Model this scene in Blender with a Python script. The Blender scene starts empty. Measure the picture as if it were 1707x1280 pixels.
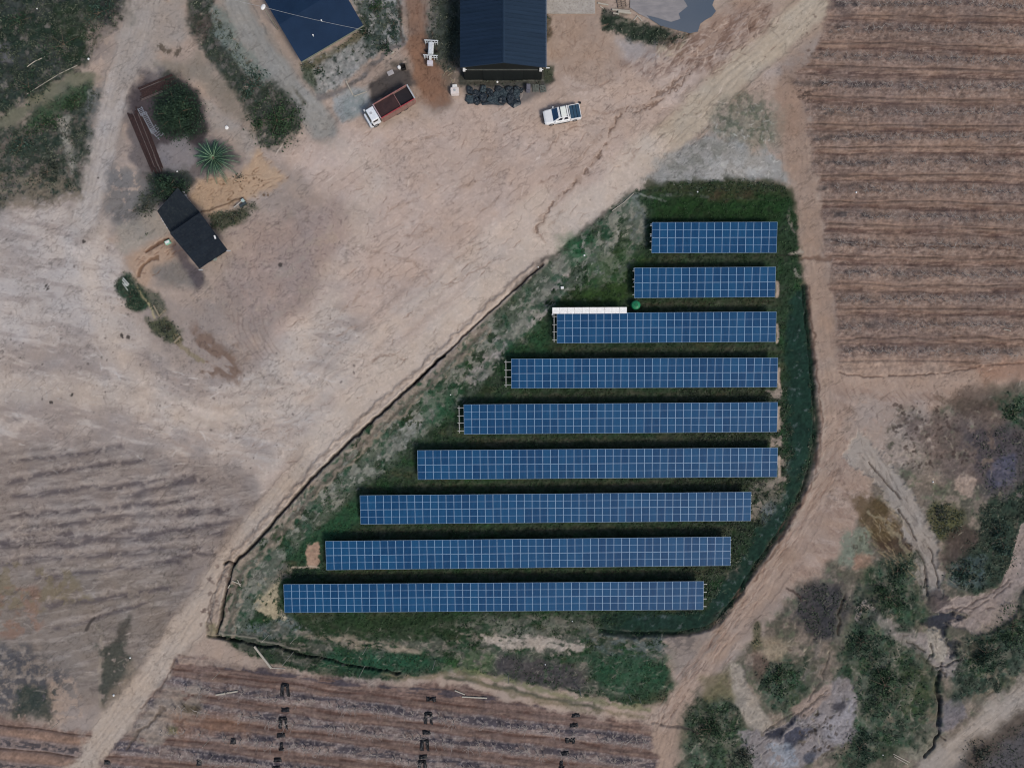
import bpy, bmesh, math, random
import numpy as np
from mathutils import Vector, Matrix
random.seed(7); rng = np.random.default_rng(11)
SC = bpy.context.scene
COL = SC.collection
R = math.radians
S = 0.08            # metres per photo pixel on the ground
H = 91.0            # camera height
CX, CY = 853.5, 640.0

# ------------------------------------------------------------------ colour
def lin(c):
    c = np.asarray(c, dtype=np.float64) / 255.0
    return np.where(c <= 0.04045, c / 12.92, ((c + 0.055) / 1.055) ** 2.4)
def L4(c): return tuple(float(v) for v in lin(c)) + (1.0,)

# ------------------------------------------------------------------ noise
def _hash(ix, iy, seed):
    n = (ix.astype(np.int64) * 374761393 + iy.astype(np.int64) * 668265263 + seed * 982451653) & 0xFFFFFFFF
    n = ((n ^ (n >> 13)) * 1274126177) & 0xFFFFFFFF
    n = (n ^ (n >> 16)) & 0xFFFFFF
    return n.astype(np.float32) / np.float32(0xFFFFFF)
def vnoise(x, y, seed=0):
    xi = np.floor(x); yi = np.floor(y)
    fx = (x - xi).astype(np.float32); fy = (y - yi).astype(np.float32)
    fx = fx * fx * (3 - 2 * fx); fy = fy * fy * (3 - 2 * fy)
    a = _hash(xi, yi, seed); b = _hash(xi + 1, yi, seed); c = _hash(xi, yi + 1, seed); d = _hash(xi + 1, yi + 1, seed)
    return a + (b - a) * fx + (c - a) * fy + (a - b - c + d) * fx * fy
def fbm(x, y, octv=4, seed=0, gain=0.5):
    t = 0; amp = 1.0; tot = 0
    for o in range(octv):
        t = t + amp * vnoise(x * 2.03 ** o + 17.3 * o, y * 2.03 ** o - 9.1 * o, seed + o * 31)
        tot += amp; amp *= gain
    t = t / tot
    return np.clip((t - 0.5) * 1.45 + 0.5, 0, 1)
def sstep(a, b, x):
    t = np.clip((x - a) / (b - a), 0, 1)
    return t * t * (3 - 2 * t)

# ------------------------------------------------------------------ ground raster (metres and photo-pixel units are one affine map apart)
STEP = 1.3
gx = np.arange(-120, 1830, STEP); gy = np.arange(-110, 1395, STEP)
def grow(first, sign):
    out = []; d = STEP; p = first
    while abs(p) < 26000:
        d *= 1.28; p += sign * d; out.append(p)
    return np.array(out)
gx = np.concatenate([grow(gx[0], -1)[::-1], gx, grow(gx[-1], 1)])
gy = np.concatenate([grow(gy[0], -1)[::-1], gy, grow(gy[-1], 1)])
NX, NY = len(gx), len(gy)
PX, PY = np.meshgrid(gx, gy)
C = np.zeros((NY, NX, 3), dtype=np.float32)
Z = np.zeros((NY, NX), dtype=np.float32)
CLS = np.zeros((NY, NX), dtype=np.int8)
WEED = np.zeros((NY, NX), dtype=np.float32)      # where green growth stands

def spline(pts, closed=False, n=8):
    p = np.asarray(pts, dtype=np.float64)
    if closed: q = np.vstack([p[-1], p, p[0], p[1]])
    else: q = np.vstack([2 * p[0] - p[1], p, 2 * p[-1] - p[-2]])
    out = []
    for i in range(1, len(q) - 2):
        a, b, c, d = q[i - 1], q[i], q[i + 1], q[i + 2]
        for k in range(n):
            t = k / n
            out.append(0.5 * (2 * b + (c - a) * t + (2 * a - 5 * b + 4 * c - d) * t * t + (3 * b - a - 3 * c + d) * t ** 3))
    if not closed: out.append(p[-1])
    return np.array(out)

def window(pts, pad):
    x0, y0 = pts.min(0) - pad; x1, y1 = pts.max(0) + pad
    i0, i1 = np.searchsorted(gx, [x0, x1]); j0, j1 = np.searchsorted(gy, [y0, y1])
    return slice(max(j0 - 1, 0), min(j1 + 1, NY)), slice(max(i0 - 1, 0), min(i1 + 1, NX))

def seg_dist(X, Y, a, b):
    dx, dy = b - a; l2 = dx * dx + dy * dy + 1e-9
    t = np.clip(((X - a[0]) * dx + (Y - a[1]) * dy) / l2, 0, 1)
    return np.hypot(X - a[0] - t * dx, Y - a[1] - t * dy), t

def poly_sd(X, Y, p):
    d = np.full(X.shape, 1e9, dtype=np.float32); ins = np.zeros(X.shape, dtype=bool)
    for i in range(len(p)):
        a, b = p[i], p[(i + 1) % len(p)]
        dd, _ = seg_dist(X, Y, a, b); d = np.minimum(d, dd)
        c = ((a[1] > Y) != (b[1] > Y))
        if c.any():
            xin = (b[0] - a[0]) * (Y - a[1]) / (b[1] - a[1] + 1e-12) + a[0]
            ins ^= c & (X < xin)
    return np.where(ins, -d, d)

def up(small, shape, st):
    sy = np.arange(shape[0]) / st; sx = np.arange(shape[1]) / st
    y0 = np.minimum(sy.astype(int), small.shape[0] - 2); x0 = np.minimum(sx.astype(int), small.shape[1] - 2)
    fy = (sy - y0)[:, None]; fx = (sx - x0)[None, :]
    a = small[y0][:, x0]; b = small[y0][:, x0 + 1]; c = small[y0 + 1][:, x0]; d = small[y0 + 1][:, x0 + 1]
    return a * (1 - fy) * (1 - fx) + b * (1 - fy) * fx + c * fy * (1 - fx) + d * fy * fx

_seed = [100]
def region(pts, soft=6, wob=8, scale=22, smooth=False, closed=True):
    """window and 0..1 mask of an irregular patch"""
    _seed[0] += 7
    p = spline(pts, True, 5) if smooth else np.asarray(pts, dtype=np.float64)
    ws = window(p, soft + wob + 8)
    X, Y = PX[ws], PY[ws]; st = 4
    if min(X.shape) > 24:
        jy = np.arange(0, X.shape[0] + st, st).clip(0, X.shape[0] - 1); jx = np.arange(0, X.shape[1] + st, st).clip(0, X.shape[1] - 1)
        sd = up(poly_sd(X[np.ix_(jy, jx)], Y[np.ix_(jy, jx)], p), X.shape, st)
    else: sd = poly_sd(X, Y, p)
    if wob: sd = sd + wob * 2 * (fbm(X / scale, Y / scale, 4, _seed[0], 0.6) - 0.5)
    return ws, 1 - sstep(-soft, soft, sd)

def mix(ws, col, a):
    a = np.asarray(a, dtype=np.float32)[..., None]
    C[ws] = C[ws] * (1 - a) + np.asarray(lin(col), dtype=np.float32) * a

def poly(pts, col, op=1, soft=6, wob=8, scale=22, smooth=False, cover=None, psc=14, pang=0, pstr=1, cls=None, weed=0, h=0, psoft=0.12, col2=None):
    """irregular patch of one ground colour; cover<1 breaks it up (psc grain size, pang/pstr direction and stretch)"""
    ws, m = region(pts, soft, wob, scale, smooth)
    m0 = m
    if cover is not None:
        n = direc(ws, psc, pang, pstr)
        m = m * sstep(1 - cover - psoft, 1 - cover + psoft, n)
    mix(ws, col, m * op)
    if col2 is not None:
        mix(ws, col2, m * op * sstep(0.4, 0.75, direc(ws, psc * 1.7, pang, pstr)))
    if cls is not None: CLS[ws] = np.where(m0 > 0.5, cls, CLS[ws])
    if weed: WEED[ws] = np.maximum(WEED[ws], m * weed) if weed > 0 else WEED[ws] * (1 - m * -weed)
    if h: Z[ws] += h * m
    return ws, m

def direc(ws, sc, ang=0, stretch=1, octv=4):
    _seed[0] += 13
    c, s = math.cos(R(ang)), math.sin(R(ang))
    X, Y = PX[ws], PY[ws]
    return fbm((X * c + Y * s) / (sc * stretch), (-X * s + Y * c) / sc, octv, _seed[0], 0.6)

def line(pts, w, col=None, op=1, soft=1.5, wob=2, scale=14, smooth=True, h=0, cls=None, broken=None, berm=0, weed=None, taper=False):
    """a stroke of ground colour and/or relief along a polyline"""
    _seed[0] += 5
    p = spline(pts, False, 6) if smooth and len(pts) > 2 else np.asarray(pts, dtype=np.float64)
    ws = window(p, w + soft + wob + 4 + (w * 1.5 if berm else 0))
    X, Y = PX[ws], PY[ws]
    if X.size == 0: return
    if wob:
        X = X + wob * 2 * (fbm(X / scale, Y / scale, 3, _seed[0]) - 0.5); Y = Y + wob * 2 * (fbm(PX[ws] / scale, Y / scale, 3, _seed[0] + 3) - 0.5)
    d = np.full(X.shape, 1e9, dtype=np.float32)
    for i in range(len(p) - 1):
        dd, t = seg_dist(X, Y, p[i], p[i + 1])
        if taper:
            u = (i + t) / (len(p) - 1); dd = dd + w * 0.5 * np.abs(2 * u - 1) ** 2
        d = np.minimum(d, dd)
    m = 1 - sstep(w / 2 - soft, w / 2 + soft, d)
    if broken is not None: m = m * sstep(1 - broken - .15, 1 - broken + .15, fbm(X / 9, Y / 9, 3, _seed[0] + 9))
    if col is not None: mix(ws, col, m * op)
    if h: Z[ws] += h * m
    if berm:
        Z[ws] += berm * np.exp(-((d - w) / (w * 0.45)) ** 2)
    if cls is not None: CLS[ws] = np.where(m > 0.5, cls, CLS[ws])
    if weed is not None: WEED[ws] = np.maximum(WEED[ws], m * weed) if weed > 0 else WEED[ws] * (1 - m)
    return ws, m

def streak(pts, col, ang, sc, stretch, cover=0.5, op=0.6, soft=20, wob=10, h=0, psoft=0.15):
    ws, m = region(pts, soft, wob, 30)
    n = sstep(1 - cover - psoft, 1 - cover + psoft, direc(ws, sc, ang, stretch))
    mix(ws, col, m * n * op)
    if h: Z[ws] += h * m * n

def specks(pts, col, n, r0, r1, op=0.9, soft=0.8, h=0, weed=0, gather=None):
    p = np.asarray(pts, dtype=np.float64)
    lo, hi = p.min(0), p.max(0); k = 0; tries = 0
    while k < n and tries < n * 12:
        tries += 1
        q = lo + rng.random(2) * (hi - lo)
        if poly_sd(np.array([q[0]]), np.array([q[1]]), p)[0] > 0: continue
        if gather is not None and fbm(np.array([q[0] / gather]), np.array([q[1] / gather]), 3, 77)[0] < 0.5: continue
        r = r0 + (r1 - r0) * rng.random() ** 2
        ws = window(q[None], r * 2 + 2); X, Y = PX[ws], PY[ws]
        if X.size == 0: continue
        a = rng.random() * 3.14; e = 0.6 + 0.8 * rng.random()
        dx, dy = X - q[0], Y - q[1]
        d = np.hypot((dx * math.cos(a) + dy * math.sin(a)) * e, (-dx * math.sin(a) + dy * math.cos(a)) / e) + r * 0.9 * (vnoise(X / 2.2, Y / 2.2, k) - 0.5)
        m = 1 - sstep(r - soft, r + soft, d)
        mix(ws, col, m * op)
        if h: Z[ws] += h * m
        if weed: WEED[ws] = np.maximum(WEED[ws], m * weed)
        k += 1

def scratches(pts, n, ang, spread, l0, l1, w0, w1, col, op=.6, h=0, curve=.15, weed=None):
    """many short fine marks (wheel scuffs, wash lines, dead stalks) inside an outline"""
    p = np.asarray(pts, dtype=np.float64); lo, hi = p.min(0), p.max(0); k = 0
    while k < n:
        q = lo + rng.random(2) * (hi - lo); k += 1
        if poly_sd(q[:1], q[1:], p)[0] > -2: continue
        a = R(ang + rng.normal(0, spread)); l = rng.uniform(l0, l1); b = a + rng.normal(0, curve)
        m_ = (q[0] + l / 2 * math.cos(a), q[1] + l / 2 * math.sin(a)); e = (m_[0] + l / 2 * math.cos(b), m_[1] + l / 2 * math.sin(b))
        c_ = tuple(np.clip(np.array(col) * (1 + rng.normal(0, .08)), 0, 255))
        line([tuple(q), m_, e], rng.uniform(w0, w1) * 1.25, c_, op=min(.9, op * 1.0) * rng.uniform(.5, 1), soft=.9, wob=1.6, scale=6, smooth=False, h=h, taper=True, weed=weed)
# ================================================================== GROUND: soil, tracks, fields, growth
W_ = slice(None), slice(None)
n1 = fbm(PX / 150, PY / 150, 4, 1); n2 = fbm(PX / 38, PY / 38, 5, 2); 
C[...] = lin((156, 140, 128))
mix(W_, (136, 128, 124), 0.7 * sstep(0.45, 0.75, n1))
mix(W_, (166, 150, 138), 0.5 * sstep(0.5, 0.8, n2))
Z += (0.10 * (n1 - .5) + 0.03 * (n2 - .5)).astype(np.float32)

# ---- pale yard
YARD = [(560, 200), (640, 215), (760, 170), (900, 140), (1010, 110), (1150, 95), (1260, 70), (1300, 40), (1360, 20), (1300, 110), (1190, 200), (1080, 280), (1000, 345), (900, 430), (800, 520), (700, 605), (600, 690), (540, 760), (470, 820), (430, 830), (400, 690), (420, 590), (560, 470), (590, 350), (450, 260), (500, 230)]
poly(YARD, (174, 157, 147), soft=22, wob=22, scale=60)
streak(YARD, (150, 133, 122), -38, 15, 4, 0.45, 0.28)
streak(YARD, (182, 167, 157), -42, 11, 6, 0.45, 0.35)
poly([(640, 215), (960, 210), (1020, 260), (850, 420), (660, 500), (560, 420), (600, 300)], (170, 151, 139), op=.4, soft=40, wob=30, scale=80)
poly([(930, 110), (1000, 100), (1090, 130), (1110, 190), (1000, 260), (900, 250), (860, 190)], (168, 149, 135), op=.5, soft=25, wob=25, scale=60)
# ---- left pale ground
LEFT = [(-200, 370), (120, 340), (200, 420), (250, 600), (390, 640), (560, 500), (620, 560), (560, 690), (420, 800), (300, 780), (0, 800), (-200, 820)]
poly(LEFT, (168, 157, 149), soft=30, wob=30, scale=80)
poly([(-200, 380), (110, 345), (180, 440), (160, 560), (0, 580), (-200, 590)], (171, 164, 160), op=.8, soft=30, wob=20, scale=50)
streak(LEFT, (178, 171, 166), 12, 14, 5, .45, .5)
streak(LEFT, (132, 122, 118), 8, 12, 4, .36, .45)
poly([(0, 570), (150, 560), (330, 620), (420, 700), (300, 760), (0, 740)], (132, 122, 117), op=.6, soft=20, wob=20, cover=.6, psc=12, pang=10, pstr=3)
poly([(380, 380), (560, 330), (590, 420), (520, 500), (420, 560), (380, 470)], (146, 130, 124), op=.65, soft=32, wob=30, scale=40, cover=.7, psc=12, pang=-30, pstr=2)
poly([(330, 490), (420, 480), (460, 560), (440, 630), (360, 640), (300, 560)], (136, 126, 121), op=.5, soft=24, wob=20, cover=.65, psc=9, pang=60, pstr=2)
poly([(320, 540), (400, 590), (400, 640), (340, 620)], (110, 90, 78), op=.8, soft=8, wob=12, cover=.6, psc=12, pang=35, pstr=2.5)
for k in range(7):
    line([(388 + k * 8, 520), (392 + k * 9, 560), (420 + k * 9, 600)], 2.2, (122, 108, 102), op=.5, h=-.03, broken=.7)
for pts, w_, o_ in [([(-100, 640), (120, 650), (300, 690), (430, 690), (540, 640), (640, 560), (760, 460), (900, 340)], 46, .6), ([(170, 370), (150, 440), (160, 520), (220, 620), (320, 690)], 34, .5), ([(540, 220), (620, 300), (560, 470), (450, 620), (330, 700)], 40, .35), ([(640, 600), (560, 690), (480, 760), (420, 830)], 30, .5)]:
    line(pts, w_, (184, 171, 159), op=o_, soft=16, wob=10, scale=50)
# curving tyre sweep across the yard
for k in range(9):
    o = k * 13
    line([(250, 610 + o), (350, 655 + o), (470, 645 + o * .9), (570, 570 + o), (690, 470 + o), (800, 380 + o)], 5, (178, 164, 155) if k % 2 else (146, 131, 122), op=.38, soft=4, wob=7, scale=40, broken=.7, h=-.02)

# ---- harrowed field left
HARR = [(-260, 770), (140, 735), (330, 760), (430, 800), (470, 830), (400, 930), (340, 1020), (290, 1100), (240, 1170), (150, 1180), (-260, 1180)]
poly(HARR, (132, 122, 116), soft=22, wob=22, scale=50)
poly([(-260, 940), (120, 930), (300, 930), (290, 1090), (220, 1160), (-260, 1180)], (120, 111, 103), op=.8, soft=30, wob=30, scale=60)
for i, (x0, y0, x1, y1, w) in enumerate([(20, 768, 200, 745, 10), (10, 800, 240, 768, 11), (20, 830, 320, 795, 12), (20, 862, 330, 830, 12), (20, 880, 360, 850, 13), (0, 905, 350, 872, 14), (-120, 918, 380, 885, 14), (-120, 945, 330, 915, 12), (60, 965, 300, 935, 10), (80, 1010, 280, 980, 12), (200, 825, 340, 800, 10), (300, 860, 380, 850, 14), (240, 895, 400, 865, 12), (90, 1045, 240, 1010, 9), (280, 935, 360, 920, 9)]):
    pts = [(x0 + (x1 - x0) * t, y0 + (y1 - y0) * t + 2.5 * math.sin(i * 2 + t * 4)) for t in (0, .25, .5, .75, 1)]
    line(pts, w * .8, (84, 77, 79), op=.80, soft=4, wob=4, scale=22, broken=.74, h=-.04)
    line([(a, b - w * .9) for a, b in pts], w * .6, (160, 150, 143), op=.55, soft=4, wob=4, scale=20, broken=.6, h=.02)
streak(HARR, (154, 145, 138), -9, 7, 5, .34, .45)
streak(HARR, (88, 80, 78), -8, 6, 4, .30, .40)
poly([(-100, 930), (120, 950), (150, 1000), (60, 1020), (-100, 1000)], (116, 106, 84), op=.6, cover=.5)
poly([(-120, 985), (60, 980), (80, 1060), (-120, 1060)], (134, 104, 88), op=.55, cover=.45, psc=16)
poly([(-60, 1080), (70, 1080), (110, 1120), (95, 1180), (40, 1195), (-60, 1170)], (66, 68, 73), op=.85, soft=18, wob=18, cover=.6, psc=8, psoft=.25, weed=.15)
poly([(30, 1150), (90, 1150), (90, 1200), (20, 1195)], (46, 56, 50), op=.85, soft=12, wob=14, cover=.75, psc=8, weed=.6)
poly([(75, 1130), (130, 1130), (140, 1190), (90, 1205)], (158, 140, 126), op=.7, cover=.55, psc=9)
poly([(170, 1080), (205, 1060), (222, 1120), (205, 1170), (172, 1195), (168, 1140)], (62, 66, 60), op=.9, soft=8, wob=14, cover=.75, psc=10, weed=.6)
poly([(195, 1035), (215, 1030), (208, 1065), (190, 1075)], (66, 64, 58), op=.8, soft=6, wob=8, weed=.4)
line([(142, 1050), (152, 1035), (158, 1030)], 5, (60, 56, 54), op=.8)
line([(158, 1040), (170, 1060), (166, 1110), (168, 1180)], 5, (142, 132, 120), op=.6, broken=.6)

# ---- tracks
def track(pts, w, col, edge, cls=1, soft=7, ruts=True, wob=5):
    line(pts, w * 1.35, edge, op=.55, soft=10, wob=9, scale=30)
    line(pts, w, col, op=.92, soft=soft, wob=wob, scale=26, cls=cls, h=-.04)
    if ruts:
        p = spline(pts, False, 5); t = np.gradient(p, axis=0); t /= np.linalg.norm(t, axis=1)[:, None]
        nrm = np.stack([-t[:, 1], t[:, 0]], 1)
        for o in (-.56, .55):
            q = p + nrm * w * o
            line(q, 2.2, tuple(c * .70 for c in col), op=.55, soft=1.3, wob=5, scale=22, smooth=False, h=.03, broken=.55)
        for o in (-.27, -.10, .13, .30):
            q = p + nrm * w * o
            line(q, 2.6, tuple(c * .88 for c in col), op=.5, soft=2, wob=4, scale=40, smooth=False, h=-.03, broken=.62)
        for o in (-.36, -.18, .04, .22):
            q = p + nrm * w * o
            line(q, 4, tuple(min(255, c * 1.06) for c in col), op=.5, soft=3, wob=5, scale=50, smooth=False, broken=.55)
track([(540, 755), (455, 848), (395, 925), (345, 1000), (300, 1062), (250, 1132), (200, 1195), (130, 1285), (40, 1400), (-200, 1700)], 46, (166, 153, 141), (150, 135, 122))
track([(1700, -330), (1500, -120), (1385, -15), (1300, 62), (1215, 132), (1150, 200), (1090, 258)], 52, (168, 156, 140), (144, 126, 110))
line([(1090, 258), (1040, 295), (980, 345), (900, 415), (800, 505), (700, 590), (600, 680), (545, 750)], 66, (182, 169, 157), op=.85, soft=16, wob=10, scale=50, cls=1)
track([(1322, 225), (1330, 300), (1346, 400), (1362, 480), (1372, 560), (1385, 640), (1392, 720), (1380, 800), (1340, 880), (1290, 960), (1225, 1040), (1175, 1110), (1130, 1190), (1100, 1280), (1070, 1420), (1000, 1800)], 40, (150, 132, 119), (132, 114, 102))
poly([(1330, 300), (1350, 430), (1372, 600), (1400, 610), (1388, 500), (1372, 400), (1366, 300), (1345, 200), (1318, 130), (1290, 190), (1300, 240)], (146, 126, 112), op=.7, soft=8, wob=10)
poly([(1310, 110), (1340, 90), (1350, 200), (1330, 230), (1300, 220), (1290, 160)], (140, 119, 105), op=.8, soft=12, wob=14)
track([(262, -150), (245, -10), (228, 60), (197, 140), (176, 215), (158, 300), (140, 370)], 42, (164, 157, 152), (134, 127, 122))
poly([(205, 0), (300, 0), (310, 60), (262, 100), (300, 150), (380, 190), (430, 235), (420, 260), (360, 215), (280, 130), (240, 120), (180, 180)], (150, 142, 135), op=.85, soft=10, wob=12)
track([(370, -150), (392, 0), (432, 80), (488, 150), (540, 212)], 42, (138, 137, 133), (116, 116, 112))
track([(690, -150), (692, 0), (700, 70), (712, 120), (730, 165)], 30, (126, 102, 88), (110, 96, 86), wob=7)
poly([(680, 60), (715, 60), (745, 110), (750, 170), (700, 165), (684, 120)], (128, 97, 78), op=.75, soft=10, wob=12)
track([(1990, 950), (1830, 1050), (1707, 1150), (1640, 1200), (1560, 1268), (1440, 1380), (1250, 1560)], 62, (150, 141, 132), (116, 108, 100))
poly([(905, -100), (1000, -100), (1010, 60), (1050, 110), (1000, 140), (925, 130), (912, 60)], (152, 133, 119), op=.8, soft=12, wob=12)
# yard erosion rills
RILL = (104, 84, 72)
for pts, w in [([(1160, 110), (1130, 135), (1092, 160), (1075, 178), (1040, 185), (1025, 205), (1012, 240), (985, 275), (965, 300), (935, 325), (900, 372), (894, 385)], 3.6),
               ([(1150, 125), (1110, 160), (1085, 178), (1060, 188)], 2.6), ([(1055, 178), (1010, 190), (985, 185)], 2), ([(955, 148), (985, 146), (1010, 140), (1022, 130)], 2),
               ([(1005, 222), (985, 245), (965, 268), (930, 290), (900, 305)], 2), ([(960, 205), (935, 222), (922, 240), (900, 262)], 1.8), ([(895, 385), (905, 400)], 2),
               ([(620, 420), (650, 428), (690, 440), (720, 470), (705, 475)], 1.6), ([(735, 475), (760, 472), (790, 452), (815, 440)], 1.6), ([(620, 485), (640, 470), (655, 480)], 1.6),
               ([(570, 520), (600, 492), (615, 485)], 1.6), ([(560, 560), (590, 545)], 1.6), ([(770, 310), (800, 300), (830, 290)], 1.5), ([(640, 240), (700, 232), (740, 222)], 1.5),
               ([(620, 600), (650, 592), (675, 600)], 2), ([(1010, 190), (1000, 200), (988, 206)], 1.6), ([(780, 258), (800, 250), (825, 248)], 1.4), ([(1130, 90), (1100, 96), (1075, 95)], 2),
               ([(940, 350), (925, 370), (915, 378)], 1.4), ([(830, 330), (815, 345), (800, 352)], 1.4), ([(1045, 275), (1055, 262), (1060, 250)], 1.5), ([(700, 330), (660, 345), (640, 365)], 1.3), ([(720, 380), (690, 395), (660, 392)], 1.3)]:
    line(pts, w * 2.8, (146, 126, 112), op=.5, soft=3, wob=5, scale=12, broken=.7)
    line(pts, w * (1 if w > 2.5 else .8), RILL if w > 2.5 else (118, 98, 86), op=.72 if w > 2.5 else .55, soft=1, wob=5, scale=8, h=-.07 if w > 2.5 else -.03, broken=.66 if w > 2.5 else .6)
for k in range(110):     # short wash marks following the fall of the yard
    x = rng.uniform(590, 1180); y = rng.uniform(120, 640)
    if poly_sd(np.array([x]), np.array([y]), np.array(YARD, float))[0] > -14: continue
    a = R(rng.normal(-38, 14)); l = rng.uniform(8, 34)
    line([(x, y), (x + l * .5 * math.cos(a), y + l * .5 * math.sin(a) + rng.normal(0, 2)), (x + l * math.cos(a), y + l * math.sin(a))], rng.uniform(1.2, 2.4), (126, 104, 91), op=rng.uniform(.3, .7), soft=1.2, wob=3, scale=8, h=-.04, taper=True)
specks(YARD, (112, 96, 86), 130, .6, 1.6, .7)
specks(LEFT, (92, 84, 80), 150, .8, 2.4, .7)
for x, y, r in [(78, 478, 4), (204, 559, 3.2), (214, 563, 3.2), (467, 441, 4), (62, 330, 2.5), (140, 403, 3), (163, 297, 1.5), (85, 670, 3), (120, 658, 3)]:
    specks([(x - 1, y - 1), (x + 1, y - 1), (x + 1, y + 1), (x - 1, y + 1)], (58, 54, 52), 1, r, r + .1, .9)
# right of the track: churned sand
RS = [(1395, 640), (1800, 590), (1800, 680), (1640, 660), (1560, 690), (1500, 700), (1460, 760), (1440, 860), (1380, 960), (1300, 1010), (1340, 900), (1390, 800), (1405, 720)]
poly(RS, (150, 132, 120), soft=12, wob=16, scale=40)
streak(RS, (128, 108, 98), 50, 7, 3, .45, .5); streak(RS, (166, 150, 140), 20, 8, 3, .4, .5)
for k in range(14):
    x = 1400 + k * 12; line([(x, 625 + k), (x + 8, 645 + k), (x + 20 + k, 668 + k * .6)], 2, (120, 100, 90), op=.55, soft=1.2, broken=.75, h=-.04)

# ---- vineyard on the right
VY = [(1395, -160), (1384, 20), (1372, 60), (1342, 100), (1322, 132), (1338, 170), (1350, 200), (1356, 260), (1372, 330), (1378, 400), (1386, 460), (1394, 520), (1396, 590), (1398, 622), (1560, 628), (1640, 622), (1707, 598), (1900, 585), (2600, 600), (2600, -160)]
ws, m = poly(VY, (130, 109, 97), soft=7, wob=9, scale=20, cls=2)
X, Y = PX[ws], PY[ws]
VROWS = [10, 53, 98, 144, 187, 229, 272, 318, 361, 407, 455, 498, 543, 586]
def vrow_y(k, x):
    y = VROWS[k] if 0 <= k < 14 else (VROWS[0] + 44 * k if k < 0 else VROWS[-1] + 44 * (k - 13))
    return y + (x - 1400) * .012 + 2 * math.sin(x / 90 + k)
warp = 5 * (fbm(X / 60, Y / 14, 3, 401) - .5)
st1 = direc(ws, 2.6, .6, 14, 4); st2 = direc(ws, 5, .6, 10, 4); gm = fbm(X / 70, Y / 40, 4, 705)
mix(ws, (92, 76, 70), m * sstep(.50, .72, st1) * .75); mix(ws, (142, 122, 110), m * sstep(.56, .75, st2) * .6)
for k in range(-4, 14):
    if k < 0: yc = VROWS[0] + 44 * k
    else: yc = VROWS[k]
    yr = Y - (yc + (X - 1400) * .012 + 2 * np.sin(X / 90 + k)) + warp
    bw = 12 + 3 * math.sin(k * 2.2)
    band = 1 - sstep(bw - 3, bw + 4, np.abs(yr + 3 * (gm - .5)))
    g1 = fbm(X / 6, Y / 3.5, 4, 500 + k, .65); g2 = fbm(X / 30, Y / 6, 4, 540 + k); g3 = fbm(X / 3, Y / 2.4, 3, 580 + k, .65)
    mix(ws, (126, 108, 98), m * band * (.5 + .25 * g2))
    mix(ws, (146, 130, 120), m * band * sstep(.54, .72, g1) * .5)
    mix(ws, (84, 72, 68), m * band * (1 - sstep(.30, .46, g1)) * .65)
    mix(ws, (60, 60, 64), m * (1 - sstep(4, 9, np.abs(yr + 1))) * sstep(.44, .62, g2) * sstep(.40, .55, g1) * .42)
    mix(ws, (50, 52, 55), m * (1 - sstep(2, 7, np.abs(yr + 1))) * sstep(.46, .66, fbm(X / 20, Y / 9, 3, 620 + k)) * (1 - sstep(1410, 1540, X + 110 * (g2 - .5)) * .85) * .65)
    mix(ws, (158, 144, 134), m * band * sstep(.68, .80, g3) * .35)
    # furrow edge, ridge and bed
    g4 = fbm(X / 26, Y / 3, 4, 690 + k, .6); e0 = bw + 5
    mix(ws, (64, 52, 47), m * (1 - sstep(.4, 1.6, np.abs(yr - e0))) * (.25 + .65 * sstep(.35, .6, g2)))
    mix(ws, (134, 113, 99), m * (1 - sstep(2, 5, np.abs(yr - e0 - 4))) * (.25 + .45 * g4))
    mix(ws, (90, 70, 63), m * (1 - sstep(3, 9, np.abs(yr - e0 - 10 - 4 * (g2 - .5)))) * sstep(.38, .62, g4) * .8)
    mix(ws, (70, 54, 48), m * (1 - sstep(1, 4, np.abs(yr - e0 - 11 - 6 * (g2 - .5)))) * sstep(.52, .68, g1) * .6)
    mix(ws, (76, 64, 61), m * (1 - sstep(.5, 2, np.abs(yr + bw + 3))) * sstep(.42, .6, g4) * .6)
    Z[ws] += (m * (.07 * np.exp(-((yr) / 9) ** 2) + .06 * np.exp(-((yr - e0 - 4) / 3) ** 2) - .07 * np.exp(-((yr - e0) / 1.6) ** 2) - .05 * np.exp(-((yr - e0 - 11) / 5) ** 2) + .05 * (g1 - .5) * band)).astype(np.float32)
mix(ws, (138, 118, 106), m * sstep(.45, .8, gm) * .28); mix(ws, (96, 84, 82), m * sstep(.5, .8, 1 - gm) * .25)
poly([(1398, 600), (1600, 612), (1707, 585), (1800, 580), (1800, 640), (1640, 660), (1400, 650)], (158, 138, 124), op=.75, soft=10, wob=12, scale=30)
line([(1398, 622), (1440, 627), (1500, 626), (1570, 622), (1640, 610), (1707, 604)], 2.4, (84, 66, 58), op=.8, broken=.8, h=-.1)
poly([(1630, 615), (1707, 590), (1760, 590), (1707, 630), (1640, 640)], (140, 108, 90), op=.6, soft=10, wob=8)
line([(1395, 402), (1440, 409), (1500, 412), (1600, 411), (1707, 417), (1850, 420)], 2, (70, 54, 48), op=.8, broken=.8, h=-.1)
line([(1310, 424), (1330, 428), (1352, 432), (1385, 430)], 7, (100, 78, 66), op=.75, soft=2.5, wob=4, h=-.06)
specks([(1330, 150), (1350, 145), (1352, 170), (1335, 175)], (74, 62, 56), 26, 1, 3.5, .8)
specks([(1340, 30), (1390, 10), (1380, 250), (1350, 250)], (96, 80, 72), 40, 1, 2.4, .6)

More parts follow.
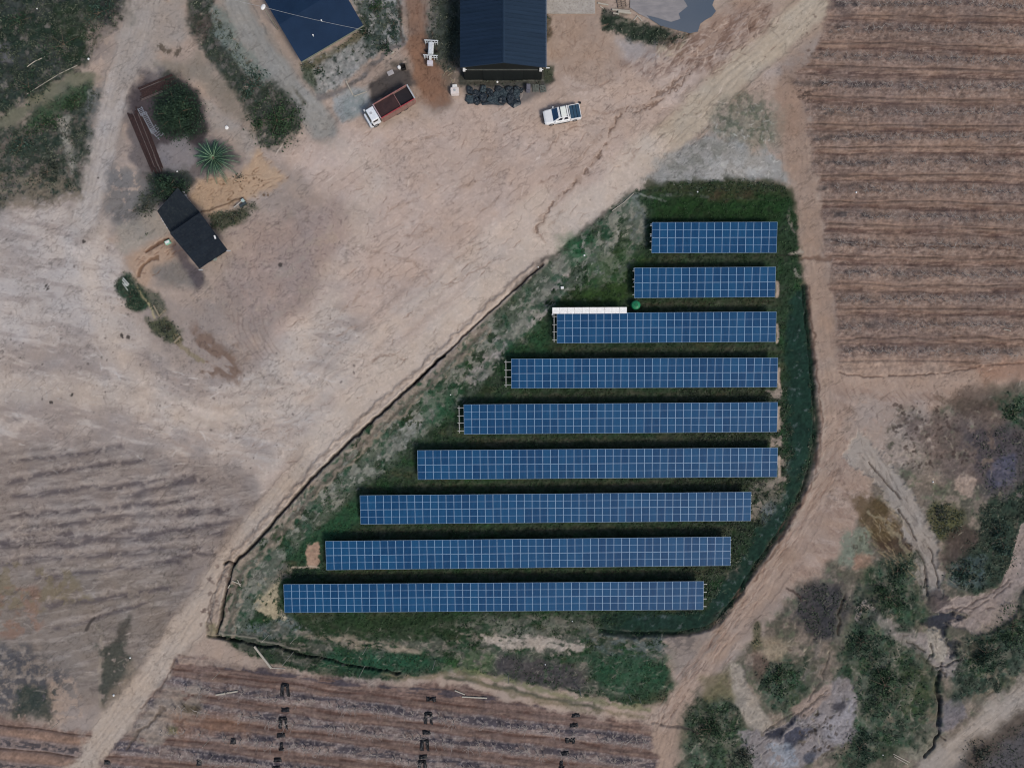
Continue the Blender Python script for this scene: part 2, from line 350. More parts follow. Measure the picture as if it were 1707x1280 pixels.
# ---- orchard at the bottom
SL = .122
VB = [(300, 1092), (400, 1110), (520, 1128), (640, 1142), (720, 1140), (800, 1152), (900, 1180), (1000, 1198), (1090, 1210), (1092, 1290), (1060, 1420), (980, 1800), (-100, 1800), (60, 1420), (150, 1300), (215, 1215), (262, 1150)]
ws, m = poly(VB, (112, 94, 87), soft=6, wob=9, scale=20, cls=2)
X, Y = PX[ws], PY[ws]
VB0 = 1120; VBD = 38.5
warp = 6 * (fbm(X / 70, Y / 16, 3, 801) - .5)
for k in range(0, 17):
    yr = Y - (VB0 + VBD * k + (X - 475) * SL) + warp
    band = 1 - sstep(9, 14, np.abs(yr - 42 + 38.5))      # vine strip
    yv = yr - 3.5
    g1 = fbm(X / 7, Y / 4, 4, 900 + k); g2 = fbm(X / 34, Y / 7, 4, 940 + k); g3 = fbm(X / 3, Y / 3, 2, 980 + k)
    b = 1 - sstep(8, 13, np.abs(yv))
    if k == 0: b = b * 0
    if k == 0:
        stb = direc(ws, 3, 7, 12, 4); mix(ws, (80, 66, 62), m * sstep(.5, .7, stb) * .7); stb = direc(ws, 5, 7, 9, 4); mix(ws, (134, 116, 106), m * sstep(.56, .74, stb) * .6)
    mix(ws, (112, 102, 101), m * b * (.5 + .4 * g2))
    mix(ws, (140, 128, 122), m * b * sstep(.54, .72, g1) * .7)
    mix(ws, (66, 63, 70), m * (1 - sstep(4, 9, np.abs(yv + 1))) * sstep(.42, .6, g2) * .85)
    mix(ws, (150, 140, 136), m * b * sstep(.71, .8, g3) * .55)
    mix(ws, (108, 91, 84), m * (1 - sstep(4, 8, np.abs(yv - 20))) * (.35 + .35 * g2))
    mix(ws, (82, 62, 55), m * (1 - sstep(1, 3, np.abs(yv - 15 - 2 * g2))) * sstep(.35, .6, g2) * .8)
    mix(ws, (134, 116, 104), m * (1 - sstep(.8, 2.6, np.abs(yv - 23))) * sstep(.5, .65, g1) * .45)
    mix(ws, (86, 64, 58), m * (1 - sstep(1, 2.6, np.abs(yv - 28))) * sstep(.4, .6, g2) * .7)
    Z[ws] += (m * (.07 * np.exp(-(yv / 8) ** 2) * (k > 0) - .06 * np.exp(-((yv - 16) / 3) ** 2) + .04 * np.exp(-((yv - 22) / 3) ** 2))).astype(np.float32)
poly([(270, 1150), (330, 1140), (350, 1170), (300, 1215), (240, 1250), (215, 1225)], (140, 130, 120), op=.7, soft=10, wob=14, cover=.7, psc=14)
poly([(275, 1185), (400, 1195), (420, 1225), (290, 1225)], (128, 98, 80), op=.5, soft=12, wob=10)
poly([(305, 1172), (335, 1178), (330, 1192), (300, 1188)], (74, 66, 50), op=.8, soft=4, wob=6, weed=.3)
poly([(280, 1210), (300, 1212), (296, 1226), (278, 1222)], (106, 104, 72), op=.7, soft=4, wob=6, weed=.3)
line([(300, 1100), (360, 1106), (400, 1112)], 10, (150, 134, 122), op=.6)
line([(270, 1180), (250, 1205), (225, 1228), (212, 1245)], 5, (84, 74, 66), op=.7, wob=5, h=-.1)
line([(290, 1100), (270, 1140), (235, 1180)], 3, (100, 84, 76), op=.7, wob=3, h=-.06)
# corner orchard at the far left
ws, m = poly([(-500, 1150), (0, 1196), (60, 1205), (120, 1220), (150, 1222), (120, 1262), (40, 1380), (-100, 1560), (-700, 1560)], (116, 98, 90), soft=7, wob=10, cls=2)
X, Y = PX[ws], PY[ws]
for k in range(8):
    yr = Y - (1208 + 38 * k + X * .12) + 6 * (fbm(X / 60, Y / 14, 3, 1001) - .5); g2 = fbm(X / 30, Y / 7, 4, 1040 + k); g1 = fbm(X / 7, Y / 4, 4, 1090 + k)
    mix(ws, (136, 112, 97), m * (1 - sstep(4, 8, np.abs(yr - 10))) * .6); mix(ws, (70, 56, 50), m * (1 - sstep(.8, 2, np.abs(yr))) * .8)
    mix(ws, (124, 112, 108), m * (1 - sstep(7, 11, np.abs(yr - 28))) * .8); mix(ws, (64, 62, 66), m * (1 - sstep(3, 8, np.abs(yr - 28))) * sstep(.42, .6, g1) * .85)
    Z[ws] += (m * (.1 * np.exp(-((yr - 10) / 5) ** 2) - .1 * np.exp(-(yr / 2) ** 2))).astype(np.float32)

# ================================================================== green growth
DG = (34, 48, 40)
# top-left scrub
V1 = [(-700, -400), (190, -400), (206, 0), (206, 30), (178, 46), (160, 66), (150, 92), (140, 108), (100, 132), (60, 160), (0, 192), (-700, 330)]
poly(V1, (92, 94, 84), op=.55, soft=26, wob=22, scale=20, weed=.2)
poly(V1, (44, 54, 49), soft=10, wob=16, scale=16, weed=1, cls=3)
poly(V1, (62, 66, 64), op=.7, soft=10, cover=.45, psc=16); poly(V1, (30, 46, 36), op=.7, soft=10, cover=.45, psc=24)
poly(V1, (104, 100, 96), op=.7, soft=10, cover=.26, psc=9); poly([(80, 0), (206, 0), (180, 60), (120, 110), (100, 60)], (38, 52, 30), op=.5, soft=16, cover=.6, psc=24)
poly([(150, 40), (206, 20), (190, 60), (165, 110), (140, 100)], (128, 118, 112), op=.8, soft=10, wob=12, cover=.6, psc=8)
poly([(0, 70), (20, 80), (20, 105), (-20, 105)], (104, 104, 108), op=.7, soft=6, wob=6, cover=.7, psc=6)
poly([(150, 0), (206, 0), (205, 30), (190, 45), (160, 40)], (50, 50, 50), op=.7, soft=6, wob=8, cover=.6, psc=8)
poly([(-300, 275), (0, 195), (70, 150), (120, 122), (150, 120), (160, 130), (120, 150), (70, 180), (0, 225), (-300, 320)], (100, 101, 84), op=.9, soft=6, wob=8)
V2 = [(-700, 420), (-300, 320), (0, 225), (60, 190), (110, 155), (150, 138), (162, 150), (150, 185), (148, 240), (132, 285), (138, 310), (90, 330), (30, 325), (0, 345), (-300, 400)]
poly(V2, (100, 98, 90), op=.55, soft=24, wob=20, scale=20, weed=.2)
poly(V2, (62, 68, 62), soft=10, wob=15, scale=16, weed=.6, cls=3)
poly(V2, (98, 92, 86), op=.8, soft=8, cover=.48, psc=13); poly(V2, (36, 50, 42), op=.8, soft=8, cover=.42, psc=18)
poly([(60, 180), (120, 145), (150, 140), (140, 165), (70, 205), (20, 235)], (54, 76, 54), op=.8, soft=8, wob=8, weed=1)
poly([(100, 200), (118, 190), (112, 230), (130, 270), (120, 290), (105, 250)], (140, 138, 130), op=.75, soft=6, wob=6, cover=.7, psc=6)
poly([(0, 290), (120, 300), (140, 330), (60, 345), (0, 350)], (112, 104, 92), op=.7, cover=.6, psc=10)
poly([(148, 150), (172, 140), (160, 190), (150, 250), (142, 250), (145, 190)], (98, 100, 98), op=.7, cover=.6, psc=6)
# verge between the tracks
V3 = [(300, -200), (352, -200), (352, 0), (372, 40), (400, 90), (440, 130), (480, 158), (503, 186), (492, 222), (468, 243), (436, 238), (415, 205), (398, 165), (372, 130), (340, 90), (318, 40), (312, 0)]
poly(V3, (98, 98, 90), op=.55, soft=20, wob=18, scale=20, weed=.2)
poly(V3, (58, 64, 58), soft=9, wob=14, cover=.85, psc=12, scale=16, weed=.6, cls=3)
poly(V3, (44, 54, 44), op=.8, soft=6, cover=.5, psc=16); poly(V3, (96, 92, 88), op=.7, soft=8, cover=.35, psc=10)
poly([(345, 0), (372, 20), (410, 80), (450, 125), (440, 140), (400, 110), (360, 55)], (114, 123, 118), op=.75, soft=6, wob=8, cover=.7, psc=6)
poly([(310, 20), (345, 30), (345, 80), (322, 70)], (72, 64, 60), op=.7, soft=8, wob=10)
poly([(262, 110), (330, 90), (390, 150), (420, 200), (380, 190), (330, 140)], (120, 114, 104), op=.7, soft=10, wob=10)
specks([(270, 80), (300, 80), (300, 110), (270, 110)], (80, 72, 62), 3, 4, 7, .8, 2)
poly([(490, 145), (502, 160), (512, 172), (506, 178), (494, 160)], (78, 76, 62), op=.8, soft=3, wob=4, weed=.4)
# round the rusty stacks and the dark tree
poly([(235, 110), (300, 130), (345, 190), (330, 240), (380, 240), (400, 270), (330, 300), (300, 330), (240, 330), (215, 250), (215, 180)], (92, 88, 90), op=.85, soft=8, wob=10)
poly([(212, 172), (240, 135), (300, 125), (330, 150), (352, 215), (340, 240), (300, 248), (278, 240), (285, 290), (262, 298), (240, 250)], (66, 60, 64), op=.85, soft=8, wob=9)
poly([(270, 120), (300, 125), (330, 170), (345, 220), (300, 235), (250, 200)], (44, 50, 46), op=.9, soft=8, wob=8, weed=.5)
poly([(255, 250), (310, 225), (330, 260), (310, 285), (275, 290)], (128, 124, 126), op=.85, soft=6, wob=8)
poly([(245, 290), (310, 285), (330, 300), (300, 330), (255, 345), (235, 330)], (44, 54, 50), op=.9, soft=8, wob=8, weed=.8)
poly([(180, 280), (240, 280), (250, 330), (262, 350), (230, 380), (190, 380), (170, 330)], (104, 104, 104), op=.8, soft=10, wob=12, cover=.75, psc=9)
poly([(232, 320), (262, 335), (255, 360), (228, 355)], (52, 60, 54), op=.8, soft=6, wob=10, cover=.8, psc=8, weed=.6)
poly([(330, 300), (400, 290), (430, 255), (480, 300), (440, 320), (380, 350), (340, 360), (318, 332)], (166, 142, 118), op=.85, soft=8, wob=8, scale=18)
specks([(370, 300), (430, 280), (450, 330), (380, 345)], (98, 78, 60), 60, .8, 2.2, .8)
line([(336, 354), (370, 343), (405, 330)], 3, (84, 66, 54), op=.8, h=.05)
poly([(345, 358), (400, 340), (428, 335), (436, 350), (400, 370), (365, 385), (355, 375)], (58, 64, 48), op=.9, soft=6, wob=8, weed=.8)
poly([(210, 430), (250, 405), (285, 395), (300, 420), (260, 450), (245, 475), (225, 470)], (160, 138, 120), op=.85, soft=5, wob=8)
line([(248, 418), (262, 408), (280, 400)], 7, (96, 70, 54), op=.85, wob=4, h=-.1); line([(228, 462), (240, 440), (262, 430)], 6, (104, 78, 60), op=.8, wob=4, h=-.1)
line([(232, 400), (245, 392), (258, 384)], 4.5, (66, 60, 52), op=.8, broken=.7, weed=.5)
poly([(190, 380), (260, 350), (285, 385), (240, 410), (200, 430)], (148, 142, 132), op=.7, soft=8, wob=8)
poly([(255, 450), (300, 430), (335, 450), (350, 480), (300, 480), (260, 475)], (98, 98, 96), op=.7, soft=12, wob=10)
poly([(290, 395), (335, 450), (345, 470), (330, 478), (300, 440), (280, 410)], (74, 68, 74), op=.8, soft=6, wob=6)
poly([(196, 470), (214, 458), (236, 480), (250, 505), (238, 522), (215, 512), (200, 495)], (32, 60, 44), op=.95, soft=5, wob=7, weed=1.2)
poly([(240, 480), (262, 490), (280, 520), (262, 530), (248, 510)], (70, 76, 64), op=.8, soft=5, wob=7, weed=.6)
poly([(244, 535), (275, 528), (300, 550), (302, 568), (280, 568), (250, 555)], (62, 70, 50), op=.9, soft=6, wob=8, weed=.9)
line([(228, 478), (242, 498), (252, 515), (258, 530)], 3.5, (150, 142, 112), op=.85)
line([(290, 560), (310, 585), (340, 605)], 8, (126, 116, 92), op=.7, wob=5)
# house garden
V4 = [(590, -200), (668, -200), (666, 0), (672, 66), (640, 84), (600, 110), (560, 150), (535, 160), (510, 135), (498, 108), (560, 80), (610, 45), (585, 0)]
poly(V4, (124, 126, 124), soft=5, wob=8, cls=3, weed=.15)
poly(V4, (44, 56, 52), op=.9, soft=5, cover=.36, psc=6, weed=.7); poly(V4, (150, 148, 146), op=.6, cover=.42, psc=7)
poly([(590, 0), (665, 0), (672, 66), (645, 80), (610, 85), (600, 50)], (46, 62, 56), op=.8, soft=6, wob=8, cover=.55, psc=9, weed=1)
poly([(500, 106), (560, 78), (608, 46), (612, 55), (570, 85), (515, 120)], (92, 86, 66), op=.8, soft=4, wob=5, cover=.75, psc=8, weed=.5)
poly([(498, 110), (520, 108), (530, 135), (528, 155), (512, 140)], (66, 76, 60), op=.85, soft=5, wob=6, weed=.7)
line([(530, 162), (560, 155), (600, 130), (640, 92), (672, 72)], 9, (98, 96, 96), op=.8, soft=3, wob=4)
poly([(556, 168), (585, 148), (615, 145), (622, 170), (608, 190), (570, 205), (560, 190)], (142, 146, 146), op=.9, soft=6, wob=6)
poly([(570, 165), (600, 150), (618, 165), (590, 200), (572, 200)], (122, 130, 129), op=.7, soft=6, wob=6, cover=.6, psc=7)
poly([(612, 140), (640, 118), (682, 112), (692, 140), (650, 165), (622, 172)], (62, 60, 60), op=.9, soft=6, wob=6)  # dark ground with the lorry's cast shadow painted into its colour
poly([(640, 100), (678, 92), (682, 112), (650, 118)], (70, 68, 62), op=.8, soft=5, wob=8, cover=.7, psc=8)
poly([(600, 112), (640, 100), (640, 118), (610, 130)], (140, 124, 112), op=.7, soft=5, wob=8)
line([(662, 0), (668, 40), (670, 70)], 5, (70, 60, 54), op=.7, wob=5)
poly([(722, -100), (768, -100), (768, 112), (742, 122), (728, 105), (712, 60), (718, 20)], (66, 72, 66), soft=5, wob=8, weed=.6, cls=3)
poly([(735, 10), (766, 10), (766, 90), (748, 100)], (44, 54, 46), op=.8, soft=6, cover=.7, psc=12, weed=.8)
poly([(710, 0), (728, 0), (726, 70), (712, 75)], (110, 106, 100), op=.7, cover=.6, psc=7)
poly([(728, 100), (765, 100), (768, 140), (748, 146), (735, 130)], (96, 88, 78), op=.7, cover=.7, psc=7)
poly([(766, 112), (915, 112), (922, 134), (905, 146), (766, 146)], (48, 52, 46), op=.9, soft=4, wob=6, weed=.5)
line([(768, 136), (820, 134), (900, 133), (918, 136)], 4, (104, 104, 96), op=.6, broken=.6)
poly([(768, 144), (915, 140), (912, 155), (868, 175), (780, 172)], (70, 74, 78), op=.7, soft=6, wob=5)
poly([(908, 20), (920, 24), (919, 60), (912, 70)], (74, 66, 50), op=.8, soft=3, wob=5, weed=.5)
poly([(908, 112), (922, 112), (922, 132), (910, 140)], (62, 68, 52), op=.8, soft=3, wob=5, weed=.6)
# pond bank
V7 = [(1008, 18), (1035, 28), (1075, 40), (1100, 50), (1150, 58), (1146, 72), (1112, 80), (1080, 78), (1045, 66), (1020, 55), (1002, 40)]
poly(V7, (52, 60, 50), soft=5, wob=9, scale=14, weed=1, cls=3)
poly(V7, (100, 98, 88), op=.8, cover=.35, psc=7); poly(V7, (34, 46, 36), op=.8, cover=.5, psc=12)
poly([(1010, 20), (1030, 10), (1050, 15), (1040, 28)], (104, 96, 90), op=.8, cover=.7, psc=6)
poly([(1020, 62), (1080, 76), (1120, 86), (1090, 110), (1040, 100)], (146, 144, 146), op=.6, soft=10, wob=10)
poly([(1095, 78), (1140, 76), (1135, 92), (1100, 92)], (166, 154, 136), op=.8, soft=5, wob=5)
poly([(1150, 60), (1200, 20), (1260, 0), (1290, 20), (1240, 70), (1180, 110), (1120, 110)], (142, 120, 106), op=.75, soft=10, wob=14, scale=24)
streak([(1130, 60), (1280, 0), (1290, 40), (1190, 120), (1080, 130), (1040, 110)], (106, 84, 74), -48, 7, 3, .5, .7); streak([(1130, 60), (1280, 0), (1290, 40), (1190, 120), (1080, 130), (1040, 110)], (164, 148, 138), -30, 5, 3, .42, .7)
# triangle between road and plot
V8 = [(1195, 188), (1240, 152), (1268, 165), (1290, 190), (1292, 235), (1250, 250), (1200, 240), (1188, 215)]
poly(V8, (118, 116, 104), op=.8, soft=22, wob=20, cls=3, weed=.1); poly(V8, (88, 94, 80), op=.75, soft=16, wob=14, cover=.45, psc=9, weed=.25)
poly([(1060, 300), (1110, 262), (1180, 225), (1250, 245), (1300, 270), (1318, 305), (1270, 300), (1180, 302), (1100, 312)], (140, 140, 137), op=.9, soft=9, wob=12, scale=22)
poly([(1160, 270), (1250, 262), (1290, 285), (1240, 300), (1170, 300)], (160, 160, 158), op=.75, soft=10, wob=12, cover=.7, psc=16)
poly([(1080, 295), (1180, 235), (1220, 245), (1150, 300)], (108, 110, 104), op=.6, soft=8, cover=.5, psc=9)

# ================================================================== the solar plot
PLOT = [(1050, 322), (1085, 308), (1150, 304), (1220, 300), (1270, 306), (1308, 314), (1322, 340), (1326, 380), (1332, 430), (1338, 480), (1345, 520), (1350, 580), (1356, 650), (1361, 720), (1350, 790), (1325, 850), (1285, 915), (1240, 978), (1200, 1035), (1180, 1050), (1100, 1062), (1110, 1110), (1124, 1140), (1110, 1168), (1078, 1178), (1010, 1165), (900, 1142), (820, 1125), (740, 1118), (660, 1130), (560, 1126), (480, 1112), (410, 1092), (372, 1066), (362, 1060), (374, 1005), (392, 945), (450, 885), (500, 832), (560, 765), (640, 692), (720, 622), (800, 548), (870, 478), (935, 420), (1000, 365)]
poly(PLOT, (41, 58, 42), soft=4, wob=7, scale=14, cls=3, weed=1)
PL2 = PLOT
poly(PL2, (37, 66, 38), op=.75, soft=10, cover=.34, psc=34); poly(PL2, (66, 68, 50), op=.65, soft=10, cover=.34, psc=18, pang=0, pstr=2.5)
poly(PL2, (33, 48, 31), op=.7, soft=10, cover=.40, psc=30); poly(PL2, (54, 64, 52), op=.7, soft=10, cover=.42, psc=10)
poly([(1090, 320), (1320, 320), (1325, 370), (1090, 365)], (30, 48, 26), op=.8, soft=8, wob=8)
poly([(1060, 300), (1300, 300), (1318, 325), (1240, 330), (1100, 325)], (52, 58, 40), op=.8, soft=6, wob=8, cover=.75, psc=12)
poly([(1180, 318), (1270, 320), (1262, 338), (1180, 336)], (66, 56, 42), op=.7, soft=6, cover=.6, psc=12)
line([(1060, 322), (1085, 328), (1110, 334)], 3, (112, 116, 108), op=.8); line([(1100, 326), (1140, 324), (1180, 328)], 5, (92, 96, 88), op=.6, broken=.5)
line([(1175, 334), (1240, 332), (1310, 333)], 2.4, (70, 70, 60), op=.6, broken=.6)
# NW rocky strip
poly([(1040, 330), (1062, 325), (1075, 350), (1080, 390), (1068, 410), (1052, 400), (1050, 365)], (106, 112, 108), op=.9, soft=6, wob=9, scale=12, cover=.8, psc=8, weed=-.8)
poly([(1010, 400), (1035, 385), (1028, 410), (1005, 430)], (142, 142, 134), op=.85, soft=3, wob=6, scale=9, cover=.75, psc=5, weed=-.8)
poly([(985, 430), (1030, 425), (1045, 450), (1035, 475), (1000, 465)], (112, 116, 108), op=.8, soft=8, wob=9, cover=.62, psc=5, weed=-.6)
poly([(920, 430), (945, 418), (950, 435), (945, 465), (935, 470), (928, 448)], (158, 146, 138), op=.9, soft=2.5, wob=6, scale=9, weed=-1)
poly([(800, 640), (775, 628), (830, 565), (870, 520), (905, 480), (925, 455), (945, 475), (928, 505), (900, 530), (850, 575)], (142, 137, 132), op=.9, soft=2.5, wob=8, scale=10, cover=.66, psc=8, pang=-45, pstr=1.8, psoft=.05, weed=-.9)
poly([(775, 630), (795, 610), (835, 570), (842, 582), (815, 612), (785, 640)], (152, 145, 140), op=.9, soft=2.5, wob=5, scale=8, cover=.8, psc=6, psoft=.05, weed=-1)
poly([(640, 770), (622, 760), (660, 720), (700, 690), (735, 672), (728, 690), (690, 730), (655, 760)], (140, 140, 134), op=.9, soft=2.5, wob=7, scale=9, cover=.68, psc=6, psoft=.05, weed=-.9)
poly([(560, 838), (540, 850), (520, 830), (590, 770), (640, 735), (640, 760), (600, 800)], (86, 92, 82), op=.7, soft=6, wob=8, cover=.6, psc=7)
poly([(915, 470), (935, 455), (985, 425), (1000, 400), (960, 400), (925, 440)], (34, 78, 52), op=.7, soft=6, wob=8, cover=.7, psc=12, weed=.6)
poly([(905, 498), (960, 470), (1040, 470), (1050, 500), (920, 512)], (40, 54, 28), op=.7, soft=8, cover=.7, psc=18)
for q in [[(1045, 330), (1010, 358), (975, 385), (940, 412), (905, 436)], [(905, 436), (880, 460), (860, 480)]]:
    line(q, 9, (72, 66, 62), op=.75, soft=4, wob=6, broken=.8)
poly([(700, 640), (735, 670), (760, 650), (830, 600), (850, 590), (790, 640)], (34, 58, 44), op=.8, soft=6, wob=6, weed=.7)
poly([(480, 930), (520, 880), (590, 835), (598, 870), (540, 905), (535, 940), (500, 945)], (38, 68, 48), op=.8, soft=6, wob=8, cover=.75, psc=14, weed=.7)
poly([(420, 940), (470, 920), (480, 945), (450, 970), (420, 985), (405, 965)], (96, 94, 88), op=.8, soft=8, wob=8, cover=.7, psc=12, weed=-.5)
poly([(400, 975), (430, 965), (435, 1010), (400, 1045), (380, 1050), (385, 1010)], (92, 98, 90), op=.8, soft=7, wob=8, cover=.65, psc=7, weed=-.4)
poly([(390, 1045), (480, 1030), (520, 1050), (470, 1065), (385, 1062)], (96, 104, 102), op=.8, soft=6, wob=6, cover=.6, psc=5, weed=-.3)
poly([(424, 985), (440, 968), (462, 972), (463, 1015), (475, 1032), (465, 1030), (440, 1028), (425, 1010)], (160, 148, 124), op=.9, soft=3, wob=7, scale=9, cover=.72, psc=6, psoft=.06, weed=-1)
poly([(462, 1012), (468, 1012), (478, 1030), (472, 1034)], (176, 166, 146), op=.9, soft=2, wob=3)
poly([(512, 908), (532, 905), (530, 946), (512, 946), (510, 925)], (152, 128, 112), op=.95, soft=2, wob=4, scale=8, weed=-1)
line([(487, 946), (512, 944), (530, 946)], 2.5, (166, 154, 138), op=.9); poly([(470, 950), (490, 946), (488, 962), (460, 972), (440, 985), (445, 965)], (142, 132, 118), op=.75, soft=4, wob=6, cover=.7, psc=5)
poly([(488, 948), (530, 948), (528, 962), (490, 965)], (30, 42, 34), op=.9, soft=3, wob=3)
EDGE = [(1045, 330), (1075, 345), (1070, 400), (1040, 470), (960, 480), (915, 520), (850, 590), (770, 668), (690, 742), (600, 815), (540, 870), (470, 940), (430, 1000), (400, 1056), (372, 1050), (392, 945), (450, 885), (560, 765), (700, 640), (850, 500), (960, 400)]
poly(EDGE, (84, 92, 80), op=.75, soft=9, wob=10, cover=.60, psc=16, pang=-45, pstr=1.6, weed=-.5); poly(EDGE, (124, 124, 114), op=.8, soft=7, wob=9, cover=.40, psc=8, pang=-45, pstr=1.5, psoft=.07, weed=-.6); poly(EDGE, (36, 68, 50), op=.75, soft=7, cover=.32, psc=16, weed=.5)
SOUTH = [(390, 1055), (480, 1035), (620, 1050), (760, 1035), (900, 1028), (1010, 1040), (1110, 1056), (1120, 1145), (1000, 1160), (820, 1122), (660, 1126), (520, 1116), (400, 1085)]
poly(SOUTH, (82, 84, 76), op=.75, soft=9, wob=9, cover=.52, psc=14, pang=8, pstr=2, weed=-.6); poly(SOUTH, (122, 116, 106), op=.7, soft=8, cover=.34, psc=7, pang=8, pstr=1.6, weed=-.5); poly(SOUTH, (36, 62, 44), op=.7, soft=8, cover=.32, psc=18, weed=.6)
# lane strips between the arrays
for x0, x1, y, a in [(1110, 1300, 432, .5), (1075, 1290, 507, .9), (930, 1290, 585, .8), (860, 1290, 659, .7), (790, 1290, 735, .9), (700, 1280, 809, .9), (610, 1240, 884, .8), (550, 1210, 958, .8)]:
    line([(x0, y + 2), ((x0 + x1) / 2, y), (x1, y - 3)], 16, (58, 62, 48), op=.6 * a, soft=6, wob=6, broken=.85)
    line([(x0, y + 2), ((x0 + x1) / 2, y), (x1, y - 3)], 7, (78, 80, 68), op=.6 * a, soft=4, wob=5, broken=.5)
    line([(x0, y - 2), ((x0 + x1) / 2, y - 3), (x1, y - 6)], 3, (66, 52, 46), op=.4 * a, soft=2, wob=5, broken=.5)
for x, y in [(1290, 655), (1295, 660), (1293, 735), (1296, 700), (1292, 738), (1300, 770), (1255, 860), (1220, 960), (1230, 952), (1262, 845), (1285, 808), (1300, 800)]:
    poly([(x - 9, y - 5), (x + 8, y - 6), (x + 10, y + 5), (x - 7, y + 7)], (142, 130, 120), op=.85, soft=3, wob=6, scale=7, cover=.7, psc=4, weed=-1)
for y0, y1, x in [(470, 495, 1295), (542, 572, 1296), (615, 645, 1298), (680, 718, 1298), (760, 796, 1299)]:
    line([(x, y0), (x, y1)], 5, (168, 152, 138), op=.85, soft=1.5, wob=2, weed=-1)
poly([(1255, 810), (1300, 795), (1305, 830), (1280, 860), (1258, 865)], (108, 104, 94), op=.8, soft=5, wob=9, cover=.6, psc=6, weed=-.4)
poly([(1270, 850), (1305, 825), (1300, 860), (1275, 880)], (92, 102, 106), op=.7, soft=6, wob=8, cover=.6, psc=6)
poly([(1318, 765), (1340, 770), (1330, 790), (1310, 790)], (84, 98, 96), op=.7, soft=5, wob=8, cover=.6, psc=5)
poly([(1318, 500), (1340, 480), (1350, 580), (1355, 660), (1352, 740), (1320, 800), (1308, 720), (1308, 580)], (28, 48, 38), op=.85, soft=7, wob=6, weed=1)
poly([(1310, 850), (1330, 830), (1250, 960), (1190, 1040), (1120, 1050), (1175, 1030), (1230, 960)], (28, 48, 38), op=.85, soft=7, wob=6, weed=1)
poly([(1300, 340), (1325, 345), (1332, 420), (1335, 470), (1308, 470), (1302, 400)], (40, 58, 40), op=.8, soft=6, wob=8, cover=.7, psc=12, weed=.7)
line([(1316, 350), (1318, 370), (1322, 385)], 5, (112, 108, 98), op=.8, broken=.6, wob=4); line([(1316, 440), (1324, 448), (1330, 460)], 6, (116, 116, 106), op=.8, broken=.6, wob=4)
line([(1318, 424), (1330, 418), (1336, 420)], 5, (150, 144, 134), op=.85, wob=3); line([(1300, 425), (1335, 426)], 3, (30, 32, 28), op=.85)
# south part of the plot
poly([(480, 1030), (760, 1028), (770, 1060), (640, 1068), (520, 1052)], (36, 52, 32), op=.8, soft=8, wob=8, weed=.6)
poly([(760, 1035), (860, 1030), (1000, 1022), (1010, 1045), (900, 1060), (820, 1062)], (96, 98, 88), op=.75, soft=8, wob=10, cover=.55, psc=9, pang=-10, pstr=2)
poly([(790, 1062), (850, 1058), (930, 1060), (985, 1078), (960, 1088), (900, 1082), (830, 1078)], (158, 148, 138), op=.9, soft=4, wob=9, scale=12, cover=.68, psc=8, pang=12, pstr=2, weed=-.9)
poly([(500, 1052), (560, 1060), (640, 1070), (708, 1082), (700, 1090), (600, 1080), (510, 1062)], (138, 128, 114), op=.8, soft=4, wob=6, cover=.62, psc=6, pang=12, pstr=2.4, weed=-.6)
poly([(980, 1048), (1110, 1052), (1110, 1090), (1040, 1100), (985, 1085)], (86, 94, 92), op=.75, soft=8, wob=9, cover=.55, psc=6, pang=8, pstr=2)
poly([(1000, 1020), (1160, 1018), (1175, 1040), (1100, 1052), (1000, 1050)], (28, 46, 38), op=.85, soft=6, wob=6, weed=.8); poly([(1060, 1030), (1130, 1028), (1125, 1042), (1080, 1045)], (78, 92, 98), op=.6, soft=5, cover=.6, psc=6)
poly([(820, 1098), (900, 1098), (985, 1118), (960, 1150), (880, 1140), (820, 1120)], (66, 62, 64), op=.85, soft=8, wob=10, cover=.75, psc=12)
poly([(980, 1090), (1060, 1085), (1110, 1105), (1120, 1145), (1070, 1165), (1000, 1150), (975, 1120)], (40, 62, 46), op=.8, soft=8, wob=8, cover=.8, psc=14, weed=.8)
poly([(560, 1085), (700, 1092), (760, 1100), (720, 1118), (620, 1126), (520, 1110)], (34, 62, 46), op=.85, soft=7, wob=8, cover=.85, psc=18, weed=.9)
poly([(400, 1060), (480, 1072), (540, 1090), (540, 1110), (440, 1095), (380, 1070)], (48, 56, 46), op=.7, soft=6, cover=.7, psc=8)
line([(760, 1115), (820, 1128), (900, 1150), (1000, 1170), (1080, 1182)], 8, (110, 110, 84), op=.8, soft=3, wob=4, broken=.85); line([(740, 1128), (820, 1142), (900, 1160), (1000, 1182)], 7, (48, 58, 42), op=.8, soft=3, wob=4)
line([(640, 1122), (700, 1130), (760, 1125), (830, 1150), (950, 1178), (1080, 1196)], 7, (112, 104, 84), op=.7, soft=3, wob=5, broken=.8)
poly([(1110, 1058), (1180, 1052), (1205, 1060), (1180, 1090), (1150, 1130), (1125, 1115), (1112, 1090)], (134, 124, 117), op=.9, soft=6, wob=8); poly([(1112, 1060), (1175, 1065), (1160, 1090), (1115, 1085)], (96, 90, 88), op=.7, cover=.5, psc=5, pstr=2)

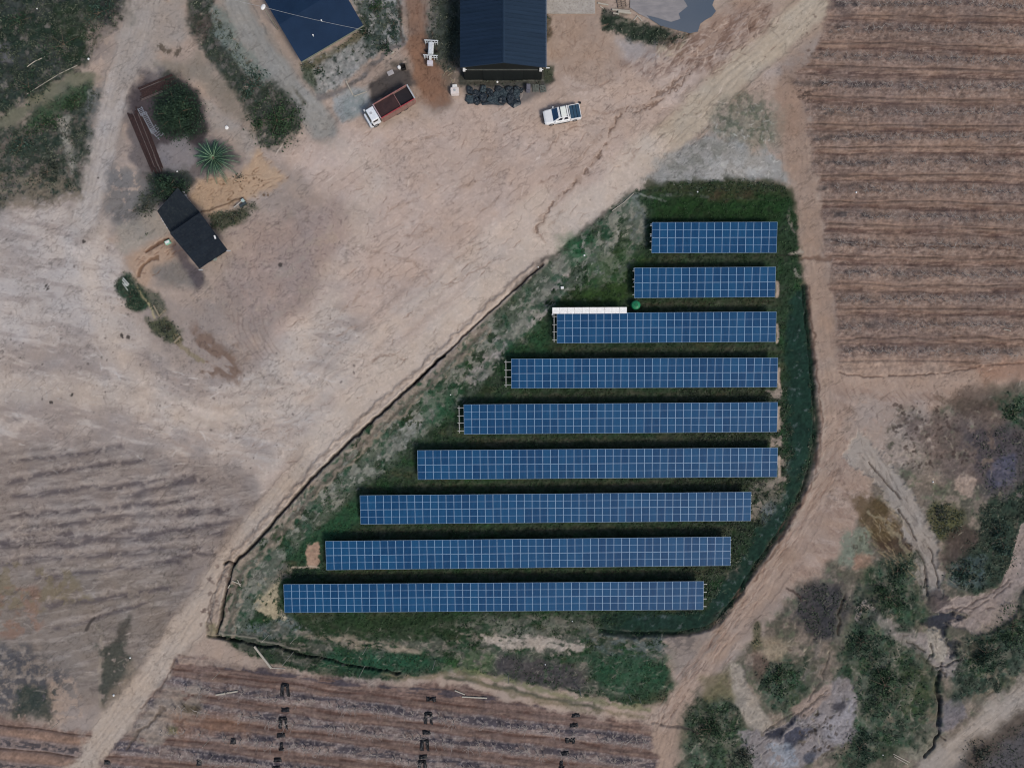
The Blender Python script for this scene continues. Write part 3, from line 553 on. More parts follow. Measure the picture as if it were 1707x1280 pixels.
for P_, c_ in [([(930, 400), (975, 385), (985, 425), (950, 440)], (34, 92, 58)), ([(985, 440), (1050, 405), (1075, 440), (1040, 500), (960, 505)], (48, 74, 34)), ([(850, 580), (905, 545), (920, 590), (850, 600)], (32, 70, 42)), ([(700, 650), (770, 640), (760, 700), (710, 710)], (36, 78, 52)), ([(540, 870), (600, 835), (596, 870), (545, 900)], (38, 78, 50)), ([(1090, 330), (1320, 325), (1322, 366), (1090, 366)], (32, 62, 30)), ([(560, 1085), (720, 1095), (700, 1122), (540, 1105)], (34, 78, 56)), ([(985, 1090), (1110, 1095), (1118, 1150), (1010, 1150)], (36, 74, 52)), ([(760, 1090), (830, 1085), (820, 1120), (740, 1115)], (52, 82, 44))]:
    poly(P_, c_, op=.5, soft=14, wob=14, cover=.66, psc=12)
EB = [(1322, 495), (1340, 480), (1349, 560), (1356, 660), (1352, 745), (1326, 835), (1280, 912), (1205, 1028), (1180, 1044), (1100, 1054), (1010, 1050), (1060, 1028), (1170, 1022), (1225, 950), (1262, 885), (1305, 830), (1322, 760), (1316, 660), (1312, 560)]
poly(EB, (27, 50, 42), op=.9, soft=6, wob=8, scale=14, weed=-.75); poly(EB, (92, 104, 104), op=.55, soft=5, cover=.16, psc=9); poly(EB, (22, 40, 34), op=.6, soft=5, cover=.4, psc=14)
# ---- the open drain and its banks
DR = [(1012, 362), (960, 400), (905, 440), (850, 490), (800, 535), (740, 592), (680, 648), (620, 702), (560, 758), (510, 808), (460, 865), (415, 915), (388, 942), (376, 990), (362, 1056)]
Zb = [(1045, 322), (980, 372), (890, 440), (800, 522), (700, 613), (620, 682), (545, 752), (480, 828), (420, 892), (385, 932), (365, 985), (350, 1058)]
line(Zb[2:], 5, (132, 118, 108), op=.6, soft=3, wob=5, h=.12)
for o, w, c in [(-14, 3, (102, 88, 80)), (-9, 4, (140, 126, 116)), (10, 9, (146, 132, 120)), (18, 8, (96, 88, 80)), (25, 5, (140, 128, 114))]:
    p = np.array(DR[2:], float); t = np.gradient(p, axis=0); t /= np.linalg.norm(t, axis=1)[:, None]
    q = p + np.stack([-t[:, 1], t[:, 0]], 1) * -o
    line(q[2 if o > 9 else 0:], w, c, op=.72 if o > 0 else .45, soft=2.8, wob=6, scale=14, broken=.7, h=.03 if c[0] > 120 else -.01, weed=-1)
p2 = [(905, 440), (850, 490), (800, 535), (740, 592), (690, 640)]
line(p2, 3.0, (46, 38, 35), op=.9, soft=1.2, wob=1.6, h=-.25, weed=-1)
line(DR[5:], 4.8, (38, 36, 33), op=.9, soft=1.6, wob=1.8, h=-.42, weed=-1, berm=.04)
line([(388, 942), (380, 936), (374, 940)], 4, (40, 36, 34), op=.9, h=-.4)
line([(362, 1056), (352, 1035), (346, 1020)], 2, (60, 54, 48), op=.8, h=-.1)
poly([(345, 1040), (362, 1040), (362, 1062), (346, 1064)], (118, 110, 84), op=.7, soft=4, wob=5)
line([(345, 1060), (362, 1063), (400, 1070)], 4, (48, 50, 38), op=.85, h=-.25)
line([(362, 1060), (410, 1070), (470, 1082), (540, 1098), (610, 1112), (665, 1122)], 3.4, (26, 34, 32), op=.85, soft=1.5, wob=3, h=-.45, broken=.9)
line([(366, 1054), (410, 1062), (470, 1074), (500, 1080)], 3.4, (128, 124, 112), op=.75, soft=1.5, wob=3, h=.12, weed=-1)
for k in range(26):   # clods and scrape marks on the west bank
    x = 340 + rng.uniform(0, 45); y = rng.uniform(935, 1050); x = x + (1000 - y) * .25
    specks([(x - 1, y - 1), (x + 1, y - 1), (x + 1, y + 1), (x - 1, y + 1)], (98, 84, 78), 1, 2, 4.5, .6)
line([(388, 935), (368, 965), (350, 1010), (342, 1050)], 2.4, (84, 70, 64), op=.7, wob=5, broken=.8, h=-.08)
# east drain with lush edge
ED = [(1340, 478), (1346, 530), (1352, 590), (1357, 650), (1361, 715), (1352, 780), (1328, 842), (1290, 905), (1248, 965), (1210, 1022), (1184, 1045), (1130, 1056), (1060, 1058), (1000, 1052)]
line(ED, 8, (18, 38, 30), op=.9, soft=3, wob=3, h=-.30, weed=.2)
line([(x - 3, y - 2) for x, y in ED], 3, (12, 27, 23), op=.8, soft=1.5, wob=2, h=-.18)
line([(x + 8, y + 2) for x, y in ED[:9]], 4, (84, 66, 58), op=.75, soft=2, wob=4, broken=.85)
line([(x + 12, y + 4) for x, y in ED[3:10]], 3, (156, 144, 132), op=.6, soft=2, wob=5, broken=.6)

# ================================================================== south-east gullies
WILD = [(1500, 690), (1560, 680), (1640, 660), (1707, 640), (2300, 640), (2300, 1000), (1830, 1040), (1707, 1130), (1640, 1180), (1560, 1240), (1500, 1300), (1420, 1400), (1150, 1400), (1140, 1300), (1150, 1210), (1185, 1150), (1250, 1070), (1320, 990), (1400, 930), (1440, 860), (1470, 760)]
poly(WILD, (106, 98, 89), soft=10, wob=16, scale=36, cls=3, weed=.2)
poly(WILD, (132, 120, 109), op=.8, soft=12, cover=.45, psc=20); poly(WILD, (70, 72, 62), op=.75, soft=12, cover=.42, psc=24); poly(WILD, (92, 98, 80), op=.6, soft=12, cover=.3, psc=10)
poly([(1430, 660), (1540, 680), (1560, 740), (1480, 800), (1430, 780), (1410, 720)], (150, 138, 130), op=.75, soft=14, wob=16, cover=.75, psc=14)
poly([(1500, 700), (1700, 660), (1720, 760), (1640, 820), (1560, 790)], (92, 80, 76), op=.75, soft=16, wob=16, cover=.75, psc=12)
specks([(1480, 670), (1640, 670), (1640, 780), (1500, 780)], (62, 52, 48), 130, 1, 4, .7, weed=.3)
poly([(1560, 660), (1690, 640), (1690, 690), (1600, 700)], (78, 66, 58), op=.7, soft=12, wob=12)
poly([(1600, 720), (1760, 700), (1760, 830), (1640, 830)], (64, 62, 68), op=.75, soft=16, wob=16, cover=.75, psc=14, weed=.4)
poly([(1650, 770), (1690, 760), (1690, 810), (1655, 815)], (78, 80, 96), op=.7, soft=6, wob=8)
poly([(1592, 800), (1612, 792), (1628, 800), (1626, 818), (1612, 830), (1596, 818)], (146, 130, 118), op=.9, soft=3, wob=6, scale=8)
poly([(1558, 830), (1610, 850), (1600, 890), (1560, 895), (1545, 860)], (74, 76, 46), op=.8, soft=8, wob=10, cover=.8, psc=12, weed=.8)
poly([(1420, 830), (1480, 830), (1500, 880), (1520, 920), (1470, 920), (1440, 880)], (84, 68, 44), op=.8, soft=8, wob=12, cover=.8, psc=14)
poly([(1460, 900), (1530, 890), (1540, 960), (1500, 960), (1470, 930)], (62, 50, 42), op=.85, soft=8, wob=8)
poly([(1405, 890), (1450, 880), (1455, 930), (1420, 950), (1390, 940)], (112, 118, 104), op=.85, soft=6, wob=10, cover=.75, psc=7); poly([(1425, 920), (1458, 925), (1450, 948), (1420, 950)], (140, 112, 96), op=.8, soft=5, wob=6)
poly([(1640, 840), (1720, 800), (1720, 900), (1690, 960), (1640, 985), (1600, 985), (1590, 940), (1620, 900)], (38, 56, 46), op=.9, soft=8, wob=12, weed=1, cover=.85, psc=18)
poly([(1590, 940), (1640, 920), (1640, 975), (1600, 985), (1580, 970)], (70, 84, 84), op=.7, soft=6, wob=8, cover=.6, psc=8)
poly([(1575, 880), (1640, 880), (1610, 930), (1572, 935)], (66, 56, 52), op=.8, soft=8, wob=8)
# pale wash from the north-west
poly([(1405, 760), (1430, 720), (1450, 730), (1480, 770), (1500, 800), (1530, 840), (1548, 875), (1565, 920), (1572, 960), (1570, 995), (1535, 995), (1528, 960), (1518, 915), (1500, 860), (1470, 815), (1435, 790)], (150, 143, 136), op=.9, soft=4, wob=9, scale=16, cls=0, weed=-1, h=-.2)
for pts in [[(1529, 918), (1540, 935), (1545, 965), (1546, 990)], [(1550, 915), (1558, 935), (1566, 980)], [(1500, 850), (1520, 880), (1530, 900)], [(1450, 770), (1475, 800), (1500, 830)], [(1546, 965), (1540, 980)]]:
    line(pts, 2.4, (58, 50, 46), op=.85, soft=1, wob=3, h=-.2)
streak([(1440, 740), (1500, 800), (1560, 900), (1570, 990), (1535, 990), (1500, 860), (1440, 790)], (112, 104, 98), 62, 4, 4, .45, .55)
line([(1452, 855), (1480, 880), (1510, 915), (1525, 950)], 6, (128, 118, 98), op=.7, broken=.7, wob=6); line([(1470, 830), (1500, 860), (1520, 890)], 4, (140, 130, 116), op=.7, broken=.7)
# curving sand bed on the right edge
poly([(1565, 1005), (1600, 995), (1650, 990), (1672, 970), (1688, 930), (1700, 880), (1730, 850), (1760, 880), (1720, 960), (1704, 1000), (1690, 1035), (1660, 1055), (1620, 1058), (1600, 1045), (1580, 1038), (1625, 1028), (1590, 1020), (1560, 1022)], (138, 126, 120), op=.95, soft=3, wob=5, scale=14, weed=-1, h=-.25)
for pts in [[(1580, 1018), (1620, 1008), (1660, 985), (1690, 965)], [(1590, 1022), (1640, 1008), (1690, 975)], [(1650, 985), (1670, 975), (1680, 955)], [(1640, 1020), (1660, 1015)]]:
    line(pts, 2.6, (84, 74, 70), op=.7, soft=1.2, wob=4, broken=.75, h=-.1)
poly([(1545, 990), (1560, 985), (1580, 995), (1590, 1005), (1570, 1015), (1550, 1025), (1545, 1010)], (74, 66, 66), op=.85, soft=4, wob=7, h=.2)
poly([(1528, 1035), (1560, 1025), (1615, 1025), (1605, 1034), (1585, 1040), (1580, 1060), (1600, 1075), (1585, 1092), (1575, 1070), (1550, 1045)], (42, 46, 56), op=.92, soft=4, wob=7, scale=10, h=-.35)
poly([(1455, 1015), (1480, 1030), (1505, 1040), (1540, 1055), (1570, 1065), (1580, 1085), (1610, 1090), (1612, 1115), (1590, 1130), (1565, 1128), (1545, 1100), (1510, 1075), (1475, 1060), (1462, 1040)], (140, 132, 128), op=.92, soft=3, wob=7, scale=12, weed=-1)
poly([(1545, 1048), (1562, 1046), (1585, 1085), (1570, 1105), (1550, 1090)], (152, 146, 136), op=.9, soft=3, wob=6)
for pts in [[(1540, 1095), (1556, 1112), (1580, 1108), (1600, 1100)], [(1550, 1075), (1552, 1092), (1545, 1100)], [(1510, 1070), (1540, 1085)], [(1555, 1112), (1562, 1140), (1566, 1165), (1565, 1210)], [(1570, 1105), (1576, 1128)]]:
    line(pts, 2.8, (70, 64, 60), op=.8, soft=1.2, wob=4, h=-.2)
line([(1566, 1120), (1562, 1150), (1568, 1175), (1565, 1210)], 6, (30, 30, 30), op=.85, soft=2, wob=3, h=-.4)
line([(1566, 1214), (1566, 1222), (1559, 1232), (1556, 1245), (1541, 1260)], 4, (36, 30, 26), op=.92, soft=1.2, wob=2, h=-.4); line([(1566, 1224), (1572, 1230), (1577, 1233)], 2.4, (40, 34, 30), op=.9, h=-.2)
poly([(1540, 1140), (1560, 1130), (1565, 1200), (1550, 1200)], (110, 104, 84), op=.8, soft=5, wob=6, cover=.75, psc=7)
poly([(1570, 1170), (1600, 1155), (1612, 1195), (1590, 1215), (1568, 1220)], (104, 100, 104), op=.85, soft=5, wob=7); poly([(1500, 1250), (1540, 1220), (1565, 1215), (1545, 1255), (1520, 1275)], (122, 118, 104), op=.85, soft=6, wob=8, cover=.75, psc=9)
line([(1620, 1165), (1660, 1150), (1690, 1125), (1707, 1105)], 5, (128, 118, 102), op=.75, wob=4, broken=.85); line([(1645, 1160), (1690, 1130)], 2, (70, 62, 52), op=.7)
# greens of the gullies
_GULLY = [([(1450, 950), (1468, 945), (1490, 965), (1520, 990), (1540, 1015), (1530, 1035), (1510, 1045), (1480, 1028), (1460, 1000), (1440, 985)], (36, 54, 42)),
              ([(1480, 930), (1520, 930), (1528, 960), (1530, 990), (1500, 975), (1480, 950)], (40, 56, 44)),
              ([(1425, 1030), (1450, 1020), (1475, 1062), (1520, 1085), (1545, 1110), (1555, 1150), (1550, 1210), (1520, 1240), (1470, 1260), (1430, 1290), (1400, 1300), (1395, 1260), (1420, 1200), (1420, 1150), (1400, 1130), (1410, 1080)], (38, 56, 44)),
              ([(1265, 1120), (1310, 1095), (1335, 1110), (1345, 1150), (1330, 1180), (1290, 1180), (1270, 1155)], (38, 56, 44)),
              ([(1140, 1210), (1170, 1165), (1215, 1165), (1240, 1200), (1260, 1250), (1280, 1300), (1140, 1310)], (42, 56, 44)),
              ([(1600, 1080), (1640, 1060), (1690, 1040), (1707, 1000), (1760, 980), (1760, 1080), (1690, 1130), (1640, 1160), (1600, 1165), (1590, 1130)], (36, 52, 44)),
              ([(1425, 1000), (1440, 985), (1455, 1010), (1450, 1050), (1430, 1040)], (54, 58, 56)), ([(1670, 665), (1760, 650), (1760, 710), (1690, 705)], (40, 62, 48))]
for P_, c in _GULLY:
    poly(P_, (92, 92, 78), op=.65, soft=30, wob=24, scale=26, weed=.25)
for P_, c in _GULLY:
    poly(P_, c, op=.9, soft=16, wob=24, scale=14, weed=.55, cover=.66, psc=15, psoft=.12)
    poly(P_, (40, 66, 40), op=.6, soft=16, cover=.45, psc=30); poly(P_, (72, 82, 72), op=.7, soft=14, cover=.42, psc=10, psoft=.07); poly(P_, (104, 106, 94), op=.6, soft=14, cover=.24, psc=6, psoft=.06)
    poly(P_, tuple(v * 1.45 for v in c), op=.6, cover=.36, psc=9); poly(P_, tuple(v * .7 for v in c), op=.6, cover=.4, psc=14)
poly([(1490, 1120), (1540, 1110), (1550, 1150), (1530, 1190), (1500, 1190)], (50, 66, 38), op=.6, soft=12, cover=.7, psc=20)
poly([(1330, 985), (1360, 970), (1400, 975), (1420, 1010), (1405, 1050), (1360, 1075), (1335, 1055), (1325, 1020)], (52, 52, 56), op=.9, soft=10, wob=10, weed=.5)
poly([(1590, 1270), (1660, 1225), (1707, 1195), (1800, 1180), (1800, 1400), (1560, 1400)], (70, 70, 74), op=.9, soft=14, wob=12, weed=.4); poly([(1600, 1250), (1670, 1200), (1720, 1175), (1740, 1190), (1660, 1250), (1610, 1300)], (76, 66, 56), op=.7, soft=10, wob=8)
for pts in [[(1420, 1110), (1440, 1140), (1436, 1180), (1450, 1215)], [(1500, 1075), (1492, 1110), (1505, 1150), (1498, 1190)], [(1400, 1150), (1425, 1165), (1432, 1200)], [(1530, 1130), (1515, 1165), (1520, 1210), (1500, 1240)], [(1150, 1250), (1185, 1235), (1215, 1240), (1240, 1225)], [(1170, 1190), (1200, 1205), (1210, 1240)], [(1640, 1075), (1670, 1085), (1665, 1110)], [(1610, 1120), (1640, 1105), (1690, 1090)], [(1460, 960), (1485, 985), (1520, 1010)], [(1285, 1120), (1305, 1135), (1315, 1165)]]:
    line(pts, 9, (96, 98, 86), op=.6, soft=6, wob=9, scale=12, broken=.6, weed=-1); line(pts, 3, (140, 134, 122), op=.6, soft=2, wob=7, scale=9, broken=.5, weed=-1)
# mid pale gullies
poly([(1215, 1100), (1235, 1110), (1248, 1140), (1270, 1180), (1288, 1210), (1275, 1222), (1250, 1215), (1232, 1180), (1220, 1150)], (144, 136, 126), op=.92, soft=4, wob=6, weed=-1, h=-.1)
poly([(1232, 1225), (1262, 1220), (1290, 1222), (1330, 1190), (1370, 1160), (1395, 1130), (1420, 1140), (1428, 1180), (1420, 1235), (1390, 1245), (1350, 1270), (1300, 1300), (1262, 1290), (1250, 1260)], (128, 122, 122), op=.9, soft=4, wob=9, scale=14, cover=.85, psc=12, weed=-1)
poly([(1320, 1180), (1375, 1138), (1390, 1140), (1385, 1160), (1345, 1195), (1325, 1195)], (142, 126, 116), op=.9, soft=3, wob=5, weed=-1)
poly([(1385, 1200), (1420, 1165), (1426, 1190), (1415, 1235), (1385, 1240), (1370, 1220)], (138, 134, 136), op=.9, soft=4, wob=7, weed=-1)
poly([(1275, 1225), (1320, 1200), (1330, 1190), (1325, 1205), (1300, 1235)], (36, 40, 52), op=.92, soft=3, wob=5, h=-.35); poly([(1310, 1225), (1350, 1205), (1360, 1215), (1330, 1235), (1310, 1245)], (50, 56, 72), op=.85, soft=4, wob=7, h=-.2); poly([(1335, 1265), (1360, 1245), (1365, 1260), (1345, 1275)], (52, 60, 74), op=.8, soft=4, wob=6)  # gully shadows painted in dark blue-grey, partly over real dips
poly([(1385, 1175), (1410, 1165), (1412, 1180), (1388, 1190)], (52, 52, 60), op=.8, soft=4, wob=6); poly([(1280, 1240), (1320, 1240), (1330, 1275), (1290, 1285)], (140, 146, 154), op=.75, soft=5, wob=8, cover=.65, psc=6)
specks([(1340, 1190), (1400, 1190), (1390, 1260), (1330, 1250)], (70, 62, 56), 60, 1, 3.5, .75, h=-.05)
for pts in [[(1330, 1192), (1355, 1170), (1380, 1150)], [(1275, 1220), (1310, 1195), (1325, 1188)], [(1345, 1170), (1370, 1130), (1380, 1105), (1385, 1080)]]:
    line(pts, 2.4, (80, 72, 66), op=.7, wob=3, h=-.1)
line([(1420, 960), (1405, 1000), (1400, 1040), (1395, 1060), (1400, 1075)], 12, (92, 88, 80), op=.75, soft=4, wob=6, broken=.85); line([(1412, 990), (1402, 1020), (1398, 1055)], 4, (50, 44, 38), op=.8, wob=4, broken=.8, h=-.2)
line([(1442, 1005), (1425, 1030), (1430, 1012), (1452, 1014)], 7, (136, 128, 122), op=.85, wob=5)
line([(1365, 1080), (1350, 1110), (1340, 1130), (1370, 1110)], 6, (112, 106, 100), op=.6, broken=.7, wob=6)
line([(1277, 1068), (1300, 1074), (1318, 1084)], 3, (70, 58, 52), op=.8, wob=3, broken=.8); line([(1310, 980), (1320, 985), (1332, 992), (1338, 1000)], 4, (66, 54, 50), op=.85, wob=4)
poly([(1255, 1040), (1268, 1035), (1270, 1075), (1258, 1090), (1252, 1070)], (84, 82, 60), op=.8, soft=5, wob=6, weed=.5); poly([(1275, 1065), (1330, 1070), (1300, 1105), (1272, 1090)], (142, 130, 112), op=.75, soft=7, wob=8)
poly([(1170, 1130), (1215, 1115), (1225, 1160), (1180, 1165)], (104, 98, 74), op=.7, soft=9, wob=9); poly([(1255, 1085), (1270, 1090), (1280, 1115), (1262, 1135), (1250, 1110)], (92, 76, 68), op=.75, soft=6, wob=6)
line([(1085, 1205), (1110, 1210), (1140, 1214), (1165, 1220)], 4, (72, 66, 64), op=.8, wob=3, h=-.12)
RD2 = [(1390, 700), (1400, 800), (1330, 900), (1260, 1000), (1200, 1080), (1150, 1160), (1110, 1220), (1085, 1215), (1130, 1130), (1190, 1050), (1270, 950), (1330, 870), (1365, 790)]
streak(RD2, (168, 150, 138), -52, 6, 5, .45, .5); streak(RD2, (120, 98, 86), -55, 5, 5, .4, .55)
for k in range(60):
    t = rng.random(); x = 1390 - 290 * t + rng.normal(0, 10); y = 800 + 400 * t + rng.normal(0, 12)
    line([(x, y), (x - 6, y + 8), (x - 14, y + 20)], 1.8, (116, 94, 82), op=.5, soft=1.2, wob=3, h=-.05, taper=True)

# ---- fine marks
scratches(YARD, 420, -36, 22, 5, 26, .9, 1.8, (118, 98, 87), .55, h=-.02)
scratches(YARD, 260, -38, 25, 6, 30, 1, 2.4, (190, 177, 166), .5)
scratches([(380, 380), (560, 330), (600, 420), (520, 520), (420, 570), (360, 520), (350, 430)], 420, -30, 50, 4, 14, .8, 1.8, (98, 82, 80), .55)
scratches([(380, 380), (560, 330), (600, 420), (520, 520), (420, 570), (360, 520), (350, 430)], 300, -30, 35, 4, 12, .7, 1.3, (160, 144, 136), .5)
scratches(LEFT, 420, 5, 50, 5, 22, .9, 1.9, (112, 104, 101), .5); scratches(LEFT, 260, 10, 40, 6, 28, 1, 2.4, (186, 181, 177), .45)
scratches(HARR, 420, -8, 22, 6, 26, .8, 1.6, (94, 85, 82), .5); scratches(HARR, 420, -8, 22, 6, 24, .8, 1.6, (160, 150, 142), .45)
scratches(RD2, 300, -55, 14, 8, 30, .9, 2, (116, 96, 84), .6); scratches(RD2, 220, -55, 14, 8, 30, 1, 2.2, (178, 162, 148), .5)
scratches(RS, 380, 35, 60, 4, 14, .8, 1.7, (106, 90, 82), .6); scratches(RS, 260, 35, 60, 4, 14, .8, 1.8, (176, 162, 152), .5)
scratches(WILD, 1100, -55, 70, 4, 16, .8, 1.8, (58, 56, 50), .6); scratches(WILD, 900, -55, 60, 4, 18, .8, 1.8, (146, 138, 122), .55)
scratches([(1405, 760), (1450, 730), (1500, 800), (1548, 875), (1572, 990), (1535, 995), (1518, 915), (1470, 815)], 200, 62, 16, 6, 26, .8, 1.8, (92, 84, 78), .65, h=-.04)
scratches([(1232, 1225), (1330, 1190), (1395, 1130), (1428, 1180), (1420, 1240), (1300, 1300), (1250, 1270)], 260, -40, 30, 5, 20, .8, 2, (70, 68, 70), .65, h=-.05); scratches([(1232, 1225), (1330, 1190), (1395, 1130), (1428, 1180), (1420, 1240), (1300, 1300), (1250, 1270)], 120, -40, 30, 4, 14, .7, 1.4, (156, 152, 152), .4)
scratches([(1565, 1005), (1650, 990), (1700, 880), (1720, 960), (1690, 1035), (1620, 1058)], 110, -35, 18, 6, 28, .8, 1.8, (94, 84, 80), .6)
scratches([(1455, 1015), (1540, 1055), (1610, 1090), (1612, 1120), (1565, 1128), (1510, 1075)], 110, 35, 30, 5, 20, .8, 1.8, (84, 78, 74), .65, h=-.04)
scratches([(1430, 860), (1480, 830), (1540, 960), (1500, 960), (1440, 900)], 160, 48, 10, 8, 30, .8, 1.6, (142, 126, 100), .6)
scratches(V1, 500, -30, 60, 4, 14, .8, 1.8, (104, 108, 98), .5); scratches(V2, 460, -40, 60, 4, 14, .8, 1.8, (122, 120, 110), .5); scratches(V3, 260, 50, 50, 4, 12, .8, 1.7, (112, 112, 102), .5)
scratches(PLOT, 900, -30, 70, 3, 10, .7, 1.5, (92, 104, 84), .45); scratches(SOUTH, 420, 8, 40, 3, 13, .7, 1.6, (136, 132, 120), .5)
scratches(EDGE, 420, -45, 40, 3, 12, .8, 1.8, (150, 148, 138), .55); scratches(EDGE, 300, -45, 40, 3, 12, .8, 1.8, (44, 56, 46), .6)
scratches([(1130, 60), (1280, 0), (1300, 40), (1200, 125), (1080, 135), (1040, 110)], 360, -40, 35, 5, 22, .8, 2, (96, 78, 70), .65, h=-.03); scratches([(1130, 60), (1280, 0), (1300, 40), (1200, 125), (1080, 135), (1040, 110)], 240, -40, 35, 5, 22, .8, 2, (176, 160, 148), .5)
scratches([(330, 300), (400, 290), (430, 255), (480, 300), (380, 350), (318, 332)], 150, -22, 20, 4, 16, .8, 1.8, (112, 86, 66), .65, h=-.04); scratches([(210, 430), (250, 405), (285, 395), (300, 420), (245, 475)], 70, -35, 20, 4, 16, .8, 1.8, (104, 78, 62), .7, h=-.04)
scratches([(905, 20), (1005, 30), (1050, 110), (1000, 140), (925, 130)], 160, 80, 40, 5, 20, .8, 1.8, (124, 102, 88), .55); scratches([(680, 0), (715, 0), (750, 165), (700, 165)], 120, 80, 25, 5, 18, .8, 1.7, (92, 68, 56), .6)
scratches([(1195, 188), (1268, 160), (1295, 240), (1310, 300), (1100, 310), (1110, 262)], 380, -30, 70, 3, 13, .8, 1.7, (92, 94, 86), .55); scratches([(1195, 188), (1268, 160), (1295, 240), (1310, 300), (1100, 310), (1110, 262)], 240, -30, 70, 3, 13, .8, 1.7, (178, 176, 170), .5)

# generic fine weathering over everything
f1 = fbm(PX / 7, PY / 7, 4, 2001, .6); f2 = fbm(PX / 3.2, PY / 3.2, 2, 2002); f3 = fbm(PX / 55, PY / 55, 4, 2003)
sandy = (CLS <= 1).astype(np.float32); A1 = .42 - .32 * sandy; A2 = .34 - .24 * sandy
C *= (1 - A1 / 2 + A1 * f1)[..., None]; C *= (1 - A2 / 2 + A2 * f2)[..., None]; C *= (0.92 + 0.16 * f3)[..., None]
def ridged(x, y, o, seed): return 1 - np.abs(2 * fbm(x, y, o, seed, .55) - 1)
ca, sa = math.cos(R(-36)), math.sin(R(-36)); U, V = PX * ca + PY * sa, -PX * sa + PY * ca
r1 = sstep(.90, .985, ridged(U / 46, V / 15, 4, 2101)) * sstep(.40, .65, fbm(PX / 45, PY / 45, 3, 2102))
r2 = sstep(.90, .985, ridged(PX / 24, PY / 17, 4, 2103)) * sstep(.45, .7, fbm(PX / 60, PY / 60, 3, 2104))
C *= (1 - sandy * (.24 * r1 + .16 * r2))[..., None]
d1 = sstep(.70, .80, fbm(PX / 4.5, PY / 4.5, 3, 2105, .6)) * sstep(.42, .7, fbm(PX / 70, PY / 70, 3, 2106)); C *= (1 - .24 * d1 * sandy)[..., None]
l1 = sstep(.68, .80, fbm(PX / 6, PY / 5, 3, 2107, .6)); C *= (1 + .10 * l1 * sandy)[..., None]
Z -= (.012 * sandy * (r1 + r2)).astype(np.float32)
hue = (fbm(PX / 30, PY / 30, 4, 2004) - .5)
C[..., 0] *= 1 + .07 * hue; C[..., 2] *= 1 - .08 * hue
Z += ((.07 - .05 * sandy) * (f1 - .5) + (.04 - .03 * sandy) * (f2 - .5)).astype(np.float32) + (WEED * .10 * (f2 + f1 - 1)).astype(np.float32)
far = sstep(1850, 3200, np.maximum(np.abs(PX - CX), np.abs(PY - CY) * 1.3))
Z *= (1 - far)

def ground_z(px, py):
    i = np.clip(np.searchsorted(gx, px), 1, NX - 1); j = np.clip(np.searchsorted(gy, py), 1, NY - 1)
    return Z[j, i]
def weed_at(px, py):
    i = np.clip(np.searchsorted(gx, px), 1, NX - 1); j = np.clip(np.searchsorted(gy, py), 1, NY - 1)
    return WEED[j, i]
def W(px, py, z=0.0):
    """photo pixel of something at height z -> world point"""
    k = S * (H - z) / H
    return Vector(((px - CX) * k, (CY - py) * k, z))
def G(px, py, dz=0.0):
    return Vector(((px - CX) * S, (CY - py) * S, float(ground_z(px, py)) + dz))
# ================================================================== materials
def newmat(name):
    m = bpy.data.materials.new(name); m.use_nodes = True
    nt = m.node_tree; b = nt.nodes['Principled BSDF']
    return m, nt, b
def N(nt, t, **kw):
    n = nt.nodes.new(t)
    for k, v in kw.items():
        if k in n.inputs: n.inputs[k].default_value = v
        else: setattr(n, k, v)
    return n
def mathn(nt, op, a, b=None, c=None):
    n = nt.nodes.new('ShaderNodeMath'); n.operation = op
    for i, v in enumerate((a, b, c)):
        if v is None: continue
        if isinstance(v, (int, float)): n.inputs[i].default_value = v
        else: nt.links.new(v, n.inputs[i])
    return n.outputs[0]
def ramp(nt, fac, stops):
    r = nt.nodes.new('ShaderNodeValToRGB'); e = r.color_ramp.elements
    while len(e) > 1: e.remove(e[-1])
    e[0].position, e[0].color = stops[0][0], stops[0][1]
    for p, c in stops[1:]:
        k = e.new(p); k.color = c
    nt.links.new(fac, r.inputs[0]); return r.outputs[0]
def mixc(nt, fac, a, b, mode='MIX'):
    n = nt.nodes.new('ShaderNodeMix'); n.data_type = 'RGBA'; n.blend_type = mode
    for i, v in ((0, fac), (6, a), (7, b)):
        if isinstance(v, (int, float, tuple)): n.inputs[i].default_value = v
        else: nt.links.new(v, n.inputs[i])
    return n.outputs[2]
def mottled(name, c1, c2, scale=3.0, rough=.8, metal=0, bump=.0, bscale=40, c3=None, spec=.3, stretch=None, dirt=None):
    """two/three-tone procedural surface; colours as sRGB 0..255"""
    m, nt, b = newmat(name)
    tc = N(nt, 'ShaderNodeTexCoord'); src = tc.outputs['Object']
    if stretch:
        mp = N(nt, 'ShaderNodeMapping'); mp.inputs['Scale'].default_value = stretch
        nt.links.new(src, mp.inputs[0]); src = mp.outputs[0]
    no = N(nt, 'ShaderNodeTexNoise', Scale=scale, Detail=6, Roughness=.65); nt.links.new(src, no.inputs['Vector'])
    st = [(.32, L4(c1)), (.66, L4(c2))]
    if c3: st.append((.8, L4(c3)))
    col = ramp(nt, no.outputs['Fac'], st)
    if dirt:
        n2 = N(nt, 'ShaderNodeTexNoise', Scale=scale * 3.7, Detail=8, Roughness=.7); nt.links.new(tc.outputs['Object'], n2.inputs['Vector'])
        f = ramp(nt, n2.outputs['Fac'], [(.5, (0, 0, 0, 1)), (.72, (1, 1, 1, 1))])
        col = mixc(nt, f, col, L4(dirt))
    nt.links.new(col, b.inputs['Base Color'])
    b.inputs['Roughness'].default_value = rough; b.inputs['Metallic'].default_value = metal; b.inputs['Specular IOR Level'].default_value = spec
    if bump:
        n3 = N(nt, 'ShaderNodeTexNoise', Scale=bscale, Detail=4); nt.links.new(src, n3.inputs['Vector'])
        bp = N(nt, 'ShaderNodeBump', Strength=bump, Distance=.05); nt.links.new(n3.outputs['Fac'], bp.inputs['Height']); nt.links.new(bp.outputs[0], b.inputs['Normal'])
    return m
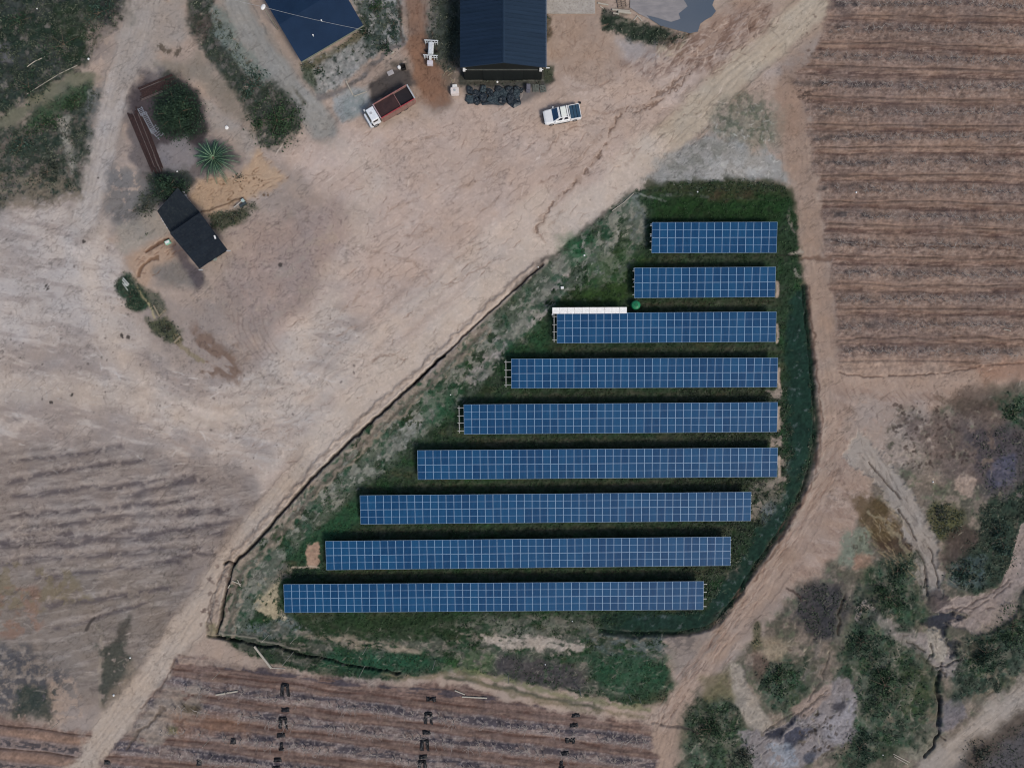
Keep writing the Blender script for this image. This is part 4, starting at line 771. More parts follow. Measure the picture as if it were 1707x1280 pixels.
def foliage(name, dark, mid, light, scale=.9):
    m, nt, b = newmat(name)
    g = N(nt, 'ShaderNodeNewGeometry'); 
    no = N(nt, 'ShaderNodeTexNoise', Scale=scale, Detail=4); nt.links.new(g.outputs['Position'], no.inputs['Vector'])
    f = mathn(nt, 'ADD', mathn(nt, 'MULTIPLY', no.outputs['Fac'], .75), mathn(nt, 'MULTIPLY', g.outputs['Random Per Island'], .24))
    col = ramp(nt, f, [(.34, L4(dark)), (.56, L4(mid)), (.78, L4(light))])
    nt.links.new(col, b.inputs['Base Color']); b.inputs['Roughness'].default_value = .75; b.inputs['Specular IOR Level'].default_value = .2
    return m

# ================================================================== mesh builder
class MB:
    def __init__(s): s.v = []; s.f = []; s.mi = []
    def quad(s, a, b, c, d, m=0):
        n = len(s.v); s.v += [tuple(a), tuple(b), tuple(c), tuple(d)]; s.f.append((n, n + 1, n + 2, n + 3)); s.mi.append(m)
    def poly(s, pts, m=0):
        n = len(s.v); s.v += [tuple(p) for p in pts]; s.f.append(tuple(range(n, n + len(pts)))); s.mi.append(m)
    def hexa(s, b, t, m=0):
        """closed solid from a bottom and a top ring (same count)"""
        n = len(s.v); k = len(b); s.v += [tuple(p) for p in b] + [tuple(p) for p in t]
        s.f.append(tuple(n + i for i in reversed(range(k)))); s.f.append(tuple(n + k + i for i in range(k))); s.mi += [m, m]
        for i in range(k):
            j = (i + 1) % k; s.f.append((n + i, n + j, n + k + j, n + k + i)); s.mi.append(m)
    def box(s, x0, x1, y0, y1, z0, z1, m=0, top=None):
        tx0, tx1, ty0, ty1 = top or (x0, x1, y0, y1)
        s.hexa([(x0, y0, z0), (x1, y0, z0), (x1, y1, z0), (x0, y1, z0)], [(tx0, ty0, z1), (tx1, ty0, z1), (tx1, ty1, z1), (tx0, ty1, z1)], m)
    def tube(s, a, b, r0, r1=None, n=8, m=0, cap=True):
        r1 = r0 if r1 is None else r1
        a, b = Vector(a), Vector(b); d = (b - a).normalized(); u = d.orthogonal().normalized(); w = d.cross(u)
        A = [a + (u * math.cos(2 * math.pi * i / n) + w * math.sin(2 * math.pi * i / n)) * r0 for i in range(n)]
        B = [b + (u * math.cos(2 * math.pi * i / n) + w * math.sin(2 * math.pi * i / n)) * r1 for i in range(n)]
        s.hexa(A, B, m)
    def path(s, pts, r, n=5, m=0):
        rr = r if isinstance(r, (list, tuple)) else [r] * len(pts)
        for i in range(len(pts) - 1): s.tube(pts[i], pts[i + 1], rr[i], rr[i + 1], n, m)
    def loft(s, rings, m=0, cap=True):
        n0 = len(s.v); k = len(rings[0])
        for r in rings: s.v += [tuple(p) for p in r]
        for i in range(len(rings) - 1):
            for j in range(k):
                q = (j + 1) % k; a = n0 + i * k
                s.f.append((a + j, a + q, a + k + q, a + k + j)); s.mi.append(m)
        if cap:
            s.f.append(tuple(n0 + j for j in reversed(range(k)))); s.mi.append(m)
            s.f.append(tuple(n0 + (len(rings) - 1) * k + j for j in range(k))); s.mi.append(m)
    def build(s, name, mats, parent=None, bevel=0, smooth=False, loc=None, rot=None):
        me = bpy.data.meshes.new(name); me.from_pydata(s.v, [], s.f)
        for mt in (mats if isinstance(mats, (list, tuple)) else [mats]): me.materials.append(mt)
        me.polygons.foreach_set('material_index', s.mi)
        bm = bmesh.new(); bm.from_mesh(me); bmesh.ops.recalc_face_normals(bm, faces=bm.faces)
        if bevel:
            bmesh.ops.remove_doubles(bm, verts=bm.verts, dist=1e-5)
            es = [e for e in bm.edges if len(e.link_faces) == 2 and e.calc_face_angle(0) > .5]
            bmesh.ops.bevel(bm, geom=es, offset=bevel, segments=2, affect='EDGES', clamp_overlap=True)
        bm.to_mesh(me); bm.free()
        if smooth: me.polygons.foreach_set('use_smooth', [True] * len(me.polygons))
        o = bpy.data.objects.new(name, me); COL.objects.link(o)
        if parent: o.parent = parent
        if loc is not None: o.location = loc
        if rot is not None: o.rotation_euler = rot
        return o
def np_mesh(name, v, f, mats, parent=None, smooth=False, loc=None):
    """fast mesh from arrays; f is (n,3) or (n,4)"""
    me = bpy.data.meshes.new(name); n, k = f.shape
    me.vertices.add(len(v)); me.vertices.foreach_set('co', np.ascontiguousarray(v, dtype=np.float32).ravel())
    me.loops.add(n * k); me.loops.foreach_set('vertex_index', np.ascontiguousarray(f, dtype=np.int32).ravel())
    me.polygons.add(n); me.polygons.foreach_set('loop_start', np.arange(0, n * k, k, dtype=np.int32)); 
    for mt in (mats if isinstance(mats, (list, tuple)) else [mats]): me.materials.append(mt)
    me.polygons.foreach_set('use_smooth', np.full(n, smooth))
    me.update(calc_edges=True); me.validate()
    o = bpy.data.objects.new(name, me); COL.objects.link(o)
    if parent: o.parent = parent
    if loc is not None: o.location = loc
    return o
def tag(o, label=None, cat=None, group=None, kind=None):
    if label: o['label'] = label
    if cat: o['category'] = cat
    if group: o['group'] = group
    if kind: o['kind'] = kind
    return o
def empty(name, loc, rz=0, label=None, cat=None, group=None):
    o = bpy.data.objects.new(name, None); COL.objects.link(o); o.location = loc; o.rotation_euler = (0, 0, rz); o.empty_display_size = .3
    return tag(o, label, cat, group)
def copy_tree(o, parent=None):
    c = o.copy(); COL.objects.link(c)
    if parent: c.parent = parent
    for ch in [x for x in bpy.data.objects if x.parent == o]: copy_tree(ch, c)
    return c

# ================================================================== ground meshes (one sheet, split along the soil borders)
def soil_mat(name, lo, hi, bump):
    m, nt, b = newmat(name)
    at = N(nt, 'ShaderNodeAttribute', attribute_name='soil'); g = N(nt, 'ShaderNodeNewGeometry')
    na = N(nt, 'ShaderNodeTexNoise', Scale=2.6, Detail=8, Roughness=.72); nt.links.new(g.outputs['Position'], na.inputs['Vector'])
    nb = N(nt, 'ShaderNodeTexNoise', Scale=11, Detail=6, Roughness=.7); nt.links.new(g.outputs['Position'], nb.inputs['Vector'])
    k = mathn(nt, 'ADD', mathn(nt, 'MULTIPLY', na.outputs['Fac'], lo), mathn(nt, 'MULTIPLY', nb.outputs['Fac'], hi)); k = mathn(nt, 'ADD', k, 1 - (lo + hi) / 2)
    vm = N(nt, 'ShaderNodeVectorMath', operation='SCALE'); nt.links.new(at.outputs['Color'], vm.inputs[0]); nt.links.new(k, vm.inputs['Scale'])
    nt.links.new(vm.outputs[0], b.inputs['Base Color']); b.inputs['Roughness'].default_value = .95; b.inputs['Specular IOR Level'].default_value = .12
    bp = N(nt, 'ShaderNodeBump', Strength=bump, Distance=.08); nt.links.new(mathn(nt, 'ADD', na.outputs['Fac'], mathn(nt, 'MULTIPLY', nb.outputs['Fac'], .5)), bp.inputs['Height']); nt.links.new(bp.outputs[0], b.inputs['Normal'])
    return m
m_sand = soil_mat('sandy_soil', .20, .26, .15); m_rough = soil_mat('rough_soil', .45, .55, .25)

ALLV = np.stack([(PX - CX) * S, (CY - PY) * S, Z], -1).reshape(-1, 3).astype(np.float32)
ALLC = np.concatenate([C.reshape(-1, 3), np.ones((NX * NY, 1), np.float32)], 1).astype(np.float32)
idx = np.arange(NX * NY).reshape(NY, NX)
quads = np.stack([idx[1:, :-1], idx[1:, 1:], idx[:-1, 1:], idx[:-1, :-1]], -1).reshape(-1, 4)
qc = CLS[:-1, :-1].ravel()
for c, nm in ((0, 'ground'), (1, 'dirt_road'), (2, 'field'), (3, 'grass_ground')):
    q = quads[qc == c]; u, inv = np.unique(q, return_inverse=True)
    o = np_mesh(nm, ALLV[u], inv.reshape(-1, 4), m_sand if c < 2 else m_rough, smooth=True)
    ca = o.data.color_attributes.new('soil', 'FLOAT_COLOR', 'POINT'); ca.data.foreach_set('color', np.ascontiguousarray(ALLC[u]).ravel())
    tag(o, kind='structure')
# ================================================================== solar arrays
def panel_mat():
    m, nt, b = newmat('solar_glass')
    tc = N(nt, 'ShaderNodeTexCoord'); sx = N(nt, 'ShaderNodeSeparateXYZ'); nt.links.new(tc.outputs['Object'], sx.inputs[0])
    oi = N(nt, 'ShaderNodeObjectInfo')
    def cell(src, pitch, w):
        f = mathn(nt, 'FRACT', mathn(nt, 'ADD', mathn(nt, 'DIVIDE', src, pitch), 100.5))
        return mathn(nt, 'LESS_THAN', mathn(nt, 'ABSOLUTE', mathn(nt, 'SUBTRACT', f, .5)), w)
    gx_ = cell(sx.outputs[0], .165, .05); gy_ = cell(sx.outputs[1], .165, .04); bus = cell(sx.outputs[0], .033, .12)
    no = N(nt, 'ShaderNodeTexNoise', Scale=4.0, Detail=5, Roughness=.7, noise_dimensions='4D'); nt.links.new(tc.outputs['Object'], no.inputs['Vector'])
    nt.links.new(mathn(nt, 'MULTIPLY', oi.outputs['Random'], 50), no.inputs['W'])
    base = ramp(nt, mathn(nt, 'ADD', mathn(nt, 'MULTIPLY', no.outputs['Fac'], .7), mathn(nt, 'MULTIPLY', oi.outputs['Random'], .33)), [(.3, L4((8, 50, 86))), (.8, L4((22, 72, 108)))])
    col = mixc(nt, mathn(nt, 'MULTIPLY', gx_, .40), base, L4((40, 104, 160))); col = mixc(nt, mathn(nt, 'MULTIPLY', gy_, .16), col, L4((40, 104, 160))); col = mixc(nt, mathn(nt, 'MULTIPLY', bus, .10), col, L4((50, 110, 160)))
    nt.links.new(col, b.inputs['Base Color']); b.inputs['Roughness'].default_value = .5; b.inputs['Specular IOR Level'].default_value = .12
    return m
M_PV = panel_mat()
M_ALU = mottled('anodised_frame', (132, 160, 190), (150, 176, 204), 6, .5, .0, spec=.5)
M_GALV = mottled('galvanised_steel', (150, 152, 150), (182, 182, 178), 5, .55, .3, spec=.5, dirt=(120, 112, 100))
M_WHITE = mottled('white_paint', (214, 216, 216), (232, 232, 230), 3, .5, dirt=(176, 172, 166))
M_BOXGREY = mottled('pale_enclosure', (196, 200, 198), (216, 218, 214), 5, .6)

#        cols  TL            TR            BR            BL            exposed-left exposed-right label
ROWS = [(16, (1087.0, 370.8), (1295.7, 370.2), (1294.6, 421.4), (1086.2, 422.0), .25, 0, 'shortest blue solar array, only sixteen panel columns long, below the pale ash patch'),
        (18, (1057.6, 446.4), (1292.9, 445.0), (1292.2, 495.3), (1057.8, 496.8), .25, 0, 'blue solar array with eighteen columns of panels just above the green round tank'),
        (28, (928.3, 522.0), (1294.0, 519.6), (1293.2, 569.7), (928.4, 572.2), .58, 0, 'blue solar array lying directly below the long white metal roof'),
        (34, (852.2, 598.2), (1296.6, 596.0), (1295.6, 645.5), (852.4, 647.2), .92, 0, 'blue solar array with a bare rail end, next below the one with the white roof'),
        (40, (773.2, 674.3), (1296.2, 670.2), (1295.6, 720.0), (773.4, 723.6), .85, 0, 'blue solar array with a bare rail end, exactly in the middle of the nine arrays'),
        (46, (696.0, 750.2), (1296.2, 746.3), (1295.6, 794.4), (696.2, 799.6), 0, 0, 'blue solar array of forty six columns, next below the lower bare railed array'),
        (50, (599.8, 825.2), (1252.0, 820.2), (1251.6, 867.6), (601.2, 874.0), 0, .1, 'blue solar array third from the bottom, ending beside the bare stony patch'),
        (52, (543.0, 901.4), (1218.2, 894.6), (1217.6, 942.2), (543.6, 950.0), 0, .1, 'blue solar array second from the bottom, beginning by a brick red earth patch'),
        (54, (473.1, 973.5), (1173.0, 968.6), (1172.6, 1015.8), (474.0, 1021.0), 0, .42, 'longest blue solar array at the bottom of the grassy plot')]
ZN, ZS = 1.50, 1.16
def solar_row(n, TL, TR, BR, BL, exl, exr, label):
    a, b_, c, d = W(*TL, ZN), W(*TR, ZN), W(*BR, ZS), W(*BL, ZS)
    cen = (a + b_ + c + d) / 4; u = ((b_ + c) - (a + d)).normalized(); u.z = 0; rz = math.atan2(u.y, u.x)
    L = (((b_ + c) - (a + d)) / 2).length; Wd = (((a + b_) - (c + d)) / 2); Wn = Wd.length; tilt = math.asin(Wd.z / Wn)
    pxc = cen.x / S + CX; pyc = CY - cen.y / S
    gz = float(ground_z(pxc, pyc)) - .05
    root = empty('solar_array', (cen.x, cen.y, gz), rz, label, 'solar array', 'solar arrays in the grassy plot')
    zc = cen.z - gz; pw, ph = L / n, Wn / 2
    def panel_mb(mb, ox=0, oy=0):
        hx, hy, fr, t = pw / 2 - .006, ph / 2 - .008, .025, .02
        xs = [-hx, -hx + fr, hx - fr, hx]
        X0, X1, Y0, Y1 = ox - hx, ox + hx, oy - hy, oy + hy
        mb.box(X0, X0 + fr, Y0, Y1, -t, t, 1); mb.box(X1 - fr, X1, Y0, Y1, -t, t, 1)
        mb.box(X0 + fr, X1 - fr, Y0, Y0 + fr * .9, -t, t, 1); mb.box(X0 + fr, X1 - fr, Y1 - fr * .9, Y1, -t, t, 1)
        mb.box(X0 + fr, X1 - fr, oy - .016, oy + .016, -t + .01, t - .010, 1)
        mb.box(X0 + fr, X1 - fr, Y0 + fr * .9, oy - .016, -t + .006, t - .006, 0); mb.box(X0 + fr, X1 - fr, oy + .016, Y1 - fr * .9, -t + .006, t - .006, 0)
    spots = []
    for i in range(n):
        for j in (-1, 1):
            x = -L / 2 + pw * (i + .5); y = j * ph / 2
            spots.append((x, y * math.cos(tilt), zc + y * math.sin(tilt), math.hypot(cen.x + x * u.x, cen.y + x * u.y)))
    spots.sort(key=lambda s: s[3])
    mb = MB(); panel_mb(mb)
    p0 = mb.build('solar_panel', [M_PV, M_ALU], root)
    for k, (x, y, z, _) in enumerate(spots[:100]):
        o = p0 if k == 0 else p0.copy()
        if k: COL.objects.link(o); o.parent = root
        o.location = (x, y, z + rng.normal(0, .004)); o.rotation_euler = (tilt + rng.normal(0, .002), rng.normal(0, .002), 0)
    if len(spots) > 100:
        mb = MB()
        for x, y, z, _ in spots[100:]: panel_mb(mb, x, y / math.cos(tilt))
        o = mb.build('end_panels', [M_PV, M_ALU], root, loc=(0, 0, zc), rot=(tilt, 0, 0)); o['kind'] = 'stuff'
    # purlins, rafters, posts
    for y in (-ph * .78, -ph * .24, ph * .24, ph * .78):
        r = MB(); r.box(-L / 2 - exl, L / 2 + exr, -.035, .035, -.05, .05); r.build('rail', M_GALV, root, loc=(0, y * math.cos(tilt), zc + y * math.sin(tilt) - .075), rot=(tilt, 0, 0))
    np_ = max(4, round(L / 4.6)); xs = [-L / 2 + .5 + (L - 1.0) * i / (np_ - 1) for i in range(np_)]
    if exl > .5: xs = [-L / 2 - exl + .22] + xs
    for x in xs:
        r = MB(); r.box(x - .04, x + .04, -ph * .92, ph * .92, -.06, .06); r.build('rafter', M_GALV, root, loc=(0, 0, zc - .19), rot=(tilt, 0, 0))
        for y in (-ph * .6, ph * .6):
            zt = zc - .24 + y * math.sin(tilt)
            q = MB(); q.box(x - .05, x + .05, y - .05, y + .05, -.3, zt); q.build('post', M_GALV, root)
    return root
for r_ in ROWS: solar_row(*r_)

# long white metal roof tucked above the third array
def white_shelter():
    c = W(983, 517.6, 1.75)
    root = empty('equipment_shelter', (c.x, c.y, float(ground_z(983, 520))), R(.3), 'long narrow white metal roof sheltering equipment above the third solar array', 'shelter')
    L2 = 124.5 * .08 * .98 / 2; w2 = .40
    mb = MB(); nst = 10
    for i in range(nst):
        x0 = -L2 + 2 * L2 * i / nst; x1 = -L2 + 2 * L2 * (i + 1) / nst - .03
        mb.hexa([(x0, -w2, 1.62), (x1, -w2, 1.62), (x1, w2, 1.80), (x0, w2, 1.80)], [(x0, -w2, 1.66), (x1, -w2, 1.66), (x1, w2, 1.84), (x0, w2, 1.84)])
    mb.build('roof', M_WHITE, root)
    for x in [-L2 + .15 + (2 * L2 - .3) * i / 5 for i in range(6)]:
        for y in (-w2 + .06, w2 - .06):
            q = MB(); q.box(x - .03, x + .03, y - .03, y + .03, -.2, 1.66 if y < 0 else 1.78); q.build('post', M_GALV, root)
    for i in range(5):
        x = -L2 + 1.1 + i * 1.9
        q = MB(); q.box(x - .35, x + .35, -.1, .15, .55, 1.25); q.box(x - .3, x + .3, -.13, -.1, .62, 1.18); q.build('inverter', M_BOXGREY, root, bevel=.01)
white_shelter()

# green round tank
M_GREEN = mottled('green_plastic', (26, 112, 74), (38, 132, 90), 2.5, .45, dirt=(60, 96, 76))
def green_tank():
    c = W(1060, 508.5, .8); root = empty('water_tank', (c.x, c.y, float(ground_z(1060, 509))), 0, 'round green plastic water tank between the second and third solar arrays', 'tank')
    prof = [(.58, -.1), (.60, .05), (.60, .25), (.575, .28), (.60, .31), (.60, .55), (.575, .58), (.60, .61), (.60, .86), (.52, .95), (.26, 1.04)]
    mb = MB(); mb.loft([[(r * math.cos(2 * math.pi * i / 28), r * math.sin(2 * math.pi * i / 28), z) for i in range(28)] for r, z in prof]); mb.build('tank_body', M_GREEN, root, smooth=True)
    q = MB(); q.loft([[(r * math.cos(2 * math.pi * i / 18), r * math.sin(2 * math.pi * i / 18), z) for i in range(18)] for r, z in [(.22, 1.03), (.22, 1.08), (.19, 1.10)]]); q.build('lid', mottled('dark_green_lid', (22, 92, 62), (30, 104, 70), 3, .5), root)
    for k in range(8):
        a = k * math.pi / 4; q = MB(); q.box(.26, .54, -.02, .02, .93, .985, top=(.24, .52, -.02, .02)); q.build('rib', M_GREEN, root, rot=(0, 0, a))
green_tank()
def small_box(px, py, z0, s, label, mat=None):
    c = G(px, py); root = empty('junction_box', c, rng.normal(0, .15), label, 'junction box', 'white boxes by the arrays')
    q = MB(); q.box(-s, s, -s * .85, s * .85, z0, z0 + s * 1.6); q.build('housing', mat or M_BOXGREY, root, bevel=.015)
    q = MB(); q.box(-s * .85, s * .85, -s * .7, s * .7, z0 + s * 1.6, z0 + s * 1.6 + .015); q.build('lid', M_WHITE, root)
    if z0 > .1:
        q = MB(); q.box(-.03, .03, -.03, .03, -.2, z0); q.build('post', M_GALV, root)
small_box(937, 480, 0, .20, 'square white box standing alone on the grass beside the pale rocky strip')
small_box(1083.5, 377.5, .9, .14, 'upper of two small white boxes on the end of the shortest array')
small_box(1083, 396, .9, .13, 'lower of two small white boxes on the end of the shortest array')
small_box(1055.5, 450.5, .9, .15, 'upper of two small white boxes on the end of the eighteen column array')
small_box(1055, 472, .9, .11, 'lower of two small white boxes on the end of the eighteen column array')
small_box(920.5, 526, .9, .12, 'small white box below the outer end of the long white roof')
# ================================================================== buildings
def ribbed(mb, p00, p10, p11, p01, n, rib=.06, th=.05, m=0, frac=.16):
    """sloping sheet metal: ribs run from edge p00-p10 to p01-p11"""
    p00, p10, p11, p01 = map(Vector, (p00, p10, p11, p01))
    nrm = (p10 - p00).cross(p01 - p00).normalized()
    if nrm.z < 0: nrm = -nrm
    for i in range(n):
        t0, t1 = i / n, (i + 1 - frac) / n; t2 = (i + 1) / n
        for a, b, up_ in ((t0, t1, 0), (t1, t2, rib)):
            A, B = p00.lerp(p10, a), p00.lerp(p10, b); D, E = p01.lerp(p11, a), p01.lerp(p11, b)
            mb.hexa([A - nrm * th, B - nrm * th, E - nrm * th, D - nrm * th], [A + nrm * up_, B + nrm * up_, E + nrm * up_, D + nrm * up_], m)
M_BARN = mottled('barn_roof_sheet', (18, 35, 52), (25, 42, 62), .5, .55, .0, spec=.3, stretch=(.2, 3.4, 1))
M_BARN2 = mottled('barn_roof_sheet_pale', (25, 42, 59), (32, 50, 69), .5, .55, .0, spec=.3, stretch=(.2, 3.4, 1))  # paler sheet for the east slope, ridge cap and barge boards
M_DARKWALL = mottled('dark_cladding', (12, 18, 18), (20, 26, 25), 1.2, .8, stretch=(4, 4, .5))
M_TRIM = mottled('pale_trim', (150, 156, 160), (176, 180, 182), 3, .6)
M_CONC = mottled('concrete', (150, 144, 138), (172, 166, 158), 1.2, .9, bump=.2, dirt=(124, 116, 108))
def barn():
    ze, zr = 4.0, 5.3
    yS = W(838, 112, ze).y; yN = W(838, -150, ze).y
    xW, xE, xR = W(767, 0, ze).x, W(909.5, 0, ze).x, W(839.5, 0, zr).x
    c = Vector((xR, (yS + yN) / 2, 0)); root = empty('barn', c, 0, 'large barn with a dark blue ribbed metal gable roof beside the dirt yard', 'barn')
    l = lambda x, y, z: (x - c.x, y - c.y, z)
    n = int((yN - yS) / .52)
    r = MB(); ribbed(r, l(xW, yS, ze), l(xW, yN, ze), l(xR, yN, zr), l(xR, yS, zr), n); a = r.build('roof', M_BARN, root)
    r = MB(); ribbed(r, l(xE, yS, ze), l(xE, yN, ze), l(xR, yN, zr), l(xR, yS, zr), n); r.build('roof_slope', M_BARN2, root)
    q = MB(); q.hexa([l(xR - .2, yS - .02, zr - .02), l(xR + .2, yS - .02, zr - .02), l(xR + .2, yN, zr - .02), l(xR - .2, yN, zr - .02)], [l(xR - .06, yS - .02, zr + .07), l(xR + .06, yS - .02, zr + .07), l(xR + .06, yN, zr + .07), l(xR - .06, yN, zr + .07)]); q.build('ridge_cap', M_BARN2, root)
    wy = yS + .12; wx0, wx1 = xW + .35, xE - .35
    q = MB()
    q.hexa([l(wx0, wy, -.2), l(wx1, wy, -.2), l(wx1, wy + .12, -.2), l(wx0, wy + .12, -.2)], [l(wx0, wy, ze), l(wx1, wy, ze), l(wx1, wy + .12, ze), l(wx0, wy + .12, ze)])
    q.hexa([l(wx0, wy, ze), l(wx1, wy, ze), l(wx1, wy + .12, ze), l(wx0, wy + .12, ze)], [l(xR - .02, wy, zr - .12), l(xR + .02, wy, zr - .12), l(xR + .02, wy + .12, zr - .12), l(xR - .02, wy + .12, zr - .12)])
    q.box(wx0 - c.x, wx0 - c.x + .12, wy - c.y + .12, yN - c.y - .2, -.2, ze - .06); q.box(wx1 - c.x - .12, wx1 - c.x, wy - c.y + .12, yN - c.y - .2, -.2, ze - .06)
    q.box(wx0 - c.x + .12, wx1 - c.x - .12, yN - c.y - .32, yN - c.y - .2, -.2, ze)
    q.build('wall', M_DARKWALL, root)
    q = MB(); d = .05; xm = (wx0 + wx1) / 2
    q.box(xm - 2.6 - c.x, xm - .02 - c.x, wy - c.y - d - .04, wy - c.y - .04, 0, 3.0); q.box(xm + .02 - c.x, xm + 2.6 - c.x, wy - c.y - d - .04, wy - c.y - .04, 0, 3.0); q.build('door', mottled('dark_door', (15, 21, 22), (24, 30, 29), 1.5, .7, stretch=(6, 1, .4)), root)
    q = MB(); q.box(xm - 4.6 - c.x, xm + 4.6 - c.x, wy - c.y - .14, wy - c.y - .003, 3.06, 3.16); q.build('door_track', mottled('dull_track', (64, 68, 66), (84, 86, 82), 3, .7), root)
    for x in (wx0 + .12, wx1 - .25):
        q = MB(); q.box(x - c.x - .16, x - c.x + .16, wy - c.y - .38, wy - c.y - .01, 3.25, 3.5); q.box(x - c.x - .04, x - c.x + .34, wy - c.y - .22, wy - c.y - .14, 3.34, 3.4); q.build('lamp', M_WHITE, root)
    for x0, x1, xe in ((xW, xR, xW), (xR, xE, xE)):
        q = MB(); za, zb = (ze, zr) if x0 == xW else (zr, ze)
        q.hexa([l(x0, yS - .06, za - .12), l(x1, yS - .06, zb - .12), l(x1, yS - .003, zb - .12), l(x0, yS - .003, za - .12)], [l(x0, yS - .06, za + .01), l(x1, yS - .06, zb + .01), l(x1, yS - .003, zb + .01), l(x0, yS - .003, za + .01)]); q.build('barge_board', M_BARN2, root)
    q = MB(); q.box(xE - c.x + .01, xE - c.x + .13, yS - c.y, yN - c.y, ze - .13, ze - .02); q.build('gutter', mottled('gutter_blue', (58, 76, 98), (74, 92, 112), 2, .5), root)
    q = MB(); q.box(xE - c.x + .1, xE - c.x + .55, yS - c.y + .12, yS - c.y + .22, 3.3, 3.4); q.build('bracket', M_WHITE, root)
barn()
M_HOUSE = mottled('house_roof_sheet', (17, 38, 62), (24, 46, 72), .35, .5, .0, spec=.35)
M_HWALL = mottled('plaster_wall', (128, 122, 112), (148, 142, 130), 1.0, .9)
def house():
    ze, zr = 2.35, 3.0
    E1, E2 = W(502, 103.5, ze), W(605.5, 42.5, ze)
    u = (E2 - E1); Ln = u.length; u = u / Ln; v = Vector((-u.y, u.x, 0)); Wd = 67 * S * .97
    org = E1; c = E1 + u * Ln / 2 + v * Wd; rz = math.atan2(u.y, u.x)
    root = empty('house', (c.x, c.y, 0), rz, 'house under a smooth dark blue gable roof set at an angle beside the grey track', 'house')
    h = Ln / 2
    for sgn, nm in ((-1, 'roof'), (1, 'roof_slope')):
        r = MB(); ribbed(r, (-h, sgn * Wd, ze), (h, sgn * Wd, ze), (h, 0, zr), (-h, 0, zr), 30, .018, .05, frac=.12); r.build(nm, M_HOUSE, root)
    q = MB(); hi, wi = h - .5, Wd - 1.45
    for y in (-wi, wi - .15): q.box(-hi, hi, y, y + .15, -.2, ze - .02)
    for x in (-hi, hi - .15):
        q.box(x, x + .15, -wi + .15, wi - .15, -.2, ze - .02)
        q.hexa([(x, -wi + .15, ze - .02), (x + .15, -wi + .15, ze - .02), (x + .15, wi - .15, ze - .02), (x, wi - .15, ze - .02)], [(x, -.05, zr - .2), (x + .15, -.05, zr - .2), (x + .15, .05, zr - .2), (x, .05, zr - .2)])
    q.build('wall', M_HWALL, root)
    q = MB(); q.box(-h, h, -Wd - .10, -Wd - .003, ze - .14, ze - .01); q.build('gutter', mottled('khaki_gutter', (104, 108, 92), (124, 126, 110), 3, .6), root)
    q = MB(); q.box(-h, h, Wd + .003, Wd + .10, ze - .14, ze - .01); q.build('gutter', mottled('khaki_gutter2', (104, 108, 92), (124, 126, 110), 3, .6), root)
    gl = mottled('window_glass', (24, 30, 36), (40, 48, 56), 2, .1, spec=.6)
    for x in (-3.0, -.9, 2.6):
        q = MB(); q.box(x - .6, x + .6, -wi - .05, -wi - .003, 1.0, 1.9); f = q.build('window_frame', M_WHITE, root)
        q = MB(); q.box(x - .53, x + .53, -wi - .062, -wi - .053, 1.06, 1.84); q.build('pane', gl, f)
    q = MB(); q.box(.5, 1.4, -wi - .05, -wi - .003, 0, 2.05); dr = q.build('door', mottled('brown_door', (84, 62, 46), (100, 76, 56), 2, .6), root)
    for x, y in ((-1.6, -3.3), (.3, -2.3)):
        q = MB(); zz = zr + (ze - zr) * abs(y) / Wd; q.tube((x, y, zz - .05), (x, y, zz + .35), .05); q.tube((x, y, zz + .35), (x, y, zz + .41), .10, .07); q.build('roof_vent', M_WHITE, root)
house()
M_SHADE = mottled('dark_roof_sheet', (17, 24, 32), (27, 35, 43), .6, .6, 0, spec=.3, dirt=(40, 46, 50))
M_SHADE2 = mottled('weathered_dark_roof', (20, 27, 34), (30, 38, 44), .8, .7, 0, spec=.3, dirt=(52, 58, 58))
def quad_roof(root, c, pts, zs, name, mat, n=16):
    P = [W(p[0], p[1], z) - c for p, z in zip(pts, zs)]
    r = MB(); ribbed(r, P[0], P[1], P[2], P[3], n, .02, .05, frac=.15); return r.build(name, mat, root), P
def shed():
    c = W(322, 385); c.z = 0
    root = empty('shed', c, 0, 'black roofed shed with two stepped roofs beside an orange sandy mound', 'shed')
    # high roof (lower right in the photo) and low roof
    _, P = quad_roof(root, c, [(333, 354.5), (379, 416.5), (332.5, 448), (283, 389)], [3.5, 3.3, 3.0, 3.2], 'roof', M_SHADE, 14)
    _, Q = quad_roof(root, c, [(262, 352), (296, 313), (333, 354), (284, 388)][0:4], [2.1, 2.15, 2.25, 2.2], 'low_roof', M_SHADE2, 12)
    q = MB()
    for poly_, h_, ins in ((P, 2.7, .60), (Q, 2.05, .80)):
        m = sum((Vector(p) for p in poly_), Vector()) / 4
        k = [(m + (p - m) * ins) for p in poly_]; k2 = [(m + (p - m) * (ins - .05)) for p in poly_]
        for i in range(4):
            j = (i + 1) % 4; A, B, D, E = k[i], k[j], k2[j], k2[i]
            q.hexa([(A.x, A.y, -.3), (B.x, B.y, -.3), (D.x, D.y, -.3), (E.x, E.y, -.3)], [(A.x, A.y, A.z - .08), (B.x, B.y, B.z - .08), (D.x, D.y, D.z - .08), (E.x, E.y, E.z - .08)])
    q.build('wall', M_DARKWALL, root)
    for px, py, z in ((379, 417, 3.3), (332.5, 449, 3.0)):
        o = W(px, py, z) - c; q = MB(); q.box(o.x - .12, o.x + .38, o.y - .12, o.y - .02, o.z - .12, o.z); q.build('bracket', M_TRIM, root)
    o = W(358.5, 395.5, 3.36) - c; q = MB(); q.box(-.1, .1, -.22, .22, -.03, .06); q.build('roof_patch', M_WHITE, root, loc=o, rot=(0, 0, .35))
shed()
# concrete apron
q = MB(); a, b_ = W(908.5, 24), W(992, -140)
q.box(a.x, b_.x, a.y, b_.y, -.35, .17); o = q.build('concrete_slab', M_CONC, bevel=.03); tag(o, kind='structure')
